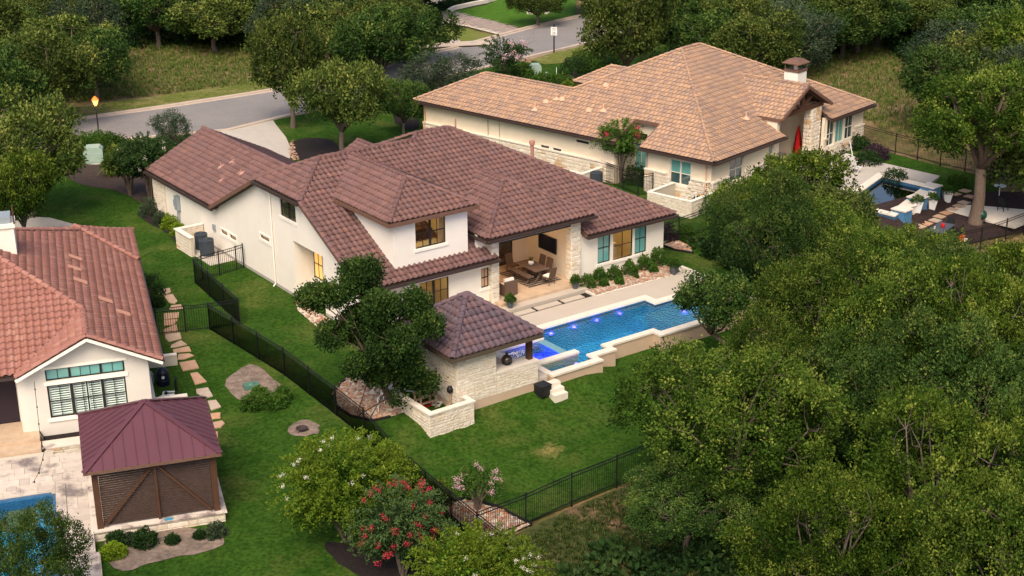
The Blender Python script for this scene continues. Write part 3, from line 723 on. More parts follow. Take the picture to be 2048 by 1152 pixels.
# covered patio
mb = MB()
mb.box(40.86, 41.04, 58.95, 62.95, .3, 3.9); mb.box(46.2, 46.4, 58.9, 62.95, .3, 3.9)
wall(mb, (41.0, 62.75, 0), RX, RY, 0, 5.2, .3, 3.9, .2, [(.5, 4.2, .3, 2.75)])
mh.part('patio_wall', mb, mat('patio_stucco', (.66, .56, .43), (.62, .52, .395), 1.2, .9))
mb = MB(); mb.box(41.05, 46.19, 58.86, 62.74, 3.72, 3.78); mh.part('patio_ceiling', mb, M_woodl)
mb = MB(); mb.box(41.2, 46.0, 58.42, 58.85, 3.55, 4.02); mb.box(40.5, 47.05, 58.45, 58.8, 3.98, 4.0); mh.part('patio_header', mb, M_trim)
mb = MB(); mb.box(41.22, 45.98, 58.46, 58.60, 3.44, 3.548); mh.part('screen_housing', mb, M_dark)
window(mh, (41.0, 62.75, 0), RX, RY, .5, 4.2, .31, 2.75, 3, (), M_darkg, sill=False, fw=.07, mull=(.35, .68))
for (a, b) in ((40.74, 41.2), (46.0, 46.64)):
    mb = MB(); mb.box(a + .04, b - .04, 58.46, 58.94, -.4, 3.96); mh.part('patio_column', mb, M_mortar)
    stone_face(mh, (a, 58.46, 0), RX, RY, 0, b - a, -.0, 3.6, ch=(.22, .34), ln=(.3, .7), dep=.05)
    stone_face(mh, (a + .04, 58.94, 0), LX, LY, 0, .5, -.0, 3.6, ch=(.22, .34), ln=(.2, .5), dep=.05)
    mb = MB(); mb.box(a - .03, b + .03, 58.38, 58.96, 3.62, 3.97); mh.part('column_cap', mb, M_trim)
mb = MB(); mb.slab([(40.62, 58.95, 2.78), (40.62, 58.95, 4.05), (40.62, 60.9, 4.05)], (.14, 0, 0)); mb.box(40.2, 40.84, 58.98, 59.2, 2.78, 4.0); mh.part('patio_gable_wall', mb, M_stucco)
mb = MB(); mb.slab([(46.66, 58.95, 2.9), (46.66, 58.95, 4.02), (46.66, 60.6, 4.02)], (.2, 0, 0)); mh.part('patio_side_wall', mb, M_stucco)
mb = MB(); mb.box(40.9, 46.7, 57.87, 62.9, -.3, .30); mh.part('patio_floor', mb, M_trav)
mb = MB(); mb.box(40.9, 46.3, 57.32, 57.868, -.3, .15); mh.part('patio_step', mb, M_deck)
glow(mh, (43.4, 60.6, 3.45), 52, .3, (1, .66, .36)); glow(mh, (42.3, 61.6, 1.2), 10, .3, (1, .55, .2))
# bedroom wing
bw = [(1.37, 2.27, .76, 2.5), (2.48, 3.90, .73, 2.5), (4.05, 4.92, .76, 2.5)]
mb = MB(); wall(mb, (46.7, 58.7, 0), RX, RY, 0, 6.2, .05, 2.86, .2, bw); mb.box(52.7, 52.9, 58.9, 76, .05, 2.86); mh.part('bedroom_wall', mb, M_stucco)
mb = MB(); mb.box(46.7, 52.92, 58.69, 58.95, -.6, .048); mb.box(52.72, 52.92, 58.96, 76, -.6, .048); mh.part('bedroom_foundation', mb, M_found)
O = (46.7, 58.7, 0)
window(mh, O, RX, RY, *bw[0], 2, (.5,), M_teal); window(mh, O, RX, RY, *bw[1], 2, (.45,), sash=False); window(mh, O, RX, RY, *bw[2], 2, (.5,), M_teal)
room(mh, O, RX, RY, 1.2, 5.1, .3, 2.75, 3.4); glow(mh, (49.6, 60.6, 2.35), 30); 
# dormer
mb = MB(); dh = (1.29, 3.11, 4.02, 5.52); wall(mb, (35.15, 58.95, 0), RX, RY, 0, 4.45, 2.95, 5.78, .2, [dh])
mb.slab([(35.15, 59.15, 3.1), (35.15, 64.4, 5.8), (35.15, 59.15, 5.8)], (.2, 0, 0)); mb.slab([(39.4, 59.15, 3.1), (39.4, 64.4, 5.8), (39.4, 59.15, 5.8)], (.2, 0, 0)); mh.part('dormer_wall', mb, M_stucco)
window(mh, (35.15, 58.95, 0), RX, RY, *dh, 4, (.5,), mull=(.5,))
room(mh, (35.15, 58.95, 0), RX, RY, .9, 3.5, 3.9, 5.75, 2.6); glow(mh, (37.0, 60.4, 5.35), 22)
mb = MB(); mb.box(38.05, 38.3, 59.25, 59.32, 4.0, 5.6); mb.box(36.2, 36.5, 59.25, 59.32, 4.0, 5.6); mh.part('curtain', mb, M_curt)
mb = MB(); mb.box(36.3, 36.9, 60.6, 61.3, 3.95, 5.0); mb.box(37.2, 37.9, 60.3, 60.9, 3.95, 4.5); mb.tube([(37.3, 60.6, 4.5), (37.3, 60.6, 4.95)], .04); mh.part('cabinet', mb, M_wood)
# roof
AN = (32.85, 58.2, 2.8)
F_rear = [[(32.85, 58.2, 2.8), (41.0, 58.2, 2.8), (41.0, 60.2, 3.8), (32.85, 60.2, 3.8)],
          [(32.85, 60.2, 3.8), (41.45, 60.2, 3.8), (41.45, 66.95, 7.175), (35.5, 66.95, 7.175), (32.85, 64.3, 5.85)],
          [(46.9, 58.2, 2.8), (53.3, 58.2, 2.8), (46.9, 64.6, 6.0)],
          [(41.45, 60.2, 3.8), (46.9, 60.2, 3.8), (46.9, 64.6, 6.0), (44.1, 67.4, 7.4), (41.9, 67.4, 7.4), (41.45, 66.95, 7.175)]]
F_jerk = [(32.85, 69.6, 5.85), (32.85, 64.3, 5.85), (35.5, 66.95, 7.175)]
F_gl = [(33.0, 85.5, 2.75), (33.0, 75.6, 2.75), (37.1, 71.5, 4.8), (37.1, 85.5, 4.8)]
F_gr = [(41.2, 71.5, 2.75), (41.2, 85.5, 2.75), (37.1, 85.5, 4.8), (37.1, 71.5, 4.8)]
F_d1 = [(34.75, 58.62, 5.78), (40.05, 58.62, 5.78), (37.4, 61.27, 7.105)]
F_d2 = [(34.75, 64.16, 5.78), (34.75, 58.62, 5.78), (37.4, 61.27, 7.105), (37.4, 66.81, 7.105)]
F_d3 = [(40.05, 58.62, 5.78), (40.05, 64.16, 5.78), (37.4, 66.81, 7.105), (37.4, 61.27, 7.105)]
F_p1 = [(40.2, 58.0, 4.0), (47.3, 58.0, 4.0), (43.75, 61.55, 5.775)]
F_p2 = [(40.2, 60.6, 4.0), (40.2, 58.0, 4.0), (43.75, 61.55, 5.775), (43.75, 64.15, 5.775)]
F_p3 = [(47.3, 58.0, 4.0), (47.3, 60.6, 4.0), (43.75, 64.15, 5.775), (43.75, 61.55, 5.775)]
F_fg = [(39.6, 76.3, 3.15), (39.6, 70, 3.15), (43.2, 70, 4.95), (43.2, 76.3, 4.95)]
F_fg2 = [(46.8, 70, 3.15), (46.8, 76.3, 3.15), (43.2, 76.3, 4.95), (43.2, 70, 4.95)]
F_lh = [(33.7, 75.6, 3.3), (41.9, 67.4, 7.4), (41.45, 66.95, 7.175), (35.5, 66.95, 7.175), (33.4, 69.1, 6.1)]
back = [[(53.3, 58.2, 2.8), (53.3, 76.6, 2.8), (44.1, 67.4, 7.4)], [(53.3, 76.6, 2.8), (34, 76.6, 2.8), (41.9, 67.4, 7.4), (44.1, 67.4, 7.4)],
        [(41.45, 66.95, 7.175), (41.45, 75.7, 2.8), (32.85, 75.7, 2.8), (32.85, 69.6, 5.85), (35.5, 66.95, 7.175)]]
vis = F_rear + [F_jerk, F_gl, F_gr, F_d1, F_d2, F_d3, F_p1, F_p2, F_p3, F_fg, F_fg2]
ro = mh.part('roof', decks(vis + back), M_deckb)
R = Roof(mh, ro, M_tile, s_tile, seed=3)
for F in F_rear: R.face(F, AN)
for F in (F_jerk, F_gl, F_gr, F_d1, F_d2, F_d3, F_p1, F_p2, F_p3, F_fg, F_fg2): R.face(F)
R.flush(prefer=lambda o: o[1] < 61.5)
Z = lambda *p: np.array(p, float) + np.array([0, 0, .05])
for a, b in (((32.85, 64.3, 5.85), (35.5, 66.95, 7.175)), ((32.85, 69.6, 5.85), (35.5, 66.95, 7.175)), ((35.5, 66.95, 7.175), (41.45, 66.95, 7.175)), ((41.45, 66.95, 7.175), (41.9, 67.4, 7.4)),
             ((41.9, 67.4, 7.4), (44.1, 67.4, 7.4)), ((53.3, 58.2, 2.8), (44.1, 67.4, 7.4)), ((37.1, 85.5, 4.8), (37.1, 71.6, 4.8)), ((34.75, 58.62, 5.78), (37.4, 61.27, 7.105)),
             ((40.05, 58.62, 5.78), (37.4, 61.27, 7.105)), ((37.4, 61.27, 7.105), (37.4, 66.7, 7.105)), ((40.2, 58.0, 4.0), (43.75, 61.55, 5.775)), ((47.3, 58, 4.0), (43.75, 61.55, 5.775)),
             ((43.75, 61.55, 5.775), (43.75, 64.1, 5.775)), ((43.2, 70, 4.95), (43.2, 76.3, 4.95)), ((32.82, 58.25, 2.8), (32.82, 64.25, 5.82)), ((41.9, 67.4, 7.4), (37, 72.3, 4.95))):
    R.caps(Z(*a), Z(*b))
for a, b in (((32.8, 58.08, 2.68), (41.05, 58.08, 2.68)), ((46.85, 58.08, 2.68), (53.35, 58.08, 2.68)), ((32.72, 69.6, 5.73), (32.72, 64.3, 5.73)), ((32.87, 85.5, 2.63), (32.87, 75.5, 2.63)),
             ((40.1, 57.88, 3.88), (47.35, 57.88, 3.88)), ((40.08, 57.9, 3.88), (40.08, 60.4, 3.88)), ((53.42, 58.1, 2.68), (53.42, 76, 2.68))): mb = MB(); mb.beam(a, b, .15, .13); mh.part('gutter', mb, M_gutter)
for a, b in (((32.8, 75.72, 2.72), (32.8, 69.62, 5.76)), ((32.8, 58.25, 2.70), (32.8, 64.3, 5.74)), ((34.7, 58.57, 5.68), (40.1, 58.57, 5.68)), ((34.7, 58.57, 5.68), (34.7, 64.1, 5.68)), ((41.0, 58.2, 2.7), (41.0, 60.3, 3.72)), ((46.88, 58.2, 2.7), (46.88, 60.4, 3.75)), ((33, 85.52, 2.7), (37.1, 85.52, 4.74))): mb = MB(); mb.beam(a, b, .07, .2); mh.part('fascia', mb, M_fascia)
for x0, x1, v0, v1, z in ((34.78, 40.02, 58.65, 58.94, 5.58), (32.9, 41, 58.25, 58.70, 2.60), (46.9, 53.25, 58.25, 58.69, 2.60), (33.04, 33.24, 75.6, 85.4, 2.55), (32.88, 33.24, 64.4, 69.5, 5.65), (40.3, 47.2, 58.05, 58.36, 3.8)): mb = MB(); mb.box(x0, x1, v0, v1, z, z + .03); mh.part('soffit', mb, M_trim)
mb = MB(); P0 = [(33.1, 68.45, 5.6), (33.17, 68.45, 5.45), (33.17, 68.45, .1), (33.0, 68.4, -.02)]
mb.tube(P0, .038, 6); mh.part('downspout', mb, M_trim)
mb = MB(); mb.tube([(49.0, 66.0, 4.8), (49.0, 66.0, 5.9)], .11, 10); mb.lathe((49.0, 66.0, 5.9), [(.17, 0), (.17, .22), (.12, .27)], 10); mh.part('roof_vent', mb, M_copper)
mb = MB(); mb.tube([(45.2, 68.3, 6.8), (45.2, 68.3, 7.6)], .045, 6); mh.part('roof_vent', mb, M_copper)
M_ventp = mat('vent_flashing', (.42, .24, .18), (.36, .19, .15), 6, .7)
for u_, v_ in ((34.6, 77.6), (35.5, 76.9), (35.3, 79.2), (35.9, 78.8)):
    z_ = 2.75 + .5 * (u_ - 33) + .05; mb = MB(); mb.add([(u_ - .22, v_ - .22, z_ - .09), (u_ + .22, v_ - .22, z_ + .13), (u_ + .22, v_ + .22, z_ + .13), (u_ - .22, v_ + .22, z_ - .09), (u_ - .1, v_ - .1, z_ + .04), (u_ + .1, v_ - .1, z_ + .14), (u_ + .1, v_ + .1, z_ + .14), (u_ - .1, v_ + .1, z_ + .04)],
        [(0, 1, 5, 4), (1, 2, 6, 5), (2, 3, 7, 6), (3, 0, 4, 7), (4, 5, 6, 7)]); mb.tube([(u_, v_, z_), (u_, v_, z_ + .26)], .035, 6); mh.part('roof_vent', mb, M_ventp)
mb = MB(); mb.box(33.02, 33.23, 81.0, 81.45, 1.15, 2.05); mb.tube([(33.15, 81.1, 1.15), (33.15, 81.1, 0)], .03); mb.tube([(33.15, 81.35, 1.15), (33.15, 81.35, 0)], .03); mb.box(33.08, 33.24, 81.55, 81.75, 1.3, 1.7); mh.part('electric_meter', mb, M_grey)
mb = MB(); mb.box(33.15, 33.24, 76.0, 76.3, 1.15, 1.5); mh.part('disconnect_box', mb, M_grey)
mb = MB(); mb.box(33.17, 33.25, 83.2, 84.98, .0, 2.68); mh.part('corner_stone_backing', mb, M_mortar)
stone_face(mh, (33.17, 84.98, 0), LX, LY, 0, 1.78, 0, 2.66, dep=.04)
flush_stones(mh, M_stone)
# ---- things in the patio
bed = MB(); bed.box(48.6, 50.7, 60.2, 61.9, .0, .75); b_o = single('bed', 'made bed with tan covers seen through the tall lit middle window', 'bed', bed, M_bed, W(48.6, 60.2, .3), YM, off=(48.6, 60.2, 0))
for k in range(3):
    mb = MB(); mb.lathe((48.95 + .62 * k, 61.7, .85), [(.04, -.1), (.26, -.02), (.26, .08), (.04, .16)], 10, 1, .6); link('pillow', mb.mesh('pillow', M_linen, (48.6, 60.2, 0), True), b_o)
mb = MB(); mb.box(48.5, 50.8, 61.85, 61.95, .35, 1.5); single('headboard', 'dark headboard behind the bed in the lit bedroom', 'headboard', mb, M_wood, W(48.5, 61.85, .35), YM, off=(48.5, 61.85, 0))

lmp = Th('table_lamp', 'glowing lamp above the bed inside the lit bedroom window', 'lamp', W(49.2, 61.3, 1.3), YM)
mb = MB(); mb.lathe((0, 0, 0), [(.12, 0), (.05, .05), (.04, .5)], 10); lmp.part('lamp_base', mb, M_wood)
mb = MB(); mb.lathe((0, 0, .5), [(.2, 0), (.14, .3)], 12); lmp.part('lamp_shade', mb, M_lampe)
tv = Th('television', 'large black flat television on the right wall of the covered patio', 'television', W(46.19, 60.75, 1.4), YM)
mb = MB(); mb.box(-.09, -.03, -.8, .8, 0, .88); tv.part('casing', mb, M_blackp); mb = MB(); mb.box(-.095, -.091, -.77, .77, .03, .85); tv.part('screen', mb, mat('tv_screen', (.012, .012, .022), rough=.12, spec=.8)); mb = MB(); mb.box(-.03, 0, -.2, .2, .3, .6); tv.part('bracket', mb, M_black)
rug = Th('striped_rug', 'black and beige striped rug under the patio dining table', 'rug', W(43.55, 58.95, .303), YM)
mb = MB(); mb.box(0, 2.22, 0, 2.95, 0, .012); rug.part('rug_base', mb, M_rug)
for k in range(12):
    mb = MB(); y = .05 + k * .246; mb.box(.01, 2.21, y, y + .125, .0125, .016); rug.part('stripe', mb, M_blackp)
dt = Th('dining_table', 'long brown plank dining table in the covered patio', 'table', W(44.6, 60.1, .32), YM)
for k in range(5):
    mb = MB(); mb.box(-.5 + .2 * k, -.306 + .2 * k, -.95, .95, .70, .75); dt.part('plank', mb, M_woodg)
for y in (-.7, .7):
    mb = MB(); mb.beam((-.35, y, 0), (.2, y, .7), .09, .07); mb.beam((.35, y, 0), (-.2, y, .7), .09, .07); dt.part('leg', mb, M_woodg)
mb = MB(); mb.beam((0, -.7, .35), (0, .7, .35), .08, .08); dt.part('stretcher', mb, M_woodg)
bn = Th('bench', 'brown slatted bench on the left side of the patio table', 'bench', W(43.9, 60.2, .32), YM)
for k in range(2):
    mb = MB(); mb.box(-.19 + .195 * k, -.005 + .195 * k, -.95, .95, .40, .45); bn.part('plank', mb, M_woodg)
for y in (-.7, .7):
    mb = MB(); mb.beam((-.16, y, 0), (.1, y, .4), .07, .06); mb.beam((.16, y, 0), (-.1, y, .4), .07, .06); bn.part('leg', mb, M_woodg)
def wicker(label, loc, yaw, group='wicker dining chairs', cushion=False):
    t = Th('wicker_chair', label, 'chair', loc, yaw, group)
    mb = MB(); mb.box(-.26, .26, -.25, .27, .38, .46); t.part('seat', mb, M_rattan)
    mb = MB(); mb.slab([(-.26, .24, .44), (.26, .24, .44), (.25, .36, .98), (-.25, .36, .98)], (0, .05, .01)); t.part('backrest', mb, M_rattan)
    for x in (-.23, .23):
        for y in (-.22, .26):
            mb = MB(); mb.tube([(x, y, 0), (x, y, .39)], .022, 6); t.part('leg', mb, M_rattan)
    if cushion:
        mb = MB(); mb.box(-.22, .22, -.2, .22, .461, .52); t.part('cushion', mb, M_linen)
    return t
wicker('brown wicker chair at the far left head of the patio table', W(44.35, 61.55, .31), YM + .15)
wicker('wicker chair with a white cushion at the near end of the patio table', W(44.75, 58.85, .32), YM + math.pi + .2, cushion=True)
wicker('wicker chair on the television side of the table, nearer the back wall', W(45.35, 60.6, .31), YM - math.pi / 2)
wicker('wicker chair on the television side of the table, nearer the pool', W(45.35, 59.95, .31), YM - math.pi / 2)
vs_ = Th('planted_vase', 'round white vase with a spiky plant on the patio table', 'vase', W(44.55, 60.15, 1.075), YM)
mb = MB(); mb.lathe((0, 0, 0), [(.07, 0), (.16, .09), (.15, .2), (.09, .25)], 14); vs_.part('bowl', mb, M_white, smooth=True)
link('foliage', blade_mesh('vase_leaves', 4, 26, .22, .35, M_bush, .01), vs_.o, (0, 0, .22))
ac = Th('wicker_armchair', 'square brown wicker armchair with pale cushion by the left column', 'armchair', W(42.1, 59.0, .31), YM)
mb = MB(); mb.box(-.4, .4, -.38, .42, .05, .36); ac.part('seat_base', mb, M_rattan)
mb = MB(); mb.box(-.4, .4, -.42, -.3, .05, .82); ac.part('backrest', mb, M_rattan)
for x in (-.42, .32):
    mb = MB(); mb.box(x, x + .1, -.38, .42, .05, .62); ac.part('arm', mb, M_rattan)
mb = MB(); mb.box(-.3, .3, -.28, .4, .37, .5); mb.slab([(-.3, -.28, .5), (.3, -.28, .5), (.3, -.2, .92), (-.3, -.2, .92)], (0, .12, 0)); ac.part('cushion', mb, M_linen)
def pot_plant(label, loc, r, h, mat_leaf, kind=0, group=None, cat='potted plant', pm=None, seed=1, hh=.4):
    t = Th('potted_plant', label, cat, loc, 0, group)
    mb = MB()
    if kind == 0: mb.lathe((0, 0, 0), [(r * .68, 0), (r, h), (r * 1.05, h), (r * 1.05, h + .03), (r * .9, h + .03), (r * .88, h - .05)], 16)
    else: mb.slab([(-r * .6, -r * .6, 0), (r * .6, -r * .6, 0), (r * .6, r * .6, 0), (-r * .6, r * .6, 0)], (0, 0, .01)); mb.add([(-r * .6, -r * .6, 0), (r * .6, -r * .6, 0), (r * .6, r * .6, 0), (-r * .6, r * .6, 0), (-r, -r, h), (r, -r, h), (r, r, h), (-r, r, h), (-r * .85, -r * .85, h), (r * .85, -r * .85, h), (r * .85, r * .85, h), (-r * .85, r * .85, h)], [(0, 1, 5, 4), (1, 2, 6, 5), (2, 3, 7, 6), (3, 0, 4, 7), (4, 5, 9, 8), (5, 6, 10, 9), (6, 7, 11, 10), (7, 4, 8, 11), (8, 9, 10, 11)])
    t.part('pot', mb, pm or M_potg, smooth=False)
    link('foliage', shrub_mesh('pot_leaves', seed, r * 1.3, hh, 130, 7, .09, .028, mat_leaf), t.o, (0, 0, h - .05)); return t
pot_plant('grey pot of trailing greenery by the left patio column', W(41.25, 57.55, .15), .19, .42, M_bush, seed=2)
pot_plant('grey pot of trailing greenery by the right patio column', W(45.75, 57.75, .15), .19, .40, M_bush, seed=3)
pot_plant('grey pot of flowers at the far corner of the pool deck', W(51.75, 56.5, .0), .24, .5, M_bush, seed=4, hh=.45)
# ================================================================ DECK, POOL
def hpoly(pts, yaw=YM): return [W(*p, 0, yaw) for p in pts]
def flat(name, pts, z0, z1, material, yaw=YM, kind='structure', off=None, **kw):
    mb = MB(); P = [W(*p, 0, yaw) for p in pts]; 
    if sum(P[i][0] * P[(i + 1) % len(P)][1] - P[(i + 1) % len(P)][0] * P[i][1] for i in range(len(P))) < 0: P = P[::-1]
    mb.prism([(p[0], p[1]) for p in P], z0, z1); return link(name, mb.mesh(name, material), kind=kind, **kw)
flat('pool_deck', [(33.0, 49.7), (37.75, 49.7), (37.75, 54.95), (52.85, 54.95), (52.85, 56.35), (46.9, 56.35), (46.1, 56.58), (41.1, 56.58), (41.1, 58.5), (33.2, 58.7)], -1.2, 0, M_deck)
flat('pool_deck', [(48.35, 54.1), (52.85, 54.1), (52.85, 54.949), (48.35, 54.949)], -1.2, -.001, M_deck)
flat('pool_deck', [(50.75, 50.5), (52.85, 50.5), (52.85, 54.099), (50.75, 54.099)], -1.2, 0, M_deck)
flat('deck_edge', [(52.86, 50.3), (53.05, 50.3), (53.05, 57.2), (52.86, 57.2)], -1.3, .03, M_cope)
flat('gravel_strip', [(41.1, 56.585), (46.1, 56.585), (46.1, 57.31), (41.1, 57.31)], -.3, -.05, M_mulch)
for k, (a, b) in enumerate(((41.15, 42.3), (42.5, 44.05), (44.25, 45.6))): flat('step_pad', [(a, 56.72), (b, 56.72), (b, 57.18), (a, 57.18)], -.2, .003, M_deck)
flat('bed_edging', [(46.1, 56.58), (46.22, 56.58), (46.22, 58.3), (46.1, 58.3)], -.2, .06, M_cope)
# coping pieces
CP = [[(37.75, 54.5), (47.9, 54.5), (47.9, 54.948), (37.75, 54.948)], [(47.9, 53.65), (48.34, 53.65), (48.34, 54.948), (47.9, 54.948)], [(48.345, 53.65), (50.3, 53.65), (50.3, 54.09), (48.345, 54.09)],
      [(50.3, 50.6), (50.74, 50.6), (50.74, 54.09), (50.3, 54.09)],
      [(37.9, 49.5), (41.0, 49.5), (41.0, 49.92), (37.9, 49.92)], [(40.7, 49.925), (41.05, 49.925), (41.05, 50.12), (40.7, 50.12)], [(40.75, 50.125), (42.35, 50.125), (42.35, 50.55), (40.75, 50.55)],
      [(42.1, 50.555), (42.45, 50.555), (42.45, 50.70), (42.1, 50.70)], [(42.1, 50.705), (45.55, 50.705), (45.55, 51.1), (42.1, 51.1)], [(45.2, 50.14), (45.6, 50.14), (45.6, 50.70), (45.2, 50.70)], [(45.605, 50.14), (50.74, 50.14), (50.74, 50.59), (45.605, 50.59)],
      [(37.78, 49.93), (38.15, 49.93), (38.15, 51.0), (37.78, 51.0)], [(37.78, 51.005), (40.7, 51.005), (40.7, 51.38), (37.78, 51.38)], [(37.1, 51.385), (37.55, 51.385), (37.55, 54.49), (37.1, 54.49)], [(37.56, 53.42), (40.35, 53.42), (40.35, 53.85), (37.56, 53.85)]]
for k, p in enumerate(CP): flat('coping_stone', p, -.055, .045, M_cope)
wl = [[(37.75, 54.52), (48.2, 54.52), (48.2, 54.94), (37.75, 54.94)], [(47.95, 53.7), (48.3, 53.7), (48.3, 54.5), (47.95, 54.5)], [(48.3, 53.7), (50.35, 53.7), (50.35, 54.05), (48.3, 54.05)], [(50.35, 50.6), (50.7, 50.6), (50.7, 54), (50.35, 54)]]
wl2 = [[(38.2, 49.56), (41.0, 49.56), (41.0, 49.86), (38.2, 49.86)], [(40.76, 49.861), (41.0, 49.861), (41.0, 50.17), (40.76, 50.17)], [(40.8, 50.171), (42.3, 50.171), (42.3, 50.5), (40.8, 50.5)], [(42.14, 50.501), (42.4, 50.501), (42.4, 50.75), (42.14, 50.75)], [(42.14, 50.751), (45.5, 50.751), (45.5, 51.05), (42.14, 51.05)],
       [(45.24, 50.2), (45.55, 50.2), (45.55, 50.75), (45.24, 50.75)], [(45.551, 50.2), (50.7, 50.2), (50.7, 50.55), (45.551, 50.55)], [(37.9, 49.56), (38.1, 49.56), (38.1, 51.0), (37.9, 51.0)], [(37.9, 51.05), (40.66, 51.05), (40.66, 51.33), (37.9, 51.33)], [(37.15, 51.4), (37.5, 51.4), (37.5, 54.45), (37.15, 54.45)], [(37.6, 53.45), (40.3, 53.45), (40.3, 53.8), (37.6, 53.8)]]
for p in wl: flat('pool_wall', p, -1.7, -.056, M_plaster)
mt = {0: M_tan}
for k, p in enumerate(wl2): flat('retaining_wall', p, -2.0, -.057, M_tan)
flat('retaining_wall', [(50.8, 50.2), (53.0, 50.2), (53.0, 50.5), (50.8, 50.5)], -2.0, -.002, M_tan)
def strip(pts, z0, z1, material, name='waterline_tile'):     # tile band on the water side of the walls
    for a, b in zip(pts[:-1], pts[1:]):
        A, B = W(*a), W(*b); mb = MB(); mb.beam((A[0], A[1], (z0 + z1) / 2), (B[0], B[1], (z0 + z1) / 2), .012, z1 - z0); link(name, mb.mesh(name, material), kind='structure')
strip([(37.8, 54.51), (47.93, 54.51)], -.27, -.058, M_ptile); strip([(47.94, 54.5), (47.94, 53.69), (50.34, 53.69)], -.27, -.058, M_ptile)
flat('pool_floor', [(37.2, 49.6), (50.6, 49.6), (50.6, 54.8), (37.2, 54.8)], -1.75, -1.55, M_plaster)
flat('pool_shelf', [(47.2, 50.6), (50.34, 50.6), (50.34, 53.69), (47.2, 53.69)], -1.5, -.42, mat('shelf_plaster', (.22, .44, .55), (.16, .36, .48), 1.5, .8))
flat('pool_shelf', [(47.0, 53.3), (47.9, 53.3), (47.9, 54.51), (47.0, 54.51)], -1.5, -.8, M_plaster)
flat('pool_shelf', [(38.15, 49.9), (39.6, 49.9), (39.6, 51.0), (38.15, 51.0)], -1.5, -.40, mat('step_plaster', (.16, .26, .33), (.10, .2, .28), 2, .8))
flat('spa_shell', [(37.55, 51.4), (39.95, 51.4), (39.95, 53.4), (37.55, 53.4)], -1.5, -.9, M_plastersp)
flat('spa_bench', [(37.55, 52.9), (39.95, 52.9), (39.95, 53.42), (37.55, 53.42)], -.89, -.42, mat('spa_bench_plaster', (.05, .16, .36), (.04, .13, .3), 2, .8))
flat('spa_bench', [(37.55, 51.4), (38.1, 51.4), (38.1, 52.89), (37.55, 52.89)], -.89, -.42, M_plastersp)
flat('spa_spill_wall', [(39.96, 51.39), (40.42, 51.39), (40.42, 53.41), (39.96, 53.41)], -1.5, -.075, M_gtile)
flat('pool_water', [(38.11, 49.88), (41.0, 49.88), (41.0, 50.4), (42.3, 50.5), (42.3, 51.0), (45.25, 51.0), (45.3, 50.4), (50.36, 50.4), (50.36, 53.75), (47.98, 53.75), (47.98, 54.53), (37.8, 54.53), (37.8, 53.83), (40.43, 53.83), (40.43, 51.35), (40.68, 51.0), (38.11, 51.0)], -.122, -.12, M_water)
flat('spa_water', [(37.52, 51.34), (39.955, 51.34), (39.955, 53.44), (37.52, 53.44)], -.092, -.09, M_water)
def pl(u, v, z, label):
    t = Th('pool_light', label, 'pool light', W(u, v, z), YM, 'glowing pool lights')
    mb = MB(); mb.lathe((0, 0, 0), [(.02, -.07), (.085, -.03), (.085, .03), (.02, .07)], 12); t.part('lens', mb, M_poolL)
    mb = MB(); mb.lathe((0, .03, 0), [(.1, -.09), (.1, -.075)], 12); t.part('rim', mb, M_grey)
    L = bpy.data.lights.new('pool_glow', 'POINT'); L.energy = 2.0; L.color = (.12, .07, 1); L.shadow_soft_size = .08
    ob = bpy.data.objects.new('pool_glow', L); COL.objects.link(ob); ob.parent = t.o; ob.location = (0, -.14, .02)
for u_, v_, lb_ in ((41.55, 54.42, 'violet pool light in the back wall, nearest the pavilion roof'), (43.05, 54.42, 'blue pool light in the back wall, second from the pavilion'), (44.55, 54.42, 'blue pool light in the back wall, third from the pavilion'), (46.1, 54.42, 'blue pool light in the back wall, nearest the house side corner')):
    pl(u_, v_, -.35, lb_)
pl(49.0, 52.6, -.36, 'brightest pool light, on the shallow shelf at the far end'); pl(40.2, 50.6, -.35, 'violet pool light in the small basin beside the spa')
Lg = bpy.data.lights.new('spa_glow', 'POINT'); Lg.energy = 70; Lg.color = (.02, .02, 1); Lg.shadow_soft_size = .25
ob = bpy.data.objects.new('spa_glow', Lg); COL.objects.link(ob); ob.location = tuple(W(39.2, 52.3, -.45))
# steps from the deck to the lawn
st = Th('garden_steps', 'three pale stone steps beside the pool corner down to the lawn', 'steps', W(37.9, 49.5, -.6), YM)
for k in range(3):
    mb = MB(); mb.box(-.55, .22 + .17 * 0, -.28 * (k + 1) - .05, -.28 * k - .0 + (0 if k else .05), -.3, .42 - .18 * k); st.part('step', mb, M_cope)
mb = MB(); mb.box(-.3, .3, -.28, .28, 0, .5); t = Th('deck_box', 'black square box on the lawn beside the stone steps', 'box', W(37.12, 49.25, -.62), YM + .08)
t.part('body', mb, M_blackp); mb = MB(); mb.box(-.32, .32, -.3, .3, .502, .54); t.part('lid', mb, M_blackp)
# ================================================================ PAVILION
pv = house('pool_pavilion', 'white stone pool pavilion with purple brown tile hip roof', 'pavilion', 32.6, 49.6, YM)
mb = MB(); mb.box(32.6, 34.72, 49.6, 49.85, -.08, 2.45); mb.box(34.73, 37.1, 49.6, 49.85, -.08, .93); mb.box(32.6, 32.85, 49.86, 53.9, -.08, 2.45); mb.box(32.86, 34.5, 53.65, 53.9, -.0, 2.45); mb.box(36.85, 37.1, 49.86, 50.3, -.08, .93); pv.part('wall', mb, M_mortar)
mb = MB(); mb.box(32.57, 37.12, 49.57, 49.9, -1.3, -.081); mb.box(32.57, 32.9, 49.91, 53.9, -1.3, -.081); pv.part('foundation', mb, M_tan)
stone_face(pv, (32.6, 49.6, 0), RX, RY, 0, 2.13, -.08, 2.44, ch=(.11, .2), ln=(.22, .6), dep=.04)
stone_face(pv, (32.6, 49.6, 0), RX, RY, 2.13, 4.5, -.08, .93, ch=(.11, .2), ln=(.22, .6), dep=.04)
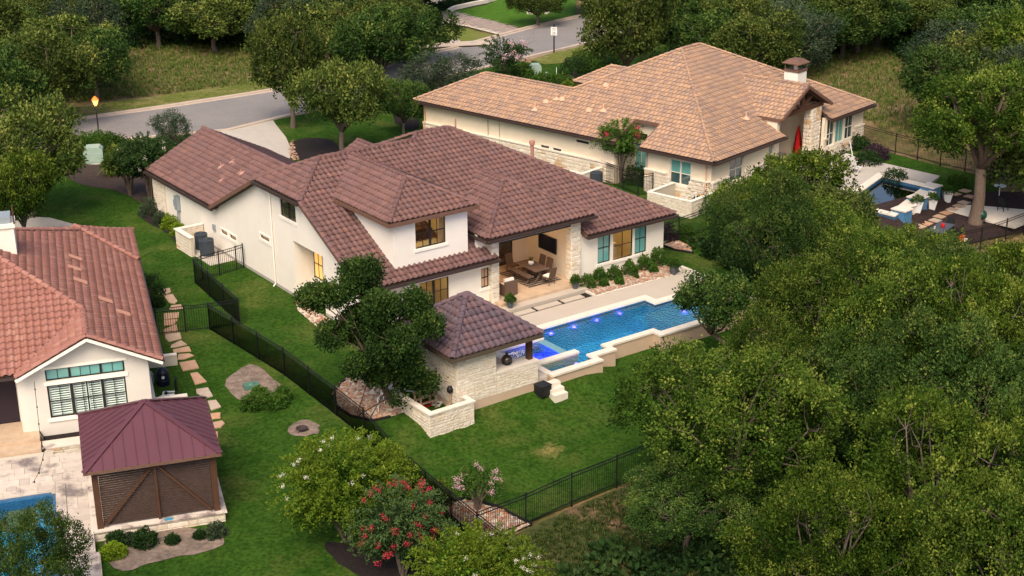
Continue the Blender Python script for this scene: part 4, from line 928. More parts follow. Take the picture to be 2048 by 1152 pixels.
stone_face(pv, (32.6, 53.9, 0), LX, LY, 0, 4.3, -.08, 2.44, ch=(.11, .2), ln=(.22, .6), dep=.04)
mb = MB(); mb.box(34.73, 37.16, 49.55, 50.35, .935, 1.02); pv.part('counter_top', mb, M_cope)
mb = MB(); mb.box(32.86, 37.1, 49.7, 54.2, -.0, .02); pv.part('floor', mb, M_trav)
for (a, b) in ((36.75, 49.85), (36.75, 53.75), (34.6, 53.8)):
    mb = MB(); zb = 1.02 if b < 50 else 0; mb.box(a, a + .24, b, b + .24, zb, 2.42); pv.part('post', mb, M_wood)
E0 = 2.5; pe = [(32.1, 49.2, E0), (37.06, 49.2, E0), (37.06, 54.16, E0), (32.1, 54.16, E0)]; ap = (34.58, 51.68, 4.25)
fs_ = [[pe[i], pe[(i + 1) % 4], ap] for i in range(4)]
ro2 = pv.part('roof', decks(fs_), M_deckb); R2 = Roof(pv, ro2, M_tilep, s_tile, seed=9)
for F in fs_: R2.face(F)
R2.flush()
for p in pe: R2.caps(Z(*p), Z(*ap), .14)
mb = MB(); mb.lathe((34.58, 51.68, 4.24), [(.26, 0), (.2, .09), (.02, .15)], 8); pv.part('roof_finial', mb, M_tilep)
M_olivef = mat('fascia_olive', (.085, .065, .045), rough=.6)
for i in range(4):
    a, b = np.array(pe[i]), np.array(pe[(i + 1) % 4]); c_ = np.array([34.58, 51.68, E0]); f_ = 1.004; mb = MB(); mb.beam(c_ + (a - c_) * f_ - [0, 0, .1], c_ + (b - c_) * f_ - [0, 0, .1], .06, .2); pv.part('fascia', mb, M_olivef)
mb = MB()
mb.box(32.15, 37.0, 49.25, 54.1, 2.36, 2.40); pv.part('ceiling', mb, M_woodl)
flush_stones(pv, M_stone)
kg = Th('kamado_grill', 'dark round kamado grill on the pavilion counter', 'grill', W(35.65, 50.05, 1.02), YM)
mb = MB(); mb.lathe((0, 0, 0), [(.12, 0), (.24, .1), (.26, .22)], 16); kg.part('firebox', mb, M_blackp, smooth=True)
mb = MB(); mb.lathe((0, 0, .225), [(.265, 0), (.25, .1), (.16, .22), (.06, .26)], 16); kg.part('lid', mb, mat('kamado_glaze', (.05, .03, .02), rough=.2, spec=.7), smooth=True)
mb = MB(); mb.lathe((0, 0, .48), [(.05, 0), (.05, .08), (.07, .1)], 10); kg.part('vent_cap', mb, M_black)
# ================================================================ STORAGE YARD
sy = house('storage_enclosure', 'low white stone enclosure on the lawn in front of the pavilion', 'enclosure', 30.62, 48.9, YM)
mb = MB(); mb.box(30.66, 33.0, 48.94, 49.1, -1.6, .28); mb.box(30.66, 30.82, 49.11, 52.9, -1.6, .28); mb.box(32.84, 33.0, 49.11, 49.56, -1.6, .28); sy.part('wall', mb, M_mortar)
bw_ = lambda v: -1.15 + (v - 48.9) * .2
stone_face(sy, (30.62, 48.94, 0), RX, RY, 0, 2.4, -1.05, .28, ch=(.10, .17), ln=(.2, .5), dep=.045, seed=3)
stone_face(sy, (30.66, 53.1, 0), LX, LY, 0, 4.2, -1.05, .28, ch=(.10, .17), ln=(.2, .5), dep=.045, seed=4)
mb = MB(); mb.box(30.58, 33.06, 48.86, 49.14, .285, .36); mb.box(30.58, 30.88, 49.141, 53.1, .285, .36); mb.box(32.8, 33.06, 49.141, 49.55, .285, .36); sy.part('cap', mb, M_cap)
flush_stones(sy, M_stone)
flat('storage_pad', [(30.9, 49.12), (32.85, 49.12), (32.85, 49.55), (32.56, 49.56), (32.56, 53), (30.9, 53)], -.9, -.62, M_found)
rk = Th('timber_rack', 'rough timber rack with shelves inside the low stone enclosure', 'rack', W(31.6, 50.6, -.62), YM)
for x in (-.35, .45):
    for y in (0, .5): mb = MB(); mb.box(x, x + .08, y, y + .08, 0, 1.05); rk.part('post', mb, M_woodl)
for z in (.15, .6, .97): mb = MB(); mb.box(-.4, .58, -.02, .07, z, z + .06); mb.box(-.4, .58, .5, .59, z, z + .06); rk.part('rail', mb, M_woodl)
mb = MB(); mb.box(-.36, .54, .07, .5, .21, .23); rk.part('shelf', mb, M_woodg)
def bits(name, label, cat, loc, yaw, mb, m, **k): return single(name, label, cat, mb, m, loc, yaw, **k)
mb = MB(); mb.lathe((0, 0, 0), [(.2, 0), (.26, .1), (.26, .75), (.2, .9), (.05, .95)], 14); bits('pool_filter', 'black pool filter tank behind the timber rack', 'filter', W(32.1, 52.0, -.62), 0, mb, M_blackp, smooth=True)
t = Th('pool_pump', 'black pool pump with pale pipes in the stone enclosure', 'pump', W(31.4, 51.6, -.62), YM)
mb = MB(); mb.tube([(-.3, 0, .2), (.3, 0, .2)], .14, 12); t.part('motor', mb, M_blackp); mb = MB(); mb.lathe((.45, 0, 0), [(.12, 0), (.14, .3), (.1, .4)], 12); t.part('strainer', mb, M_blackp); mb = MB(); mb.tube([(.45, 0, .3), (.45, 0, .7), (.1, .5, .7), (.1, .8, .7)], .04, 8); t.part('pipe', mb, M_white)
t = Th('buoy_post', 'black round head on a tan post inside the enclosure', 'post', W(32.45, 50.0, -.62), YM)
mb = MB(); mb.box(-.035, .035, -.035, .035, 0, 1.1); t.part('post', mb, M_woodl); mb = MB(); mb.lathe((0, 0, 1.1), [(.05, 0), (.14, .08), (.15, .2), (.1, .32), (.03, .36)], 14); t.part('head', mb, M_blackp, smooth=True)
for k, (u_, v_, m_, l_, r_) in enumerate(((32.2, 49.45, M_red, 'small red ball in the corner of the stone enclosure', .1), (31.95, 49.35, M_bushb, 'small lime green ball in the corner of the stone enclosure', .1), (32.35, 49.5, M_white, 'small white ball beside the red one in the enclosure', .08))):
    mb = MB(); mb.lathe((0, 0, 0), [(.02, 0), (r_ * .8, r_ * .4), (r_, r_), (r_ * .8, r_ * 1.6), (.02, r_ * 2)], 12); bits('ball', l_, 'ball', W(u_, v_, -.62), 0, mb, m_, smooth=True)
mb = MB(); mb.beam((-.45, 0, .55), (.45, 0, .75), .07, .09); mb.box(-.45, -.38, -.04, .04, 0, .55); mb.box(.36, .43, -.04, .04, 0, .7); bits('sawhorse', 'tan timber bar on short legs near the front of the enclosure', 'sawhorse', W(31.85, 49.55, -.62), YM + .3, mb, M_woodl)
for k, (u_, v_, m_, l_) in enumerate(((31.35, 50.2, M_blackp, 'black crate low against the left stone wall'), (31.9, 51.1, M_red, 'red crate under the timber rack'), (31.7, 50.0, M_potg, 'grey bin between rack and front wall'), (32.3, 50.9, M_white, 'white bucket at the right end of the rack'))):
    mb = MB(); a_ = .2; mb.prism([(-a_, -a_), (a_, -a_), (a_, a_), (-a_, a_)], 0, .06)
    for q in ((-a_, a_, -a_, -a_ + .03), (-a_, a_, a_ - .03, a_), (-a_, -a_ + .03, -a_ + .031, a_ - .031), (a_ - .03, a_, -a_ + .031, a_ - .031)): mb.box(*q, .061, .34)
    bits('crate', l_, 'crate', W(u_, v_, -.62), YM + .2 * k, mb, m_)
# ================================================================ GROUND
xs = np.unique(np.r_[np.arange(-260, -60, 8), np.arange(-60, 80, .5), np.arange(80, 300, 8)]); ys = np.unique(np.r_[np.arange(-40, 30, 5), np.arange(30, 180, .5), np.arange(180, 520, 8)])
X, Y = np.meshgrid(xs, ys); Zt = gz(X, Y)
def holes(X, Y, Zt):
    def fr(yaw): return X * math.cos(yaw) + Y * math.sin(yaw), -X * math.sin(yaw) + Y * math.cos(yaw)
    U, V_ = fr(YM); Zt = Zt - np.where((U > 37.4) & (U < 50.9) & (V_ > 49.75) & (V_ < 54.8), 2.4, 0)
    U, V_ = fr(YL); Zt = Zt - np.where((U > -14) & (U < -2.3) & (V_ > 47.5) & (V_ < 54.5), 2.2, 0)
    Q = H2P; 
    ins = np.zeros(X.shape, bool)
    for a, b in zip(Q, np.roll(Q, -1, 0)):
        c = (a[1] > Y) != (b[1] > Y); t = (Y - a[1]) / (b[1] - a[1] + 1e-12); ins ^= c & (X < a[0] + t * (b[0] - a[0]))
    return Zt - np.where(ins, 2.0, 0)
_cc = H2C.mean(0); H2P = _cc + (H2C - _cc) * .9
Zt = holes(X, Y, Zt)
i = (np.arange(len(ys) - 1)[:, None] * len(xs) + np.arange(len(xs) - 1)).ravel()
link('ground', fast_mesh('ground', np.c_[X.ravel(), Y.ravel(), Zt.ravel() - .12], np.c_[i, i + 1, i + 1 + len(xs), i + len(xs)], M_ground, smooth=True), kind='structure')
gp = lambda *P: [G(x, y) for x, y in P]
# lawns
def cutpatch(name, pts, dz, material, step, cuts, **kw): return patch(name, pts, dz, material, step, **kw)
far_l = gp((-500, 350), (100, 300), (163, 286), (200, 284), (330, 271), (455, 262), (540, 241), (640, 222), (760, 185), (830, 155), (905, 122), (1000, 118), (1060, 125), (1105, 112), (1148, 99))
LAWN = far_l + gp((1230, 75), (1320, 60), (1420, 110)) + [W(82, 73, 0, YR), W(96.5, 70, 0, YR), W(96.5, 51, 0, YR)] + gp((1722, 291), (1790, 308), (1880, 333), (1980, 355), (2000, 392), (1930, 398), (1880, 385), (1850, 420), (1750, 430), (1560, 500), (1480, 640)) \
    + [W(50.5, 49.9), W(50, 44), W(38, 42), W(28, 41.6), W(28.0, 33)] + gp((600, 1400), (-500, 1500))
HA = [W(*p) for p in ((32.75, 49.75), (38.0, 49.72), (40.9, 49.72), (40.9, 50.32), (42.25, 50.32), (42.25, 50.9), (45.4, 50.9), (45.4, 50.38), (52.95, 50.35), (52.95, 57.9), (52.8, 58.8), (46, 59.5), (33.4, 59.0), (32.75, 54.0))]
HB = [W(*p, 0, YL) for p in ((-14.5, 46.6), (-.75, 46.6), (-.75, 57.5), (-2.3, 58.5), (-14.5, 58.5))]
patch('lawn', LAWN, 0, M_lawn, .7, cut=[HA, HB, [tuple(p) for p in H2P]])
M_tar = mat('road_tar', (.11, .10, .10), (.15, .14, .135), 2, .8)
# street with kerbs
near = gp((-60, 316), (80, 297), (200, 283), (330, 270), (455, 261), (540, 240), (640, 214), (760, 180), (830, 150), (905, 125), (1000, 108), (1105, 103), (1148, 97), (1260, 68), (1400, 30), (1600, -30))
near = gp((-60, 316), (80, 297), (200, 283), (330, 271), (455, 260), (545, 238), (650, 212), (760, 184), (850, 160), (960, 137), (1045, 116), (1148, 92), (1260, 60), (1400, 20), (1600, -40))
far = gp((-60, 262), (60, 250), (152, 240), (330, 215), (500, 189), (640, 166), (740, 147), (820, 113), (905, 98), (990, 75), (1060, 56), (1148, 36), (1260, 8), (1400, -25), (1600, -75))
patch('street', near + far[::-1], .012, M_asph, 1.2)
def ribbon(name, pts, w_, z0, z1, material, side):
    P = [np.array(p[:2]) for p in pts]; L = []
    for k, p in enumerate(P):
        d = P[min(k + 1, len(P) - 1)] - P[max(k - 1, 0)]; d /= np.linalg.norm(d); L.append(p + np.array([-d[1], d[0]]) * w_ * side)
    mb = MB(); V = []; n = len(P)
    for q in (P, L):
        for z in (z0, z1): V += [(p[0], p[1], float(gz(p[0], p[1])) + z) for p in q]
    fs = []
    for k in range(n - 1): fs += [(n + k, n + k + 1, 3 * n + k + 1, 3 * n + k), (k, k + 1, n + k + 1, n + k), (2 * n + k, 3 * n + k, 3 * n + k + 1, 2 * n + k + 1)]
    mb.add(V, fs); return link(name, mb.mesh(name, material), kind='structure')
def dense(pts, k=6):
    out = []
    for a, b in zip(pts[:-1], pts[1:]): out += [a + (b - a) * j / k for j in range(k)]
    return out + [pts[-1]]
ribbon('kerb', dense(near), .38, -.15, .12, M_kerb, -1); ribbon('kerb', dense(far), .42, -.15, .14, M_kerb, 1)
ribbon('gutter_pan', dense(near), .35, -.1, .022, M_kerb, 1); ribbon('gutter_pan', dense(far), .35, -.1, .022, M_kerb, -1)
rgc = random.Random(5)
for k in range(12):
    a = 1 + rgc.random() * 11; i_ = int(a); f_ = a - i_; N_, F_ = near[i_] + (near[i_ + 1] - near[i_]) * f_, far[min(i_, 13)] + (far[min(i_ + 1, 14)] - far[min(i_, 13)]) * f_
    P_ = [N_ + (F_ - N_) * (.06 + .88 * j / 6) + np.array([rgc.uniform(-.5, .5), rgc.uniform(-.3, .3), 0]) * (j not in (0, 6)) for j in range(7)] if k % 2 else [N_ + (F_ - N_) * rgc.uniform(.3, .7) + np.array([1, .45, 0]) * (j * 1.1 - 3) + np.array([0, rgc.uniform(-.15, .15), 0]) for j in range(7)]
    L_ = [p[:2] + np.array([-.03, .05]) for p in P_]; patch('tar_seam', [p[:2] for p in P_] + L_[::-1], .018, M_tar, 2.0)
# verges, beds
patch('verge', far[:6] + gp((585, 150), (500, 165), (330, 190), (180, 210), (60, 222), (-60, 240)), .03, M_lawnf, .8)
patch('verge', gp((790, 116), (860, 92), (862, 50), (905, 52), (996, 73), (905, 98), (822, 114)), .03, mat('far_verge', (.10, .15, .02), (.17, .16, .05), .5, .95, .6, 12, spec=.1), .8)
patch('far_lawn', gp((893, 22), (960, 0), (1030, -14), (1150, -8), (1152, 33), (1060, 56), (1037, 55), (960, 38)), .03, M_lawnb, .9)
patch('verge', gp((1148, 97), (1105, 107), (1060, 120), (1090, 130), (1150, 125), (1230, 90), (1230, 72)), .045, M_lawnf, .8)
drv = gp((440, 262), (545, 239), (552, 250), (572, 275), (583, 300), (578, 325)) + [W(48, 78), W(41.5, 78), W(41.5, 88)]
patch('driveway', drv, .03, M_conc, .7)
drv2 = gp((1035, 57), (1000, 70), (930, 52), (866, 44), (860, 10), (870, -40), (905, -40), (893, 22), (960, 38))
for _a, _b in (((470, 262), (566, 262)), ((520, 285), (583, 290)), ((500, 248), (575, 320))):
    A_, B_ = G(*_a), G(*_b); _d = (B_ - A_)[:2]; _d /= np.linalg.norm(_d); _n = np.array([-_d[1], _d[0]]) * .02; patch('driveway_joint', [A_[:2] - _n, B_[:2] - _n, B_[:2] + _n, A_[:2] + _n], .036, M_found, 1.0)
patch('paver_driveway', drv2, .012, M_mortar, .8)
def pavers(poly, cell, ang, material, label, zz=.03, parent=None, limit=300, stretch=(1, 1)):
    A = np.array([p[:2] for p in poly]); c0 = A.mean(0); R_ = np.array([[math.cos(ang), -math.sin(ang)], [math.sin(ang), math.cos(ang)]]); r = np.abs(A - c0).max() * 1.5; t = []
    for i in range(int(-r / cell), int(r / cell)):
        for j in range(int(-r / cell / .5), int(r / cell / .5)):
            p = c0 + R_ @ np.array([(i + (.5 if j % 2 else 0)) * cell, j * cell * .5])
            if inside(A, p[0], p[1]): t.append(p)
    V = []; F = []; T = []; rg = random.Random(3); b = np.array([(x, y) for y in (0, .46) for x in (0, .96)]) * cell
    for k, p in enumerate(t):
        q = p + b @ R_.T; z = float(gz(p[0], p[1])) + zz + rg.uniform(0, .006); V += [(q[0][0], q[0][1], z), (q[1][0], q[1][1], z), (q[3][0], q[3][1], z), (q[2][0], q[2][1], z)]
        V += [(a, b_, z - .03) for a, b_, _ in V[-4:]]; o = k * 8; F += [(o, o + 1, o + 2, o + 3), (o, o + 4, o + 5, o + 1), (o + 1, o + 5, o + 6, o + 2), (o + 2, o + 6, o + 7, o + 3), (o + 3, o + 7, o + 4, o)]; T += [rg.random()] * 5
    return link('pavers', fast_mesh('pavers', V, F, material, T), kind='stuff', label=label)
pavers(drv2, .8, .35, M_paver, 'pinkish paving of the drive across the street')
# storm drain
dr = Th('storm_drain', 'concrete storm drain with two round lids across the street', 'drain', G(920, 95, .0), .22)
mb = MB(); mb.box(-4.0, 3.4, 0, 2.0, -.1, .2); dr.part('slab', mb, M_kerb)
for x in (-2.5, 1.6):
    mb = MB(); mb.lathe((x, 1.1, .2), [(.38, 0), (.38, .02)], 16); dr.part('manhole_lid', mb, M_found)
for x in (-2.3, 1.3):
    mb = MB(); mb.box(x - 1.4, x + 1.4, -.02, .1, -.02, .14); dr.part('inlet', mb, M_blackp)
for x, y, s_ in ((908, 83, .55), (875, 93, .6), (877, 79, .3)):
    mb = MB(); mb.box(-s_, s_, -s_, s_, 0, .06); mb.lathe((0, 0, .06), [(.12, 0), (.1, .04)], 10); bits('utility_cover', {908: 'pale square utility cover on the grass across the street', 875: 'flat pale cover nearest the dark trees across the street', 877: 'smallest pale cover in the grass across the street'}[x], 'cover', G(x, y, .03), .3, mb, M_conc)
patch('mulch_bed', chaikin(gp((585, 283), (612, 276), (660, 278), (682, 296), (676, 312), (640, 324), (596, 322), (583, 305)), 2, .035), .05, M_mulch, .5)
rocks('river_rock_border', gp((578, 290), (586, 281), (590, 300), (598, 321), (584, 322), (578, 305)), .09, 40, M_rock, 3)
patch('mulch_bed', chaikin(gp((270, 425), (298, 408), (312, 410), (330, 450), (372, 470), (366, 500), (330, 462), (296, 448)), 2, .035), .05, M_mulch, .4)
patch('garden_bed', chaikin(gp((120, 345), (170, 325), (300, 345), (330, 390), (300, 420), (240, 380), (160, 372)), 2, .035), .03, mat('brown_bed', (.07, .045, .035), (.04, .028, .022), 3, .95, .8, 12), .5)
patch('mulch_bed', chaikin(gp((780, 225), (840, 232), (838, 262), (800, 258)), 2, .035), .05, M_mulch, .5)
patch('mulch_bed', chaikin(gp((1040, 165), (1110, 150), (1240, 148), (1250, 190), (1130, 190)), 2, .035), .05, mat('garden_soil', (.08, .06, .045), (.05, .04, .03), 3, .95, .8, 12), .6)
patch('far_bed', chaikin(gp((868, 5), (960, -8), (990, -2), (985, 8), (910, 22), (885, 26)), 2, .035), .05, M_mulch, .8)
ribbon('stone_edging', [G(*p) for p in ((893, 27), (905, 20), (940, 12), (970, 6), (988, 0), (990, -10))], .45, -.1, .45, M_cope, -1)
# the drive behind the left neighbour
patch('left_driveway', gp((20, 432), (100, 436), (170, 455), (200, 475), (100, 500), (0, 520), (-60, 480), (-60, 430)), .03, M_conc, .6)
# gravel bed under the oak by the storage yard
gb = gp((667, 790), (680, 768), (714, 741), (760, 720), (800, 725), (800, 800)) + [W(30.55, 51.0)] + gp((776, 836), (745, 842), (700, 832), (672, 812))
patch('gravel_bed', gb, .03, M_mortar, .4); rocks('river_rock', gb, .085, 62, M_rock, 11); ribbon('bed_edging', dense([G(*p) for p in ((714, 741), (680, 768), (666, 790), (671, 814), (700, 834), (745, 844), (782, 836))], 4), .09, -.1, .10, M_edge, 1)
gb2 = gp((590, 600), (612, 612), (660, 640), (640, 660), (596, 622)); patch('gravel_bed', gb2, .03, M_mortar, .4); rocks('river_rock', gb2, .085, 55, M_rock, 12)
gb3 = gp((925, 1050), (882, 1010), (930, 1000), (990, 1016), (1060, 1050), (990, 1082)); patch('gravel_bed', gb3, .03, M_mortar, .4); rocks('river_rock', gb3, .09, 60, M_rock, 13)
ribbon('bed_edging', dense([G(*p) for p in ((885, 1008), (930, 998), (990, 1014), (1062, 1050))], 4), .09, -.1, .10, M_edge, 1)
gb4 = [W(46.25, 56.65), W(52.0, 56.4), W(52.6, 57.4), W(52.6, 58.6), W(46.7, 58.6), W(46.25, 58.2)]; patch('gravel_bed', gb4, .14, M_mortar, .4); rocks('river_rock', gb4, .08, 60, M_rock, 14, lift=.15)
ribbon('bed_edging', dense([W(46.2, 56.45, .0), W(52.3, 56.4, .0), W(52.95, 57.4, 0)], 5), .1, 0, .17, M_cope, 1)
gb5 = gp((1323, 485), (1345, 478), (1375, 490), (1385, 505), (1350, 500), (1325, 492)); patch('gravel_bed', gb5, .03, M_mortar, .4); rocks('river_rock', gb5, .09, 50, M_rock, 15); ribbon('bed_edging', dense([G(*p) for p in ((1322, 490), (1350, 501), (1388, 507))], 4), .09, -.1, .12, M_edge, -1)
patch('bare_patch', chaikin(gp((447, 762), (480, 738), (510, 725), (560, 770), (575, 790), (560, 818), (500, 812), (460, 790)), 2, .035), .03, M_dirt, .4)
patch('bare_patch', chaikin(gp((573, 860), (585, 848), (612, 838), (640, 850), (640, 868), (605, 874), (578, 870)), 2, .035), .03, M_dirt, .4)
patch('worn_grass', chaikin(gp((1066, 900), (1095, 884), (1120, 888), (1130, 906), (1095, 917), (1072, 909)), 3, .16), .012, mat('worn_turf', (.115, .115, .022), (.05, .075, .012), 2.4, .95, .8, fine=(8, .6, 1.4)), .3)
patch('worn_grass', chaikin(gp((1076, 902), (1095, 893), (1108, 896), (1106, 906), (1090, 910)), 3, .12), .02, mat('bare_turf', (.19, .155, .045), (.09, .095, .018), 3.4, .95, .8, fine=(9, .6, 1.4)), .3)
patch('brush_slope', [W(28.2, 41.1), W(33, 41.6), W(38, 41.8), W(44, 42.1), W(52, 42.8), W(58, 36), W(60, 20), W(28.2, 24)], .0, mat('brush_soil', (.030, .046, .012), (.070, .070, .028), .9, .97, 1, 6, c3=(.20, .115, .080), s3=.35, k3=.88, spec=.05, contrast=1.2, fine=(3, .6, 1.35)), .7)
patch('brown_bed', chaikin(gp((205, 1085), (240, 1050), (440, 1060), (455, 1090), (400, 1108), (300, 1125), (250, 1148), (215, 1130)), 2, .035), .03, M_dirt, .4)
patch('brown_bed', chaikin(gp((640, 1075), (760, 1110), (900, 1130), (920, 1180), (740, 1170), (665, 1120)), 2, .035), .03, M_mulch, .5)
mulch2 = gp((1630, 445), (1700, 425), (1770, 405), (1905, 385), (2120, 400), (2120, 445), (1905, 495), (1800, 520), (1660, 520)); patch('mulch_bed', chaikin(mulch2), .04, mat('red_mulch', (.045, .024, .022), (.02, .012, .012), 6, .95, 1, 22, contrast=1.4), .6)
# ================================================================ FENCES
def fence(label, pts, hgt=1.42, step=2.25, mesh=False, gate=None, group=None, z=None):
    """pts are ground points; posts and rails are parts, pickets are joined"""
    P = [np.array(p, float) for p in pts]; t = Th('metal_fence', label, 'fence', P[0], 0, group); o = P[0]
    pk = MB(); nn = 0
    for a, b in zip(P[:-1], P[1:]):
        L = np.linalg.norm((b - a)[:2]); k = max(1, int(round(L / step)))
        for j in range(k):
            p, q = a + (b - a) * j / k, a + (b - a) * (j + 1) / k
            for e in (p, q): e[2] = float(gz(e[0], e[1])) if z is None else z
            p, q = p - o, q - o
            mb = MB(); ang = math.atan2(q[1] - p[1], q[0] - p[0]); mb.box(p[0] - .032, p[0] + .032, p[1] - .032, p[1] + .032, p[2] - .3, p[2] + hgt + .05); mb.lathe((p[0], p[1], p[2] + hgt + .05), [(.045, 0), (.02, .04)], 6); t.part('post', mb, M_black)
            if j == k - 1 and b is P[-1]: mb = MB(); mb.box(q[0] - .032, q[0] + .032, q[1] - .032, q[1] + .032, q[2] - .3, q[2] + hgt + .05); t.part('post', mb, M_black)
            for zz in (.12, hgt - .16, hgt - .01):
                mb = MB(); mb.beam((p[0], p[1], p[2] + zz), (q[0], q[1], q[2] + zz), .03, .035); t.part('rail', mb, M_black)
            d = (q - p); m_ = int(L / k / .115)
            for i in range(1, m_):
                c_ = p + d * i / m_; s_ = .009; pk.add([(c_[0] - s_, c_[1], c_[2] + .05), (c_[0] + s_, c_[1], c_[2] + .05), (c_[0], c_[1] + s_ * 1.4, c_[2] + .05), (c_[0] - s_, c_[1], c_[2] + hgt - .0), (c_[0] + s_, c_[1], c_[2] + hgt), (c_[0], c_[1] + s_ * 1.4, c_[2] + hgt)], [(0, 1, 4, 3), (1, 2, 5, 4), (2, 0, 3, 5)])
            if mesh:
                mb = MB(); n_ = np.cross(d / np.linalg.norm(d), (0, 0, 1)) * .02; mb.slab([p + n_ + [0, 0, .03], q + n_ + [0, 0, .03], q + n_ + [0, 0, hgt - .2], p + n_ + [0, 0, hgt - .2]], n_ * .1); t.part('mesh_screen', mb, M_mesh)
    t.part('pickets', pk, M_black, kind='stuff'); return t
M_mesh = glassmat('fence_mesh', (.62, .62, .62), .02, .5)
fence('black metal fence with a gate between the house wall and the lawn', [G(488, 536), G(474, 541), G(440, 551), G(406, 560), G(391, 566)])
fence('short black fence run from the gate panel to the corner post', [G(391, 567), G(480, 648)], mesh=True)
fence('black fence crossing the flagstone path beside the red roofed house', [G(480, 650), G(420, 659), G(372, 664), G(315, 671), G(296, 673)])
fence('long black mesh fence running down the lawn to the garden corner', [G(420, 660), W(28.0, 57.5), W(27.95, 50), W(27.9, 45.0), W(27.9, 41.3), W(27.9, 37.5)], mesh=True)
fence('black metal fence along the back of the lawn below the trees', [W(27.95, 41.35), W(33, 41.8), W(38, 42), W(44, 42.3), W(51, 43)], step=2.2)
fence('black fence between the two big houses by the pink crepe myrtle', [G(1150, 340), G(1245, 378), G(1276, 392), G(1305, 388)])
fence('black fence beside the bedroom wing and the rock bed', [W(53.0, 60.5), W(56, 60.8), W(59, 61.2), W(62, 60.5)])
fence('black fence between the green lawn and the dry field at the far right', [G(1722, 287), G(1790, 306), G(1880, 330), G(1980, 352)])
fence('black fence along the mulch terrace at the right edge', [G(1905, 512), G(1960, 500), G(2010, 482), G(2120, 440)])
# ================================================================ RIGHT NEIGHBOUR (tan roof)
rh = house('tan_roof_house', 'cream stucco and limestone house with wide flat tan tile roof', 'house', 74.7, 49.8, YR)
mb = MB()
wing = [(55.0 - 53.02, 55.0 - 51.38, .9, 2.5)]
wall(mb, (74.7, 55.0, 0), LX, LY, 0, 5.2, -.3, 3.0, .2, wing)
slits = [(75.6 - 64.07, 75.6 - 63.3, 1.36, 1.54), (75.6 - 62.95, 75.6 - 62.2, 1.34, 1.52), (75.6 - 60.88, 75.6 - 59.78, 2.28, 2.46)]
wall(mb, (74.7, 75.6, 0), LX, LY, 0, 18.2, -.3, 2.98, .2, slits)
rp = [(57.6 - 57.4, 57.6 - 56.35, .3, 2.42), (57.6 - 57.4, 57.6 - 56.35, 2.65, 3.15)]
wall(mb, (76.7, 57.6, 0), LX, LY, .0, 2.8, -.3, 4.05, .2, rp)
mb.box(74.7, 76.7, 57.4, 57.6, -.3, 3.0); mb.slab([(74.9, 57.4, 3.0), (76.7, 57.4, 3.0), (76.7, 57.4, 3.95)], (0, .2, 0)); mb.box(74.7, 76.7, 54.8, 55.0, -.3, 3.0)

rr = [(2.1, 3.7, 1.0, 2.55), (6.75, 7.3, 1.2, 2.5)]
wall(mb, (74.7, 49.8, 0), RX, RY, .2, 8.0, -.3, 3.0, .2, rr)
r3 = [(.40, 1.5, .83, 2.78), (1.62, 2.85, .83, 2.78), (2.95, 4.15, .83, 2.78)]
wall(mb, (88.6, 49.8, 0), RX, RY, 0, 5.6, -.3, 3.0, .2, r3); mb.box(94.0, 94.2, 50.0, 66, -.3, 3.0)
rh.part('wall', mb, M_stucco_c)
mb = MB(); wall(mb, (82.7, 54.5, 0), RX, RY, 0, 5.9, -.3, 4.3, .2, [(.2, 2.1, .0, 2.2)]); mb.box(82.5, 82.69, 49.9, 54.6, -.3, 3.95); mb.box(88.41, 88.6, 50.7, 54.6, -.3, 4.0); rh.part('patio_wall', mb, M_stucco_c)
mb = MB(); mb.box(82.7, 88.4, 48.2, 54.5, -.4, .05); rh.part('patio_floor', mb, M_conc)
M_tf = M_trim
window(rh, (74.7, 55.0, 0), LX, LY, *wing[0], 2, (.47,), M_teal, frame=M_cap, trim=M_cap, surround=True, glass2=M_teald, mull=(.5,))
for s_ in slits: window(rh, (74.7, 75.6, 0), LX, LY, *s_, 2, (), M_darkg, fw=.03, trim=M_cap, surround=True, sill=False)
window(rh, (76.7, 57.6, 0), LX, LY, *rp[0], 2, (), M_teal, frame=M_cap, sill=False, trim=M_cap, surround=True); window(rh, (76.7, 57.6, 0), LX, LY, *rp[1], 2, (), M_darkg, sill=False, trim=M_cap)
for q in rr: window(rh, (74.7, 49.8, 0), RX, RY, *q, 2, (.5,), M_teald, frame=M_cap, trim=M_cap)
window(rh, (88.6, 49.8, 0), RX, RY, *r3[0], 2, (.45,), M_teald, frame=M_cap, trim=M_cap, surround=True); window(rh, (88.6, 49.8, 0), RX, RY, *r3[1], 2, (), M_teal, frame=M_cap, trim=M_cap); window(rh, (88.6, 49.8, 0), RX, RY, *r3[2], 2, (.45,), M_teald, frame=M_cap, trim=M_cap, surround=True)
window(rh, (82.7, 54.5, 0), RX, RY, .2, 2.1, .02, 2.2, 2, (), M_darkg, sill=False)
def veneer(o, h, n, x0, x1, z0, z1, holes_=()):
    mb = MB(); o = np.array(o, float)
    wall(mb, o + np.array(n) * .10, h, n, x0, x1, z0, z1, .098, [q for q in holes_]); rh.part('veneer_backing', mb, M_mortar)
    stone_face(rh, o + np.array(n) * .10, h, n, x0, x1, z0, z1, ch=(.16, .28), ln=(.3, .8), dep=.045, cut=lambda x, z: any(q[0] - .02 < x < q[1] + .02 and q[2] - .02 < z < q[3] + .02 for q in holes_))
    mb = MB()
    segs = [(x0, x1)]
    for q in holes_:
        if q[2] < z1 < q[3]: segs = [s for a, b in segs for s in ((a, min(b, q[0] - .1)), (max(a, q[1] + .1), b)) if s[1] > s[0] + .05]
    for a, b in segs: mb = MB(); mb.obox(o, h, n, a, b, .0, .18, z1 + .002, z1 + .09); rh.part('stone_ledge', mb, M_cap)
wg = (wing[0][0] - .1, wing[0][1] + .1, wing[0][2] - .17, 3)
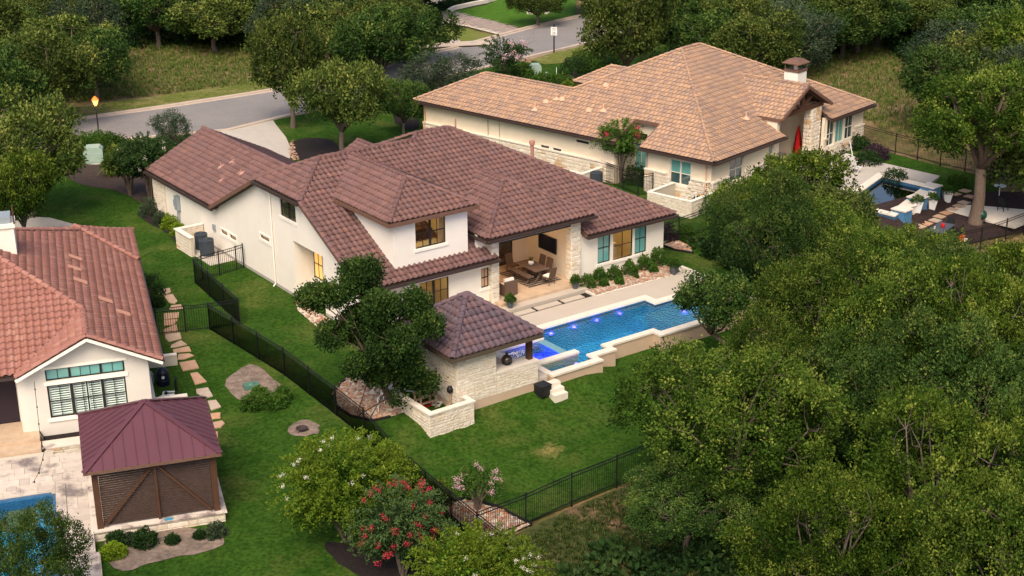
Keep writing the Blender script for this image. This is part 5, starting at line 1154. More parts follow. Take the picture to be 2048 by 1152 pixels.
veneer((74.7, 55.0, 0), LX, LY, 0, 5.18, -.3, 1.45, [wg]); veneer((74.7, 75.6, 0), LX, LY, 0, 18.1, -.3, 1.28)
veneer((74.7, 49.8, 0), RX, RY, 0, 8.0, -.3, 1.42, [(rr[0][0] - .1, rr[0][1] + .1, rr[0][2] - .17, 3)]); veneer((88.6, 49.8, 0), RX, RY, 0, 5.6, -.3, 1.5, [(.3, 4.25, .66, 3)])
for q in ((87.15, 88.4, 50.0, 50.6, -.3, 3.95), (82.55, 82.95, 50.0, 50.5, -.3, 3.8)): mb = MB(); mb.box(*q); rh.part('column_core', mb, M_mortar)
stone_face(rh, (87.15, 50.0, 0), RX, RY, 0, 1.25, -.3, 3.9, ch=(.2, .34), ln=(.3, .7), dep=.06); stone_face(rh, (82.55, 50.0, 0), RX, RY, 0, .4, -.3, 3.75, ch=(.2, .34), ln=(.3, .5), dep=.06); stone_face(rh, (87.15, 50.6, 0), LX, LY, 0, .6, -.3, 3.9, ch=(.2, .34), ln=(.2, .5), dep=.06)
mb = MB(); mb.slab([(82.55, 51.0, 3.0), (82.55, 49.95, 2.9), (82.55, 49.95, 3.95), (82.55, 51.0, 3.95)], (.14, 0, 0)); rh.part('dormer_wall', mb, M_stucco_c)
A2 = (74.2, 49.3, 3)
FL = [[(74.2, 76.1, 3), (74.2, 57.2, 3), (78, 57.2, 4.9), (78, 72.3, 4.9)], [(74.2, 55.1, 3), (74.2, 49.3, 3), (76.4, 51.5, 4.1), (76.4, 55.1, 4.1)],
      [(76.4, 57.2, 4.1), (76.4, 51.5, 4.1), (78, 53.1, 4.9), (78, 57.2, 4.9)], [(78, 63.9, 4.9), (78, 53.1, 4.9), (83.4, 58.5, 7.6)]]
FR = [[(74.2, 49.3, 3), (82.6, 49.3, 3), (82.6, 57.7, 7.2)], [(82.6, 51.5, 4.1), (88.7, 51.5, 4.1), (88.7, 55.4, 6.05), (85.6, 58.5, 7.6), (83.4, 58.5, 7.6), (82.6, 57.7, 7.2)], [(88.7, 49.3, 3), (94.8, 49.3, 3), (88.7, 55.4, 6.05)]]
FG = [[(82.5, 51.5, 4.1), (82.5, 49.6, 4.1), (85.8, 49.6, 5.85), (85.8, 55.0, 5.85)], [(89.1, 49.6, 4.1), (89.1, 51.5, 4.1), (85.8, 55, 5.85), (85.8, 49.6, 5.85)]]
FS = [[(83.4, 68.3, 3.9), (83.4, 62.5, 3.9), (85.7, 62.5, 4.94), (85.7, 66.5, 4.94)], [(88.0, 62.5, 3.9), (88.0, 68.3, 3.9), (85.7, 66.5, 4.94), (85.7, 62.5, 4.94)]]
FX = [[(81.8, 76.1, 3), (74.2, 76.1, 3), (78, 72.3, 4.9)], [(81.8, 63.9, 3), (81.8, 76.1, 3), (78, 72.3, 4.9), (78, 63.9, 4.9)], [(94.8, 49.3, 3), (94.8, 67.7, 3), (85.6, 58.5, 7.6)], [(94.8, 67.7, 3), (74.2, 67.7, 3), (83.4, 58.5, 7.6), (85.6, 58.5, 7.6)]]
ro3 = rh.part('roof', decks(FL + FR + FG + FS + FX), M_deckb); R3 = Roof(rh, ro3, M_tilef, f_tile, seed=4)
for F in FL: R3.face(F, (74.2, 76.1, 3))
for F in FR: R3.face(F, A2)
for F in FG + FS: R3.face(F)
R3.flush(prefer=lambda o: o[1] < 58)
for a, b in (((74.2, 49.3, 3), (83.4, 58.5, 7.6)), ((83.4, 58.5, 7.6), (85.6, 58.5, 7.6)), ((94.8, 49.3, 3), (85.6, 58.5, 7.6)), ((78, 63.9, 4.9), (83.4, 58.5, 7.6)), ((78, 63.9, 4.9), (78, 72.3, 4.9)), ((74.2, 76.1, 3), (78, 72.3, 4.9)), ((85.8, 49.6, 5.85), (85.8, 54.9, 5.85)), ((83.4, 68.3, 3.9), (85.7, 66.5, 4.94)), ((85.7, 66.5, 4.94), (85.7, 62.5, 4.94))):
    R3.caps(Z(*a), Z(*b), .12)
for a, b in (((74.1, 76.1, 2.88), (74.1, 57.1, 2.88)), ((74.1, 55.2, 2.88), (74.1, 49.2, 2.88)), ((74.1, 49.2, 2.88), (82.7, 49.2, 2.88)), ((88.6, 49.2, 2.88), (94.85, 49.2, 2.88)), ((94.9, 49.2, 2.88), (94.9, 67, 2.88))): mb = MB(); mb.beam(a, b, .16, .14); rh.part('gutter', mb, M_gutter)
for a, b in (((82.5, 49.56, 4.0), (85.8, 49.56, 5.77)), ((89.1, 49.56, 4.0), (85.8, 49.56, 5.77)), ((82.47, 49.6, 4.02), (82.47, 51.4, 4.02)), ((76.35, 57.15, 4.03), (76.35, 55.15, 4.03)), ((74.2, 57.17, 2.95), (76.4, 57.17, 4.05)), ((74.2, 55.13, 2.95), (76.4, 55.13, 4.05))): mb = MB(); mb.beam(a, b, .1, .2); rh.part('fascia', mb, M_fascia)
for a, b, s_ in (((83.0, 50.05, 4.1), (88.6, 50.05, 4.1), .3), ((85.8, 50.05, 4.2), (85.8, 50.05, 5.7), .22), ((85.6, 50.05, 4.25), (84.5, 50.05, 5.0), .18), ((86.0, 50.05, 4.25), (87.1, 50.05, 5.0), .18), ((83, 50.0, 4.2), (85.8, 50.0, 5.66), .2), ((88.6, 50.0, 4.2), (85.8, 50.0, 5.66), .2)): mb = MB(); mb.beam(a, b, .2, s_); rh.part('truss_beam', mb, M_wood)
ch = MB(); ch.box(87.0, 88.15, 51.2, 52.3, 4.0, 6.3); rh.part('chimney', ch, M_stucco)
co = rh.part('chimney_band', MB().box(86.95, 88.2, 51.15, 52.35, 6.3, 6.42), M_fascia)
for x in (87.0, 88.08):
    for y in (51.2, 52.22): mb = MB(); mb.box(x, x + .07, y, y + .07, 6.42, 6.85); rh.part('cap_post', mb, M_fascia)
mb = MB(); mb.slab([(86.85, 51.05, 6.85), (88.3, 51.05, 6.85), (88.3, 52.45, 6.85), (86.85, 52.45, 6.85)], (0, 0, .05)); mb.add([(86.85, 51.05, 6.9), (88.3, 51.05, 6.9), (88.3, 52.45, 6.9), (86.85, 52.45, 6.9), (87.2, 51.4, 7.15), (87.95, 51.4, 7.15), (87.95, 52.1, 7.15), (87.2, 52.1, 7.15)], [(0, 1, 5, 4), (1, 2, 6, 5), (2, 3, 7, 6), (3, 0, 4, 7), (4, 5, 6, 7)]); rh.part('chimney_cap', mb, M_fascia)
mb = MB(); mb.tube([(87.6, 51.75, 6.4), (87.6, 51.75, 6.8)], .16, 10); rh.part('flue', mb, M_cap)
for k, (px_, py_) in enumerate(((1092, 205), (1113, 199), (1124, 200), (1070, 220), (1178, 222), (1207, 222), (1212, 172), (1492, 238))):
    # vents on the left and rear slopes
    n_ = (-.5, 0, 1) if px_ < 1400 else (0, -.5, 1); d_ = 3 - .5 * 74.2 if px_ < 1400 else 3 - .5 * 49.3
    r_ = ray(px_, py_); N = np.array([*W(n_[0], n_[1], 0, YR)[:2], 1.0]); t_ = (d_ - N @ np.array([0, 0, CAM_H])) / (N @ r_); p_ = uv(np.array([0, 0, CAM_H]) + r_ * t_, YR)
    mb = MB(); mb.lathe((p_[0], p_[1], p_[2] - .05), [(.3, .05), (.1, .2), (.05, .25), (.05, .55)] if k % 2 else [(.28, .05), (.2, .2), (.04, .3)], 8); rh.part('roof_vent', mb, mat('vent_tan', (.60, .36, .24), rough=.7) if k == 0 else MATS['vent_tan'])
for x, v_ in ((74.62, 50.1), (74.62, 75.4)):
    mb = MB(); mb.tube([(74.25, v_, 2.8), (74.55, v_, 2.65), (74.57, v_, 1.5), (74.45, v_, 1.3), (74.45, v_, -.2)], .05, 6); rh.part('downspout', mb, MATS['vent_tan'])
mb = MB(); mb.tube([(74.6, 69.0, 2.9), (74.6, 69.0, .8)], .015, 5); mb.tube([(74.6, 67.9, 2.9), (74.6, 67.9, 1.3)], .012, 5); rh.part('wall_cable', mb, M_gutter)
flush_stones(rh, M_stone2)
# AC / pump yards of the right neighbour
def yard(name, label, u0, u1, v0, v1, z0, z1, yaw, openv=None, material=None):
    t = house(name, label, 'enclosure', u0, v0, yaw); T_ = .18
    for q in ((u0, u1, v0, v0 + T_), (u0, u0 + T_, v0 + T_ + .001, v1), (u0 + T_ + .001, u1, v1 - T_, v1 - .001))[:3 if openv else 2]: mb = MB(); mb.box(*q, z0, z1); t.part('wall', mb, M_mortar)
    stone_face(t, (u0, v0, 0), RX, RY, 0, u1 - u0, z0, z1, ch=(.12, .2), ln=(.25, .6)); stone_face(t, (u0, v1, 0), LX, LY, 0, v1 - v0, z0, z1, ch=(.12, .2), ln=(.25, .6))
    mb = MB(); mb.box(u0 - .05, u1, v0 - .05, v0 + T_ + .03, z1 + .002, z1 + .06); mb.box(u0 - .05, u0 + T_ + .03, v0 + T_ + .031, v1, z1 + .002, z1 + .06)
    if openv: mb.box(u0 + T_ + .04, u1, v1 - T_ - .03, v1 + .03, z1 + .002, z1 + .06)
    t.part('cap', mb, M_cap); flush_stones(t, material or M_stone); return t
yard('stone_yard', 'pale stone screen wall at the corner of the tan roofed house', 71.7, 74.5, 49.2, 52.6, -.3, 1.0, YR, True)
yard('stone_yard', 'pale stone screen wall around the neighbour air conditioner by the spiky plant', 72.3, 74.5, 58.4, 60.9, -.3, .95, YR, None, M_stone2)
t = Th('pump_pipes', 'white looped pipes inside the corner stone yard', 'pipes', W(73.2, 50.3, -.2, YR), YR)
mb = MB(); mb.tube([(-.4, 0, 0), (-.4, 0, 1.1), (.6, 0, 1.15), (.6, 0, .2)], .045, 8); t.part('pipe', mb, M_white); mb = MB(); mb.lathe((.9, .2, 0), [(.2, 0), (.22, .6), (.1, .8)], 12); t.part('filter', mb, M_blackp)
def acunit(label, loc, r=.42, h=.95):
    t = Th('air_conditioner', label, 'air conditioner', loc, .4, 'outdoor air conditioner units')
    mb = MB(); n = 48
    for k in range(n): a = 2 * math.pi * k / n; rr_ = r * (1 if k % 2 else .965); mb.v.append((rr_ * math.cos(a), rr_ * math.sin(a), .05))
    for k in range(n): a = 2 * math.pi * k / n; rr_ = r * (1 if k % 2 else .965); mb.v.append((rr_ * math.cos(a), rr_ * math.sin(a), h))
    mb.f = [(k, (k + 1) % n, n + (k + 1) % n, n + k) for k in range(n)]; mb.t = [0] * n; t.part('louvre_case', mb, mat('ac_grey', (.045, .055, .07), (.035, .042, .055), 8, .5) if 'ac_grey' not in MATS else MATS['ac_grey'])
    mb = MB(); mb.lathe((0, 0, h), [(r * 1.02, -.05), (r * 1.02, .02), (r * .84, .05), (r * .8, .0)], 24); t.part('top_ring', mb, MATS['ac_grey'])
    mb = MB(); mb.lathe((0, 0, h), [(r * .8, -.02), (r * .8, -.01)], 20); t.part('fan_well', mb, mat('fan_blue', (.02, .03, .06), rough=.4) if 'fan_blue' not in MATS else MATS['fan_blue'])
    mb = MB(); mb.lathe((0, 0, h), [(.12, -.01), (.1, .04)], 12)
    for k in range(10): a = math.pi * k / 5; mb.beam((.1 * math.cos(a), .1 * math.sin(a), h + .03), (r * .84 * math.cos(a), r * .84 * math.sin(a), h + .03), .012, .012)
    t.part('fan_grille', mb, MATS['ac_grey'])
    mb = MB(); mb.box(-.5, .5, -.5, .5, -.1, .05); t.part('pad', mb, M_conc); return t
acunit('nearer air conditioner behind the white house stone screen', W(32.25, 75.25, .05)); acunit('farther air conditioner, half hidden by the stone screen', W(32.45, 76.45, .05), .38)
acunit('dark air conditioner beside the pink crepe myrtle', W(73.3, 58.0, .0, YR))
t = house('ac_screen', 'white stone screen wall beside the two air conditioners', 'enclosure', 31.45, 75.9, YM)
mb = MB(); mb.box(31.5, 31.68, 75.75, 77.9, -.4, 1.1); mb.box(31.69, 33.2, 77.72, 77.9, -.4, 1.1); t.part('wall', mb, M_mortar)
stone_face(t, (31.5, 77.9, 0), LX, LY, 0, 2.15, -.2, 1.1, ch=(.13, .2), ln=(.3, .7)); stone_face(t, (31.69, 77.72, 0), RX, RY, 0, 1.5, -.2, 1.1, ch=(.2, .3), ln=(.3, .7)); flush_stones(t, M_stone2)
mb = MB(); mb.box(31.4, 31.72, 75.7, 77.95, 1.105, 1.16); mb.box(31.73, 33.2, 77.66, 77.95, 1.105, 1.16); t.part('cap', mb, M_cap)
flat('ac_slab', [(31.7, 73.7), (33.2, 73.7), (33.2, 77.7), (31.7, 77.7)], -.3, -.01, M_conc)
# ================================================================ RIGHT NEIGHBOUR'S GARDEN
def h2(k, l, z=H2PZ):   # k along far-left -> far-right, l towards near
    p = H2C[0] + (H2C[1] - H2C[0]) * k + (H2C[3] - H2C[0]) * l; return np.array([p[0], p[1], z])
LK = np.linalg.norm(H2C[1] - H2C[0]); LN = np.linalg.norm(H2C[3] - H2C[0])
def h2flat(name, k0, k1, l0, l1, z0, z1, m):
    P = [h2(k0, l0), h2(k1, l0), h2(k1, l1), h2(k0, l1)]
    if (P[1] - P[0])[0] * (P[2] - P[1])[1] - (P[1] - P[0])[1] * (P[2] - P[1])[0] < 0: P = P[::-1]
    mb = MB(); mb.prism([(p[0], p[1]) for p in P], z0, z1); return link(name, mb.mesh(name, m), kind='structure')
a_, b_ = .55 / LK, .55 / LN
h2flat('right_pool_floor', -.02, 1.02, -.02, 1.02, -1.8, -1.6, mat('dark_plaster', (.03, .05, .07), (.02, .035, .05), 1, .8))
for q in ((0, a_, 0, 1), (1 - a_, 1, 0, 1), (a_, 1 - a_, 0, b_), (a_, 1 - a_, 1 - b_, 1)):
    h2flat('right_pool_wall', *q, -1.7, H2PZ - .08, M_ptile); h2flat('right_pool_coping', q[0] - .004, q[1] + .004, q[2] - .004, q[3] + .004, H2PZ - .078, H2PZ, M_cope)
h2flat('right_pool_water', a_ * .9, 1 - a_ * .9, b_ * .9, 1 - b_ * .9, -.175, -.17, M_waterd)
h2flat('right_patio', -.9, -.006, -.05, .95, -.3, .08, M_conc)
h2flat('right_patio', -.9, .9, -.32, -.052, -.3, .082, M_conc)
ang2 = math.atan2(*(H2C[1] - H2C[0])[::-1])
for k, (kk, ll, wd, hh, lb) in enumerate(((1.0, .12, .95, .75, 'farthest blue mosaic pedestal with white cap at the pool edge'), (1.0, .47, .95, .62, 'middle blue mosaic pedestal with white cap at the pool edge'), (1.0, .86, .85, .62, 'nearest blue mosaic pedestal with white cap at the pool edge'))):
    P = h2(kk, ll, -.70); t = Th('pool_pedestal', lb, 'pedestal', P, ang2, 'blue mosaic pedestals by the pool')
    mb = MB(); mb.box(-.35, .55, -wd / 2, wd / 2, 0, .70 + hh * .45); t.part('body', mb, M_bluetile)
    mb = MB(); mb.box(-.42, .62, -wd / 2 - .07, wd / 2 + .07, .703 + hh * .45, .77 + hh * .45); t.part('cap', mb, M_cope)
for ll in (.30, .67):
    P = h2(1.0, ll, -.65); t = Th('raised_wall', 'low pale wall between two blue pedestals, ' + ('nearer the green lawn' if ll < .5 else 'nearer the dining table'), 'wall', P, ang2)
    mb = MB(); mb.box(.05, .35, -.9, .9, 0, .78); t.part('body', mb, M_stucco); mb = MB(); mb.box(-.05, .45, -.9, .9, .783, .84); t.part('cap', mb, M_cope)
def planter(label, px, py, r=.3, h=.75, seed=1): return pot_plant(label, G(px, py), r, h, M_bush, 1, 'tall white planters on the mulch', 'planter', M_white, seed, .4)
planter('tall white planter nearest the outdoor dining table', 1832, 438, seed=21); planter('tall white planter in the middle of the mulch row', 1862, 421, seed=22); planter('tall white planter farthest back beside the tree', 1893, 405, seed=23)
for k, (x, y) in enumerate(((1879, 435), (1892, 428), (1905, 421), (1918, 414), (1928, 407), (1870, 443), (1853, 449), (1948, 450 - 20), (1966, 425), (1980, 437), (1955, 432), (1940, 395), (1930, 384), (1910, 390), (2007, 443), (2030, 449), (1840, 455), (1812, 446))):
    mb = MB(); rg = random.Random(k); s_ = .33; mb.prism([(-s_, -s_ * .9), (s_ * .95, -s_), (s_, s_ * .85), (-s_ * .9, s_)], 0, .05)
    single('stepping_slab', 'square pale stepping slab on the dark mulch', 'stepping stone', mb, M_flag, G(x, y, .05), ang2 + rg.uniform(-.1, .1), 'stepping slabs on the mulch terrace')
def dark_chair(label, loc, yaw, group='dark dining chairs'):
    t = Th('outdoor_chair', label, 'chair', loc, yaw, group)
    mb = MB(); mb.box(-.25, .25, -.25, .25, .40, .46); t.part('seat', mb, M_blackp)
    mb = MB(); mb.slab([(-.25, .22, .46), (.25, .22, .46), (.24, .32, .95), (-.24, .32, .95)], (0, .04, 0)); t.part('backrest', mb, M_blackp)
    for x in (-.22, .22):
        for y in (-.22, .24): mb = MB(); mb.box(x - .02, x + .02, y - .02, y + .02, 0, .4); t.part('leg', mb, M_blackp)
        mb = MB(); mb.box(x - .03, x + .03, -.22, .27, .62, .66); t.part('armrest', mb, M_blackp)
    return t
TP = G(1880, 478); ang3 = math.atan2(*(G(1895, 450) - G(1868, 470))[:2][::-1])
t = Th('outdoor_table', 'grey topped dining table with red pitcher on the mulch terrace', 'table', TP, ang3)
mb = MB(); mb.box(-1.05, 1.05, -.5, .5, .70, .75); t.part('tabletop', mb, M_potg)
for x in (-.9, .9):
    for y in (-.4, .4): mb = MB(); mb.box(x - .04, x + .04, y - .04, y + .04, 0, .7); t.part('leg', mb, M_blackp)
for k, (x, y, r_, lb) in enumerate(((-1.4, 0, math.pi / 2, 'dark chair at the left end of the mulch terrace table'), (-.45, -.8, math.pi, 'dark chair on the near side of the terrace table, left one'), (.5, -.8, math.pi, 'dark chair on the near side of the terrace table, right one'), (1.4, .0, -math.pi / 2, 'dark chair at the right end of the mulch terrace table'))):
    c_, s_ = math.cos(ang3), math.sin(ang3); dark_chair(lb, TP + np.array([x * c_ - y * s_, x * s_ + y * c_, 0]), ang3 + r_)
mb = MB(); mb.lathe((0, 0, 0), [(.1, 0), (.13, .08), (.1, .2), (.11, .24)], 12); single('pitcher', 'red pitcher on the grey outdoor table', 'pitcher', mb, M_red, TP + np.array([.1, 0, .76]), smooth=True)
mb = MB(); mb.lathe((0, 0, 0), [(.05, 0), (.05, .16)], 10); single('candle', 'white candle at the left end of the outdoor table', 'candle', mb, M_white, TP + np.array([-.5, -.3, .76]))
mb = MB(); mb.box(-1.1, 1.1, -.6, .6, 0, .12)
t = Th('timber_platform', 'small slatted platform with dark rails below the dining table', 'platform', G(1905, 490), ang3 + .1)
for k in range(7): mb = MB(); mb.box(-1.2, 1.2, -.62 + k * .18, -.47 + k * .18, .1, .16); t.part('board', mb, M_cap)
mb = MB(); mb.box(-1.2, 1.2, -.62, .62, 0, .099); t.part('base', mb, M_gutter)
mb = MB()
vsn = [(-1.0 + 2.0 * i / 8, y, .55 - .32 * math.sin(math.pi * i / 8) + .1 * abs(y)) for i in range(9) for y in (-.35, 0, .35)]
mb.add(vsn, [(i * 3 + j, i * 3 + j + 1, i * 3 + j + 4, i * 3 + j + 3) for i in range(8) for j in range(2)]); single('hammock', 'red hammock sling hanging low by the fence under the terrace table', 'hammock', mb, M_red, G(1912, 494), ang3 + .2)
t = Th('green_smoker', 'dark green kamado smoker at the foot of the big oak', 'grill', G(1961, 448), 0)
mb = MB(); mb.lathe((0, 0, .3), [(.15, 0), (.32, .15), (.34, .35), (.3, .5), (.1, .68), (.04, .72)], 14); t.part('body', mb, mat('smoker_green', (.01, .05, .035), rough=.3), smooth=True)
for a in (0, 2.1, 4.2): mb = MB(); mb.tube([(.3 * math.cos(a), .3 * math.sin(a), 0), (.2 * math.cos(a), .2 * math.sin(a), .4)], .025, 5); t.part('leg', mb, M_black)
# terrace at the right with armchairs
TC = G(2000, 425); t = Th('stone_terrace', 'pale stone terrace with a dark armchair behind the big oak', 'terrace', TC, ang2)
for i in range(4):
    for j in range(4): mb = MB(); mb.box(-2.4 + i * 1.2, -1.22 + i * 1.2, -2.4 + j * 1.2, -1.22 + j * 1.2, 0, .12); t.part('slab', mb, M_cope)
dark_chair('black armchair on the stone terrace at the right edge', TC + np.array([.2, .1, .12]), 2.2, 'dark armchairs by the oak'); 
mb = MB(); mb.lathe((0, 0, 0), [(.08, 0), (.03, .05), (.03, .65), (.4, .68), (.4, .72)], 14); single('round_table', 'white round side table behind the black armchair', 'table', mb, M_white, G(1998, 392))
# red umbrella, patio bits
t = Th('closed_umbrella', 'closed red patio umbrella in front of the tan roofed house', 'umbrella', W(90.05, 51.9, .0, YR), YR)
mb = MB(); mb.lathe((0, 0, 0), [(.28, .35), (.26, .8), (.19, 1.4), (.13, 1.95), (.10, 2.0), (.09, 2.1), (.03, 2.3)], 12)
for i in range(len(mb.v)): x, y, z = mb.v[i]; a = math.atan2(y, x); f_ = 1 + .18 * math.cos(a * 6) * (z < 1.9); mb.v[i] = (x * f_, y * f_, z)
t.part('canopy', mb, M_red, smooth=True); mb = MB(); mb.tube([(0, 0, 0), (0, 0, 2.36)], .03, 8); t.part('pole', mb, M_wood); mb = MB(); mb.lathe((0, 0, 0), [(.3, 0), (.28, .07), (.05, .1)], 14); t.part('base', mb, M_black)
t.o.location = tuple(W(86.2, 48.9, .05, YR))
_q = un(1598, 251, 2.38); t.o.location = (_q[0], _q[1], .05)
def lounge(label, px, py, rz):
    t = Th('folding_chair', label, 'chair', G(px, py, .1), rz, 'white folding chairs by the dark pool')
    mb = MB(); mb.box(-.28, .28, -.3, .3, .38, .42); t.part('seat', mb, M_white); mb = MB(); mb.slab([(-.28, .28, .42), (.28, .28, .42), (.27, .5, 1.05), (-.27, .5, 1.05)], (0, .04, 0)); t.part('backrest', mb, M_white)
    for x in (-.28, .28):
        mb = MB(); mb.beam((x, -.3, 0), (x, .3, .6), .03, .03); mb.beam((x, .3, 0), (x, -.3, .6), .03, .03); t.part('leg', mb, M_white)
        mb = MB(); mb.box(x - .04, x + .04, -.32, .32, .6, .64); t.part('armrest', mb, M_fascia)
lounge('white folding chair on the pool deck, nearer the house', 1703, 337, 2.4); lounge('white folding chair on the pool deck, nearer the dark pool', 1712, 348, 2.2)
mb = MB(); mb.tube([(0, 0, 0), (-.35, .2, 1.5)], .03, 6); single('pole_tool', 'white pole leaning beside the folding chairs', 'pole', mb, M_white, G(1708, 330, .1))
t = Th('patio_armchair', 'grey patio armchair under the timber gable', 'armchair', W(83.7, 50.9, .05, YR), YR + .5)
mb = MB(); mb.box(-.35, .35, -.35, .35, .1, .42); t.part('seat', mb, M_potg); mb = MB(); mb.box(-.35, .35, .3, .42, .1, .85); t.part('backrest', mb, M_linen)
for x in (-.42, .34): mb = MB(); mb.box(x, x + .08, -.35, .4, .1, .6); t.part('arm', mb, M_potg)
t = Th('patio_railing', 'short black railing by the limestone column', 'railing', W(86.4, 48.4, .05, YR), YR)
for x in (0, .9): mb = MB(); mb.box(x, x + .04, 0, .04, 0, .9); t.part('post', mb, M_black)
mb = MB(); mb.box(0, .94, 0, .04, .9, .94); t.part('rail', mb, M_black)
# ================================================================ LEFT NEIGHBOUR (red roof)
lh = house('red_roof_house', 'cream house with terracotta barrel tile roof and shuttered window at the left edge', 'house', 2.3, 60.2, YL)
mb = MB()
lw_ = [(1.0, 4.28, .72, 2.25), (1.0, 4.30, 2.47, 3.0)]
wall(mb, (-3.0, 60.2, 0), RX, RY, 0, 5.3, -.5, 3.02, .2, lw_)
mb.slab([(-3.0, 60.2, 3.02), (2.3, 60.2, 3.02), (2.3, 60.2, 3.1), (-.35, 60.2, 4.38), (-3.0, 60.2, 3.1)], (0, .2, 0))
mb.box(2.1, 2.3, 60.41, 77.8, -.5, 3.02)
wall(mb, (-9, 61.4, 0), RX, RY, 0, 6.0, -.5, 3.0, .2, [(3.0, 5.7, .1, 2.45)]); mb.box(-3.2, -3.001, 60.25, 61.6, -.5, 3.0)
lh.part('wall', mb, mat('stucco_white_left', (.66, .61, .545), (.61, .56, .50), 1.2, .9, .12, 40))
O1 = (-3.0, 60.2, 0)
for (x0, x1, cols) in ((1.0, 2.0, 2), (2.0, 3.3, 3), (3.3, 4.28, 2)):
    window(lh, O1, RX, RY, x0, x1, .72, 2.25, cols, (.5,), sash=False, sill=False, fw=.06, glass=glassmat('shutter_glass', (.94, .985, .97), .10, .03) if 'shutter_glass' not in MATS else MATS['shutter_glass'])
    window(lh, O1, RX, RY, x0, x1, 2.47, 3.0, cols, (), M_teal, sill=False, fw=.05)
mb = MB(); mb.obox(O1, RX, RY, .9, 4.4, .002, .06, .56, .70); lh.part('sill', mb, M_trim); mb = MB(); mb.obox(O1, RX, RY, .9, 4.4, .002, .05, 2.27, 2.44); lh.part('transom_band', mb, M_trim); mb = MB(); mb.obox(O1, RX, RY, .85, 4.42, .002, .04, 3.01, 3.12); lh.part('head_trim', mb, M_trim)
mb = MB(); mb.obox(O1, RX, RY, .95, 4.33, -.5, -.46, .6, 2.3); lh.part('shutter_backing', mb, M_blackp)
for x0, x1 in ((1.07, 1.95), (2.07, 2.62), (2.68, 3.25), (3.36, 4.22)):
    sh = MB(); sh.obox(O1, RX, RY, x0, x0 + .04, -.19, -.15, .76, 2.2); sh.obox(O1, RX, RY, x1 - .04, x1, -.19, -.15, .76, 2.2); sh.obox(O1, RX, RY, x0 + .041, x1 - .041, -.19, -.15, .76, .79); f_ = lh.part('shutter', sh, M_white)
    for k in range(13):
        mb = MB(); z = .80 + k * .108; A = np.array([-3.0 + x0 + .04, 60.2 + .17, z]); mb.slab([A, A + [x1 - x0 - .08, 0, 0], A + [x1 - x0 - .08, .045, .04], A + [0, .045, .04]], (0, -.004, .008)); lh.part('slat', mb, M_white, f_)
mb = MB(); mb.box(-6.0, -3.3, 61.44, 61.48, .1, 2.45); lh.part('door_screen', mb, mat('plum_screen', (.035, .02, .03), (.02, .012, .018), 14, .7, stretch=(.3, .3, 6, 0)))
mb = MB(); mb.box(-3.02, 2.32, 60.17, 60.4, -.7, -.12); lh.part('foundation', mb, M_found)
A1 = (2.85, 59.7, 2.98)
s1 = lambda u: 2.98 + .5 * (2.85 - u)
L1 = [[(2.85, 59.7, 2.98), (2.85, 63.05, 2.98), (-.15, 63.05, s1(-.15)), (-.15, 59.7, s1(-.15))],
      [(2.85, 63.05, 2.98), (2.85, 73.0, 2.98), (-.1, 75.3, s1(-.1)), (-5, 68.7, s1(-5)), (-5, 67.9, s1(-5)), (-.15, 63.05, s1(-.15))],
      [(2.85, 73.0, 2.98), (2.85, 78.3, 2.98), (-.1, 75.3, s1(-.1))],
      [(-3.15, 60.4, 2.98), (-3.15, 59.7, 2.98), (-.15, 59.7, s1(-.15)), (-.15, 63.3, s1(-.15))],
      [(-11, 60.1, 2.98), (-3.15, 60.1, 2.98), (-.15, 63.05, s1(-.15)), (-5, 67.9, s1(-5)), (-11, 67.9, 6.9)]]
bk1 = [[(-5, 68.7, s1(-5)), (-.1, 75.3, s1(-.1)), (-5, 80, 3)]]
ro4 = lh.part('roof', decks(L1 + bk1), M_deckb); R4 = Roof(lh, ro4, M_tiler, s_tile, seed=6)
R4.face(L1[0], A1); R4.face(L1[1], A1); R4.face(L1[2], (2.85, 59.75, 2.98), lift=.10); R4.face(L1[3]); R4.face(L1[4], (-11, 60.1, 2.98))
R4.flush()
for a, b in (((-.15, 63.05, s1(-.15)), (-5, 67.9, s1(-5))), ((-.15, 59.7, s1(-.15)), (-.15, 63.05, s1(-.15))), ((2.85, 73.0, 3.12), (-.1, 75.3, s1(-.1) + .12)), ((2.9, 78.3, 3.05), (-5, 68.7, s1(-5))), ((2.85, 59.72, 2.98), (-.15, 59.72, s1(-.15))), ((-3.15, 59.72, 2.98), (-.15, 59.72, s1(-.15)))): R4.caps(Z(*a), Z(*b), .14)
for a, b in (((2.9, 59.66, 2.86), (-.15, 59.66, 4.36)), ((-3.2, 59.66, 2.86), (-.15, 59.66, 4.36))): mb = MB(); mb.beam(a, b, .08, .12); lh.part('fascia', mb, M_trim)
for a, b in (((2.93, 59.8, 2.88), (2.93, 78.3, 2.88)), ((-11, 60.0, 2.88), (-3.2, 60.0, 2.88))): mb = MB(); mb.beam(a, b, .12, .12); lh.part('gutter', mb, M_gutter)
mb = MB(); mb.box(-5.2, -2.75, 67.4, 68.6, 3, 7.25); lh.part('chimney', mb, M_stucco); mb = MB(); mb.box(-5.3, -2.68, 67.32, 68.68, 7.25, 7.42); lh.part('chimney_band', mb, M_stucco)
mb = MB(); mb.box(-5.2, -2.85, 67.5, 68.5, 7.42, 7.75); lh.part('flue_housing', mb, M_grey)
for x in (-2.74,): mb = MB(); mb.box(x, x + .07, 67.36, 67.43, 7.42, 8.3); lh.part('cap_post', mb, M_wood)
rv = [(-.9, 66.3), (-1.2, 65.7), (.3, 63.9), (-.6, 62.7), (.9, 65.6)]
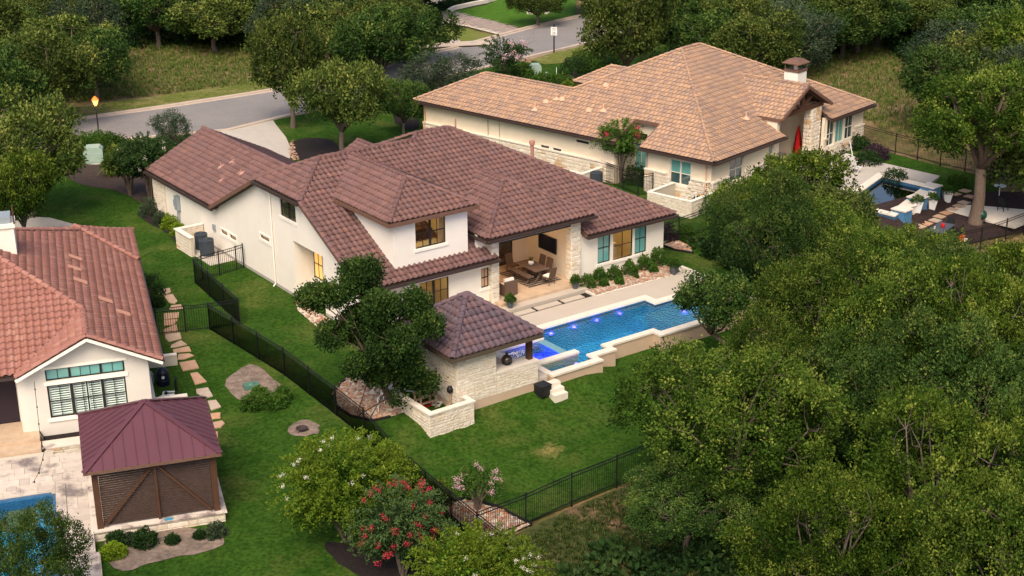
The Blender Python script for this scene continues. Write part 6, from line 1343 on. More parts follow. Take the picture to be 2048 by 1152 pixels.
for k, (u_, v_) in enumerate(((-.2, 69.9), (-.3, 68.2), (-.1, 66.6), (.9, 65.0), (1.6, 64.0))):
    mb = MB(); z_ = s1(u_) + .13; mb.slab([(u_ - .3, v_ - .16, z_ + .15), (u_ + .3, v_ - .16, z_ - .15), (u_ + .3, v_ + .16, z_ - .15), (u_ - .3, v_ + .16, z_ + .15)], (0, 0, .06)); lh.part('vent_tile', mb, mat('vent_tile_pale', (.52, .27, .19), (.44, .22, .16), 8, .8) if k == 0 else MATS['vent_tile_pale'])
# equipment yard with filter tank
t = yard('stone_yard', 'weathered stone yard around the navy filter tank beside the red roofed house', 2.3, 3.9, 61.2, 66.3, -.6, .45, YL, True, M_stone2)
fl = Th('filter_tank', 'tall navy pool filter tank with a round white badge', 'filter tank', W(3.05, 64.3, -.4, YL), YL)
mb = MB(); mb.lathe((0, 0, 0), [(.22, 0), (.31, .08), (.31, .45)], 18); fl.part('tank_base', mb, mat('tank_navy', (.006, .010, .022), rough=.35), smooth=False); mb = MB(); mb.lathe((0, 0, .455), [(.33, 0), (.33, .04), (.31, .06), (.31, .42), (.2, .58), (.06, .62)], 18); fl.part('tank_body', mb, MATS['tank_navy'], smooth=False)
mb = MB()
for k in range(16): a = 2 * math.pi * k / 16; mb.v.append((.08 * math.cos(a), -.325, .70 + .08 * math.sin(a)))
for k in range(16): a = 2 * math.pi * k / 16; mb.v.append((.08 * math.cos(a), -.31, .70 + .08 * math.sin(a)))
mb.f = [tuple(range(16))] + [(k, (k + 1) % 16, 16 + (k + 1) % 16, 16 + k) for k in range(16)]; mb.t = [0] * 17; fl.part('badge', mb, M_white)
pp = Th('white_pipes', 'tangle of white pool pipes with black valves in the stone yard', 'pipes', W(2.75, 62.2, -.4, YL), YL)
for k, q in enumerate(([(-.3, 0, .3), (.1, .1, .45), (.5, -.05, .3), (.5, -.05, 0)], [(-.3, .5, .2), (.2, .45, .4), (.8, .5, .35)], [(0, .2, .1), (.2, .6, .5), (.7, .7, .4)], [(.5, .3, .2), (.9, .2, .35), (.9, -.2, .1)])): mb = MB(); mb.tube(q, .045, 7); pp.part('pipe', mb, M_white)
for q in ((-.1, .05, .38), (.3, .5, .4), (.75, .5, .35), (.2, .02, .4)): mb = MB(); mb.lathe(q, [(.07, 0), (.09, .05), (.06, .14)], 10); pp.part('valve', mb, M_blackp)
mb = MB(); mb.tube([(0, 0, 0), (0, 0, .8), (0, .2, .85)], .06, 8); single('pool_heater_pipe', 'black upright pipe against the yard wall', 'pipe', mb, M_blackp, W(3.55, 63.3, -.4, YL))
mb = MB(); mb.box(-.15, .15, -.1, .1, 0, .6); mb.lathe((0, 0, .6), [(.12, 0), (.1, .12)], 10); single('timer_box', 'grey timer box with blue cover beside the filter tank', 'box', mb, M_grey, W(2.5, 64.6, -.3, YL), YL)
# raised patio, pool
def lflat(*a, **k): return flat(*a, yaw=YL, **k)
PZ = -.02
mt_ = mat('worn_travertine', (.68, .585, .50), (.60, .50, .42), 1.3, .8, .15, c3=(.20, .155, .15), s3=.9, k3=.95)
lflat('left_patio', [(-2.02, 47.0), (-.55, 47.0), (-.55, 49.3), (-.7, 49.3), (-.7, 57.6), (-2.02, 57.6)], -.9, PZ - .04, M_mortar)
lflat('left_patio', [(-14, 54.86), (-2.03, 54.86), (-2.03, 58.6), (-14, 58.6)], -.9, PZ - .04, M_mortar)
rg = random.Random(8); tid = 0; pat = Th('patio_paving', 'worn cream travertine paving around the left pool', 'paving', W(-2, 56, PZ - .04, YL), YL, off=(-2, 56, PZ - .04))
flagm = mat('travertine_slab', (1, 1, 1), (.86, .82, .8), 2.5, .8, .2, tone=[(0, (.56, .48, .40)), (.5, (.64, .56, .48)), (1, (.50, .43, .37))], c3=(.20, .165, .155), s3=.75, k3=.95)
def slabs(u0, u1, v0, v1):
    v = v0
    while v < v1 - .05:
        hh = min(rg.choice((.4, .6, .6)), v1 - v); u = u0
        while u < u1 - .05:
            ww = min(rg.choice((.4, .6, .9, .9)), u1 - u); mb = MB(); g = .006; mb.box(u + g, u + ww - g, v + g, v + hh - g, PZ - .038, PZ + rg.uniform(0, .006)); pat.part('slab', mb, flagm); u += ww
        v += hh
slabs(-7.0, -.7, 55.3, 58.2); slabs(-1.6, -.7, 49.4, 55.29); slabs(-1.6, -.57, 47.6, 49.39)
for u0, u1, v0, v1 in ((-8, -2.03, 54.86, 55.28), (-2.02, -1.62, 47, 55.28)):
    n_ = int(max(u1 - u0, v1 - v0) / .6)
    for k in range(n_):
        mb = MB(); g = .005
        if u1 - u0 > v1 - v0: mb.box(u0 + (u1 - u0) * k / n_ + g, u0 + (u1 - u0) * (k + 1) / n_ - g, v0 + g, v1 - g, PZ - .038, PZ + .03)
        else: mb.box(u0 + g, u1 - g, v0 + (v1 - v0) * k / n_ + g, v0 + (v1 - v0) * (k + 1) / n_ - g, PZ - .038, PZ + .03)
        pat.part('coping', mb, flagm)
lflat('left_pool_floor', [(-14, 47), (-2.03, 47), (-2.03, 54.85), (-14, 54.85)], -1.9, -1.4, M_plasterl)
lflat('left_pool_shelf', [(-2.9, 47), (-2.03, 47), (-2.03, 54.85), (-2.9, 54.85)], -1.39, -.55, mat('left_step_plaster', (.13, .33, .45), (.10, .27, .38), 1, .8))
lflat('left_pool_wall', [(-14, 54.70), (-2.2, 54.70), (-2.2, 54.852), (-14, 54.852)], -1.4, PZ - .06, M_ptile); lflat('left_pool_wall', [(-2.15, 47), (-2.025, 47), (-2.025, 54.69), (-2.15, 54.69)], -1.4, PZ - .06, M_ptile)
lflat('left_pool_water', [(-14, 47), (-2.16, 47), (-2.16, 54.69), (-14, 54.69)], -.165, -.16, M_water)
# raised steps in front of the door and under the window
stp = Th('house_steps', 'two long travertine steps below the dark door of the red roofed house', 'steps', W(-2.6, 59.5, 0, YL), YL, off=(-2.6, 59.5, 0))
for (u0, u1, v0, v1, z1) in ((-9, -2.5, 58.65, 59.4, .06), (-9, -2.5, 59.41, 61.4, .22)): mb = MB(); mb.box(u0, u1, v0, v1, -.6, z1); stp.part('step', mb, M_trav)
ledge = house('limestone_ledge', 'weathered limestone ledge wall below the shuttered window', 'wall', -2.4, 59.2, YL)
mb = MB(); mb.box(-2.4, 2.2, 58.75, 59.4, -.8, -.02); ledge.part('core', mb, M_mortar); mb = MB(); mb.box(-2.45, 2.25, 58.7, 59.45, -.015, .05); ledge.part('cap', mb, mt_); stone_face(ledge, (-2.4, 58.75, 0), RX, RY, 0, 4.6, -.6, -.02, ch=(.12, .2), ln=(.3, .7)); flush_stones(ledge, M_stone2)
lflat('planting_soil', [(-2.4, 59.46), (2.3, 59.46), (2.3, 60.15), (-2.4, 60.15)], -.6, -.06, M_mulch)
# pergola (louvred pavilion with metal roof)
pg = house('metal_roof_pavilion', 'timber garden pavilion with plum standing seam metal roof and slatted back', 'pavilion', -.6, 51.1, YL)
mb = MB(); mb.box(-.72, 4.25, 50.95, 56.2, -.9, -.06); pg.part('plinth', mb, M_mortar); mb = MB(); mb.box(-.78, 4.32, 50.85, 56.3, -.055, .0); pg.part('plinth_cap', mb, mt_)
stone_face(pg, (-.72, 50.95, 0), RX, RY, 0, 4.97, -.75, -.06, ch=(.13, .22), ln=(.3, .7)); flush_stones(pg, M_stone2)
for (u, v) in ((-.55, 51.05), (3.85, 51.05), (-.55, 55.5), (3.85, 55.5)): mb = MB(); mb.box(u, u + .24, v, v + .24, .001, 2.42); pg.part('post', mb, M_wood)
sl = MB(); n_ = 24
for k in range(n_): z = .08 + k * (2.28 / n_); sl.slab([(-.3, 51.15, z), (3.84, 51.15, z), (3.84, 51.165, z + .072), (-.3, 51.165, z + .072)], (0, .012, .002))
pg.part('slats', sl, M_slat, kind='stuff')
for a, b in (((-.25, 51.09, .1), (1.72, 51.09, 2.35)), ((3.75, 51.09, .1), (1.85, 51.09, 2.35)), ((1.78, 51.09, .05), (1.78, 51.09, 2.4))): mb = MB(); mb.beam(a, b, .09, .10, up=(0, 1, 0)); pg.part('brace', mb, M_wood)
for a, b in (((-.6, 51.17, 2.5), (4.15, 51.17, 2.5)), ((-.6, 55.62, 2.5), (4.15, 55.62, 2.5)), ((-.43, 51.3, 2.5), (-.43, 55.5, 2.5)), ((3.97, 51.3, 2.5), (3.97, 55.5, 2.5))): mb = MB(); mb.beam(a, b, .14, .16); pg.part('beam', mb, M_wood)
pc = [(-.8, 50.75, 2.6), (4.28, 50.75, 2.6), (4.28, 56.1, 2.6), (-.8, 56.1, 2.6)]; pa = (1.74, 53.42, 4.0)
pf = [[pc[i], pc[(i + 1) % 4], pa] for i in range(4)]
ro5 = pg.part('roof', decks(pf, .06, 0), M_metalroof)
for F in pf:
    P = [np.array(p, float) for p in F]; e = P[1] - P[0]; L = np.linalg.norm(e); e /= L; n = np.cross(e, P[2] - P[0]); n /= np.linalg.norm(n); s_ = np.cross(n, e); Hh = (P[2] - P[0]) @ s_; mx = (P[2] - P[0]) @ e
    k = .28
    while k < L - .1:
        y = Hh * min(k / mx, (L - k) / (L - mx)) - .04
        if y > .15: mb = MB(); mb.beam(P[0] + e * k + n * .022, P[0] + e * k + s_ * y + n * .022, .028, .045, up=n); pg.part('seam', mb, M_metalroof, ro5)
        k += .42
for p in pc: mb = MB(); mb.beam(np.array(p) + [0, 0, .02], np.array(pa) + [0, 0, .03], .22, .04); pg.part('hip_cap', mb, M_metalroof, ro5)
for i in range(4): mb = MB(); a, b = pc[i], pc[(i + 1) % 4]; mb.beam((a[0], a[1], 2.54), (b[0], b[1], 2.54), .05, .12); pg.part('eave_trim', mb, M_metalroof if i else M_fascia)
mb = MB(); mb.box(-.16, .16, -.06, .06, 0, .05); single('blue_tray', 'small blue tray on the pavilion ledge', 'tray', mb, mat('blue_plastic', (.05, .25, .38), rough=.5), W(2.1, 50.95, .0, YL), YL)
# string lights on a leaning pole
a = un(80, 715, 4.0); pole0 = W(-2.35, 59.9, -.05, YL)
t = Th('string_lights', 'string of small dark bulbs sagging from the eave down to the left pool', 'string lights', pole0, 0)
top = W(-2.45, 59.55, 2.8, YL) - pole0; mid = W(-2.5, 59.2, .3, YL) - pole0; p2 = W(-2.3, 57.6, 0.6, YL) - pole0; p3 = W(-2.9, 54.6, .5, YL) - pole0
mb = MB(); path = []
for A_, B_, sg in ((top, mid, .05), (mid, p2, .2), (p2, p3, .25)):
    for k in range(10): f_ = k / 10; q = A_ + (B_ - A_) * f_; q = q - [0, 0, sg * math.sin(math.pi * f_)]; path.append(q)
mb.tube(path, .012, 4); t.part('cord', mb, M_blackp)
for k in range(1, len(path), 3): mb = MB(); mb.lathe(path[k] - [0, 0, .12], [(.01, 0), (.035, .04), (.02, .1)], 8); t.part('bulb', mb, M_blackp)
mb = MB(); mb.tube([(0, 0, 0), mid + [0, 0, .35]], .022, 6); t.part('pole', mb, M_blackp)
# flagstone path
FS_ = [((470, 0), 0)]
FLB = ['small pale flagstone at the far top end of the path, next to the bush', 'long rust flagstone second from the far end of the path', 'flagstone just beyond the fence, far side', 'first wide flagstone right behind the fence pickets', 'second wide flagstone behind the fence pickets', 'third wide flagstone behind the fence, nearest to it',
 'tan flagstone just in front of the fence gate', 'narrow pointed flagstone, second in front of the fence', 'long thin flagstone, third in front of the fence', 'half oval flagstone, fourth in front of the fence', 'large square grey and rust flagstone beside the stone yard corner', 'twisted rust flagstone beside the filter yard',
 'largest rust flagstone above the plum metal roof', 'rust flagstone at the upper right corner of the metal roof', 'small square flagstone along the metal roof edge', 'five sided flagstone sticking out right of the metal roof', 'last small flagstone of the path beside the metal roof', 'half hidden flagstone at the eave of the red tile roof']
fl_px = [[(327, 579), (340, 577), (342, 585), (330, 590), (317, 588)], [(328, 592), (345, 589), (355, 603), (350, 608), (338, 606)], [(343, 612), (362, 610), (366, 618), (352, 620), (338, 619)], [(328, 628), (358, 626), (357, 636), (328, 639)], [(328, 641), (356, 640), (348, 650), (328, 652)], [(327, 660), (353, 650), (356, 664), (328, 668)],
         [(330, 670), (360, 666), (363, 678), (338, 684), (331, 678)], [(343, 691), (362, 682), (374, 690), (352, 695), (341, 696)], [(345, 700), (378, 694), (382, 703), (348, 706)], [(357, 709), (378, 708), (388, 712), (370, 719), (355, 720)],
         [(358, 725), (390, 720), (398, 737), (366, 743)], [(380, 746), (395, 744), (413, 765), (390, 771)], [(392, 778), (416, 775), (426, 794), (410, 797), (393, 787)], [(415, 802), (432, 800), (442, 815), (422, 822)], [(420, 828), (441, 826), (441, 837), (422, 839)], [(424, 846), (444, 842), (450, 848), (442, 856), (427, 857)], [(425, 866), (436, 864), (436, 875), (426, 876)], [(300, 596), (314, 592), (318, 604), (304, 606)]]
for k, P in enumerate(fl_px):
    Q = gp(*P); c0 = np.mean(Q, 0); mb = MB(); pl_ = [(q[0] - c0[0], q[1] - c0[1]) for q in Q]
    if sum(pl_[i][0] * pl_[(i + 1) % len(pl_)][1] - pl_[(i + 1) % len(pl_)][0] * pl_[i][1] for i in range(len(pl_))) < 0: pl_ = pl_[::-1]
    n_ = len(pl_); mb.v = [(a * 1.0, b * 1.0, -.04) for a, b in pl_] + [(a, b, .025) for a, b in pl_] + [(a * .93, b * .93, .04) for a, b in pl_]
    mb.f = [(i, (i + 1) % n_, n_ + (i + 1) % n_, n_ + i) for i in range(n_)] + [(n_ + i, n_ + (i + 1) % n_, 2 * n_ + (i + 1) % n_, 2 * n_ + i) for i in range(n_)] + [tuple(range(2 * n_, 3 * n_))]; mb.t = [0] * len(mb.f)
    single('flagstone', FLB[k], 'flagstone', mb, M_flag, (c0[0], c0[1], c0[2] + .015), group='flagstones of the path beside the red roofed house', tone=True)
# ================================================================ STREET THINGS
lp = Th('street_lamp', 'lit orange street lantern on a slim dark pole by the road', 'street lamp', G(199, 279), 0)
mb = MB(); mb.tube([(0, 0, 0), (0, 0, .4), (0, 0, 2.6)], [.09, .055, .045], 10); lp.part('pole', mb, M_blackp); mb = MB(); mb.lathe((0, 0, 2.6), [(.05, 0), (.12, .05), (.17, .1)], 8); lp.part('cradle', mb, M_blackp)
mb = MB(); mb.lathe((0, 0, 2.71), [(.15, 0), (.24, .34)], 6); lp.part('lantern_glass', mb, M_lampo); mb = MB(); mb.lathe((0, 0, 3.06), [(.27, 0), (.25, .06), (.12, .2), (.03, .28)], 6); lp.part('lantern_roof', mb, M_lampr)
L = bpy.data.lights.new('lantern_light', 'POINT'); L.energy = 60; L.color = (1, .45, .14); L.shadow_soft_size = .2; ob = bpy.data.objects.new('lantern_light', L); COL.objects.link(ob); ob.parent = lp.o; ob.location = (0, 0, 2.55)
sg = Th('speed_limit_sign', 'white speed limit sign on a black post beside the street', 'road sign', G(1108, 106), -.15)
mb = MB(); mb.box(-.06, .06, -.06, .06, 0, 2.62); mb.lathe((0, 0, 2.62), [(.06, 0), (.1, .06), (.03, .16)], 8); sg.part('post', mb, M_blackp); mb = MB(); mb.box(-.30, .30, -.10, -.065, 1.72, 2.5); sg.part('plate', mb, M_white)
def text3(txt, size, mat_, parent, loc, rot, name):
    cu = bpy.data.curves.new(name, 'FONT'); cu.body = txt; cu.size = size; cu.align_x = 'CENTER'; cu.extrude = .003; o = bpy.data.objects.new(name, cu); dg = bpy.context.evaluated_depsgraph_get()
    COL.objects.link(o); bpy.context.view_layer.update(); me = bpy.data.meshes.new_from_object(o.evaluated_get(bpy.context.evaluated_depsgraph_get())); me.materials.clear(); me.materials.append(mat_); bpy.data.objects.remove(o)
    ob = link(name, me, parent, loc); ob.rotation_euler = rot; return ob
text3('SPEED\nLIMIT', .15, M_blackp, sg.o, (0, -.104, 2.31), (math.pi / 2, 0, 0), 'lettering'); text3('25', .36, M_blackp, sg.o, (0, -.104, 1.80), (math.pi / 2, 0, 0), 'numerals')
mbx = Th('mailbox', 'white mailbox on a dark post across the street', 'mailbox', G(97, 236), .3)
mb = MB(); mb.box(-.06, .06, -.06, .06, 0, 1.1); mbx.part('post', mb, M_fascia); mb = MB(); pr_ = [(-.16, 0), (.16, 0), (.16, .2), (.1, .3), (-.1, .3), (-.16, .2)]; mb.slab([(x * 1.0, -.36, 1.1 + z) for x, z in pr_], (0, .72, 0)); o_ = mbx.part('box', mb, M_white); o_.rotation_euler = (0, 0, math.pi / 2); mb = MB(); mb.box(.17, .2, -.05, .0, 1.2, 1.4); mbx.part('flag', mb, M_red)
def util(label, loc, rz, w_, d_, h_, name='utility_cabinet', m=None):
    t = Th(name, label, 'utility box', loc, rz); c_ = .16 * w_
    mb = MB(); P = [(-w_ / 2, 0, 0), (w_ / 2, 0, 0), (w_ / 2, 0, h_ - c_), (w_ / 2 - c_, 0, h_), (-w_ / 2 + c_, 0, h_), (-w_ / 2, 0, h_ - c_)]; mb.slab(P, (0, d_, 0)); t.part('body', mb, m or M_green)
    mb = MB(); mb.box(-w_ / 2 + .1, w_ / 2 - .1, -.03, -.002, .1, h_ * .62); t.part('door', mb, m or M_green); mb = MB(); mb.box(-w_ * .7, w_ * .7, -.3, d_ + .25, -.15, 0); t.part('pad', mb, M_conc); return t
util('large pale green transformer box among the shrubs at the left', G(188, 327), .2, 1.35, 1.1, 1.15); util('smaller pale green utility box behind the tan roofed house', G(1072, 151), .1, 1.0, .9, .95)
util('tiny green utility pedestal beside the second transformer', G(1094, 154), .1, .35, .3, .4)
mb = MB(); mb.box(-.35, .35, -.25, .25, 0, .18); mb.lathe((0, 0, .18), [(.2, 0), (.12, .08)], 8); single('valve_box', 'green irrigation valve box on the bare patch by the fence', 'valve box', mb, mat('valve_green', (.07, .16, .12), rough=.6), G(503, 776, .03), .3)
mb = MB(); mb.tube([(0, 0, 0), (0, 0, .7)], .03, 6); single('marker_stake', 'thin white stake in the garden bed by the street', 'stake', mb, M_white, G(1113, 150))
t = Th('fire_pit', 'small rusty metal basin on the round dirt patch by the fence', 'basin', G(604, 862, .03), 0)
mb = MB(); mb.lathe((0, 0, 0), [(.10, .04), (.25, .10), (.27, .14), (.24, .14), (.10, .07)], 14); t.part('bowl', mb, M_gutter)
for a in (0, 2.1, 4.2): mb = MB(); mb.tube([(.3 * math.cos(a), .3 * math.sin(a), 0), (.2 * math.cos(a), .2 * math.sin(a), .14)], .02, 5); t.part('leg', mb, M_gutter)
for k, (x, y, s_) in enumerate(((1061, 28, .5), (1075, 28, .42), (1094, 28, .35))):
    rng_ = np.random.default_rng(k); mb = MB(); mb.lathe((0, 0, 0), [(s_ * .8, 0), (s_, s_ * .4), (s_ * .6, s_ * .9), (s_ * .2, s_)], 7); mb.v = [tuple(np.array(v) * rng_.uniform(.85, 1.15)) for v in mb.v]; single('boulder', ['left pale boulder under the round tree across the street', 'middle pale boulder under the round tree across the street', 'right boulder under the round tree across the street'][k], 'boulder', mb, M_cap, G(x, y))
# trellis stakes in the gravel bed
t = Th('trellis_frame', 'thin dark crossed stakes standing in the gravel bed by the enclosure', 'stakes', G(752, 838), 0)
for a, b in (((-.9, .3, 0), (-.3, 1.0, 1.7)), ((-.3, -.1, 0), (.7, .3, 1.7)), ((-.9, .3, 0.0), (.8, -.3, 1.3))): mb = MB(); mb.tube([a, b], .022, 5); t.part('stake', mb, M_black)
mb = MB(); mb.tube([(0, 0, 0), (0, .0, .8), (.3, 0, .95), (.4, 0, .3)], .02, 7); single('tubular_rack', 'white tubular frame leaning at the end of the enclosure wall', 'frame', mb, M_white, G(757, 828), .8)
# ================================================================ VEGETATION
rnd = random.Random(7)
# big oaks for the foreground, mid and far distance: a few meshes each, shared
NEAR = []
for k, (mt, nm) in enumerate(((M_oak, 0), (M_yel, 1), (M_oakd, 2), (M_oak, 3))):
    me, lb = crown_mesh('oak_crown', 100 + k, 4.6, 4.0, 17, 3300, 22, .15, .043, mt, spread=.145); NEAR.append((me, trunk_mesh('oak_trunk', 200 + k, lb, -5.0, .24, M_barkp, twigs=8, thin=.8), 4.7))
MID = []
for k, mt in enumerate((M_olive, M_oakd, M_yel, M_olive)):
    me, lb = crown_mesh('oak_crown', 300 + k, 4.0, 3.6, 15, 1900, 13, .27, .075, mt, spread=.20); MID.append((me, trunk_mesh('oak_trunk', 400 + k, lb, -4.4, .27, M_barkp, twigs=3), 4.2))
CED = []
for k in range(2):
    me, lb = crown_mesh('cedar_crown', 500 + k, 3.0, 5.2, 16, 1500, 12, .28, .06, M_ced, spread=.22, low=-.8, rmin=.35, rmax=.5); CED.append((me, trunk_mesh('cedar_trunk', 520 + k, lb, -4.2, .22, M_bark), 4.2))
def oak(fam, idx, label, cx, cy, zc, s_, rz=0.0, kind='oak_tree', group=None, cat='tree', sz=None, wp=None):
    """crown centre seen at a pixel, at a height above the ground under it"""
    z = 0.0
    for _ in range(10): p = un(cx, cy, z + zc); z = float(gz(p[0], p[1]))
    me, tr, bz = fam[idx % len(fam)]
    sv = zc / bz
    t = Th(kind, label, cat, (p[0], p[1], z), rz, group); t.o.scale = (s_, s_, sz or sv)
    link('trunk', tr, t.o, (0, 0, bz)); link('crown', me, t.o, (0, 0, bz)); return t
# foreground right
oak(NEAR, 0, 'large green oak leaning over the back fence, nearest the lawn', 1470, 850, 4.4, 1.0, .3)
oak(NEAR, 3, 'dense oak below the pool, its crown touching the coping', 1540, 765, 4.0, .66, 2.0)
oak(NEAR, 1, 'big yellow green oak in the bottom right corner', 1890, 990, 5.0, .88, 1.0)
oak(NEAR, 1, 'yellow green oak cut by the bottom edge, right of centre', 1670, 1110, 4.2, .72, 2.6)
oak(NEAR, 0, 'yellow tipped oak cut by the bottom right corner', 2020, 1135, 4.6, .78, 4.0)
oak(NEAR, 2, 'dark oak behind the bottom right yellow one', 1770, 790, 4.4, .82, .4)
oak(NEAR, 3, 'tall oak in the middle of the right hand wood', 1790, 680, 5.0, .82, 5.1)
oak(NEAR, 2, 'dark oak at the right edge, middle height', 2000, 830, 4.8, .85, 3.1)
oak(NEAR, 1, 'oak with yellow tips at the right edge above the dark ones', 1960, 700, 5.4, .8, .9)
oak(NEAR, 0, 'oak just right of the pool corner with green crown', 1650, 640, 4.6, .8, 4.4)
oak(NEAR, 2, 'dark leaved oak hanging over the far end of the pool deck', 1545, 480, 4.2, .72, 1.4)
_me, _lb = crown_mesh('oak_crown', 631, 1.75, 1.5, 12, 900, 19, .17, .048, M_oakd, spread=.14, low=-.6, sparse=.15); _tr = trunk_mesh('oak_trunk', 632, _lb, -3.4, .14, M_bark, lean=(3.0, -2.2), twigs=5)
_p = un(1425, 592, 3.0); _t = Th('oak_tree', 'small dark oak reaching over the shallow end of the pool', 'tree', (_p[0] + 3.0, _p[1] - 2.2, float(gz(_p[0] + 3, _p[1] - 2.2))), 0); _h = 3.0 - _t.o.location[2]
link('trunk', _tr, _t.o, (-3.0, 2.2, _h)); link('crown', _me, _t.o, (-3.0, 2.2, _h))
oak(NEAR, 3, 'oak between the pool tree and the dining terrace', 1680, 520, 4.0, .74, 2.2)
oak(NEAR, 0, 'round oak below the outdoor dining table', 1800, 560, 4.0, .66, 1.0)
oak(NEAR, 2, 'oak standing right of the round one below the terrace', 1865, 600, 4.2, .62, 5.5)
oak(NEAR, 2, 'low dark oak behind the leaning foreground oak', 1380, 1010, 2.2, .6, 2.9)
oak(MID, 2, 'small yellow green tree at the right edge by the dirt slope', 2030, 560, 3.0, .55, 0)
oak(MID, 0, 'half seen tree at the right edge under the dirt slope', 2040, 650, 3.4, .7, 2)
oak(MID, 2, 'yellow green tree in front of the tan house patio', 1600, 375, 3.0, .72, .5)
oak(MID, 2, 'smaller yellow green tree left of the patio one', 1490, 425, 2.6, .55, 1.5)
oak(MID, 3, 'green tree hiding the near end of the dark pool', 1655, 430, 3.0, .62, 2.5)
# big oak at the right with its trunk in the mulch
def big_oak():
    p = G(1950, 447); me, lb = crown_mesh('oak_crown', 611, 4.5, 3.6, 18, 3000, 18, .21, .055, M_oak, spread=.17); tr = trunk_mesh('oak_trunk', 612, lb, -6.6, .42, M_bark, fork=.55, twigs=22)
    t = Th('oak_tree', 'tall oak with a thick bare trunk rising from the mulch at the right', 'tree', p, .6); link('trunk', tr, t.o, (0, 0, 6.6)); link('crown', me, t.o, (0, 0, 6.6))
big_oak()
oak(MID, 3, 'oak at the right edge behind the tall trunk', 2050, 215, 5.0, .9, 1.2)
# oak in the gravel bed
_C = un(752, 655, 3.9); _Rt = G(782, 806)
GL = [((x - 752) / 44.5, dy, (655 - y) / 42.0, r / 44.5) for x, y, r, dy in ((728, 558, 36, .3), (690, 572, 26, -.4), (650, 582, 24, -.2), (626, 600, 22, .5), (662, 612, 22, 1.0), (765, 600, 30, -.9), (745, 640, 42, 0), (818, 622, 34, .6), (855, 648, 24, -.2), (790, 672, 42, -1.2), (705, 664, 34, .8), (668, 664, 26, -.3), (760, 706, 36, .9), (806, 718, 32, -.5), (752, 745, 27, .1), (800, 762, 30, .9), (842, 768, 22, 0), (715, 715, 20, -1), (792, 790, 18, -.3))]
GL = [(np.array([a, b, c]), r * 1.0) for a, b, c, r in GL]
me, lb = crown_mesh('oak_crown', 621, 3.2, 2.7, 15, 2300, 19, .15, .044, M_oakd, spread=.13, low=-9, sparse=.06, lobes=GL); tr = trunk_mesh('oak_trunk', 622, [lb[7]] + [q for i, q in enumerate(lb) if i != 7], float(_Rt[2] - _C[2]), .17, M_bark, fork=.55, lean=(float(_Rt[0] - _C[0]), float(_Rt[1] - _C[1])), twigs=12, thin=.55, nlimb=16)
t = Th('oak_tree', 'dark green oak growing in the gravel bed in front of the white house', 'tree', _Rt, 0.0); _o = tuple(_C - _Rt); link('trunk', tr, t.o, _o); link('crown', me, t.o, _o)
# bottom left
oak(NEAR, 2, 'dark oak cut off by the bottom left corner over the left pool', 62, 1150, 2.8, .46, 1.0)
# front yard oaks
oak(MID, 0, 'front yard oak with its trunk in the round mulch bed', 578, 128, 5.0, .82, .8)
oak(MID, 3, 'second front yard oak leaning towards the roofs', 680, 192, 4.4, .80, 2.8)
oak(MID, 0, 'broad live oak at the left edge above the red roof', 48, 300, 4.4, .95, 4.2); oak(MID, 2, 'left edge oak with yellow green crown, lower one', 40, 390, 3.4, .55, 1.2)
oak(CED, 0, 'grey green weeping tree beside the street behind the tan roof', 877, 150, 2.2, 1.0, 0, kind='weeping_tree', sz=.5)
oak(MID, 1, 'small dark tree left of the tan roof corner', 806, 205, 2.6, .50, 0)
oak(CED, 1, 'slender young tree behind the garage ridge', 343, 262, 1.9, .42, 0, kind='young_tree', sz=.42)
oak(MID, 0, 'tall oak behind the tan roof with pale trunk', 1255, 48, 5.8, 1.05, 3.0); oak(MID, 1, 'oak right of the pale trunk behind the tan roof', 1345, 30, 4.6, .95, .4)
oak(MID, 3, 'round leafy tree on the bright lawn across the street', 1075, 2, 2.6, .75, .4)
# woods at the top: named one by one
woods = [(105, 145), (185, 120), (20, 60), (95, 30), (165, 60), (95, 110), (30, 130), (140, 95), (250, 0), (310, 18), (380, 5), (425, 35), (470, 12), (520, 5), (600, 10), (650, 40), (700, 25), (745, 55), (790, 30), (812, 62), (700, 78), (760, 85), (565, 40),
         (1395, 60), (1440, 90), (1470, 40), (1520, 95), (1545, 30), (1590, 70), (1640, 60), (1690, 20), (1720, 30), (1760, 20), (1850, 30), (1900, 110), (1905, 165), (1950, 60), (1990, 130), (2035, 70), (1940, 180), (2040, 170), (1990, 10), (1600, 5), (1500, -5), (1430, 5), (1380, -10), (1860, -5), (1930, -10), (200, -15), (330, -15), (450, -20), (560, -20), (680, -20), (780, -20), (60, -20), (1300, -15), (1220, -25), (1680, -30), (2060, -10)]
nm = ['tall', 'broad', 'dense', 'ragged', 'rounded', 'dark', 'pale tipped', 'spreading', 'narrow', 'low', 'crooked', 'bushy', 'thin', 'leafy', 'heavy']
pl_ = ['nearest the street', 'towards the left', 'at its back', 'at its front edge', 'deep inside it']
for k, (x, y) in enumerate(woods):
    fam = CED if k % 6 == 4 else MID; side = 'behind the dry grass field at the top left' if x < 900 else 'in the wood behind the tan roofed house'
    oak(fam, rnd.choice((1, 1, 0, 3)) if fam is MID else k, f'{nm[k % 15]} oak {side}, {pl_[k // 15]}' if fam is MID else f'{nm[k % 15]} cedar {side}, {pl_[k // 15]}', x, y, rnd.uniform(2.9, 4.3), rnd.uniform(.85, 1.2), rnd.uniform(0, 6), kind='oak_tree' if fam is MID else 'cedar_tree', group='trees of the wood ' + side)
for k, (x, y) in enumerate(((-30, -60), (120, -60), (280, -55), (420, -60), (560, -60), (700, -60), (840, -60), (1180, -60), (1320, -60), (1460, -60), (1600, -70), (1740, -60), (1880, -60), (2030, -55), (2100, 120), (2110, 300), (-60, 60), (-60, 180))):
    oak(MID, k, f'{nm[k % 15]} tree in the far row beyond the wood, {"left" if k < 7 else "right"} part', x, y, 5.0, 1.2, rnd.uniform(0, 6), group='far rows of trees')
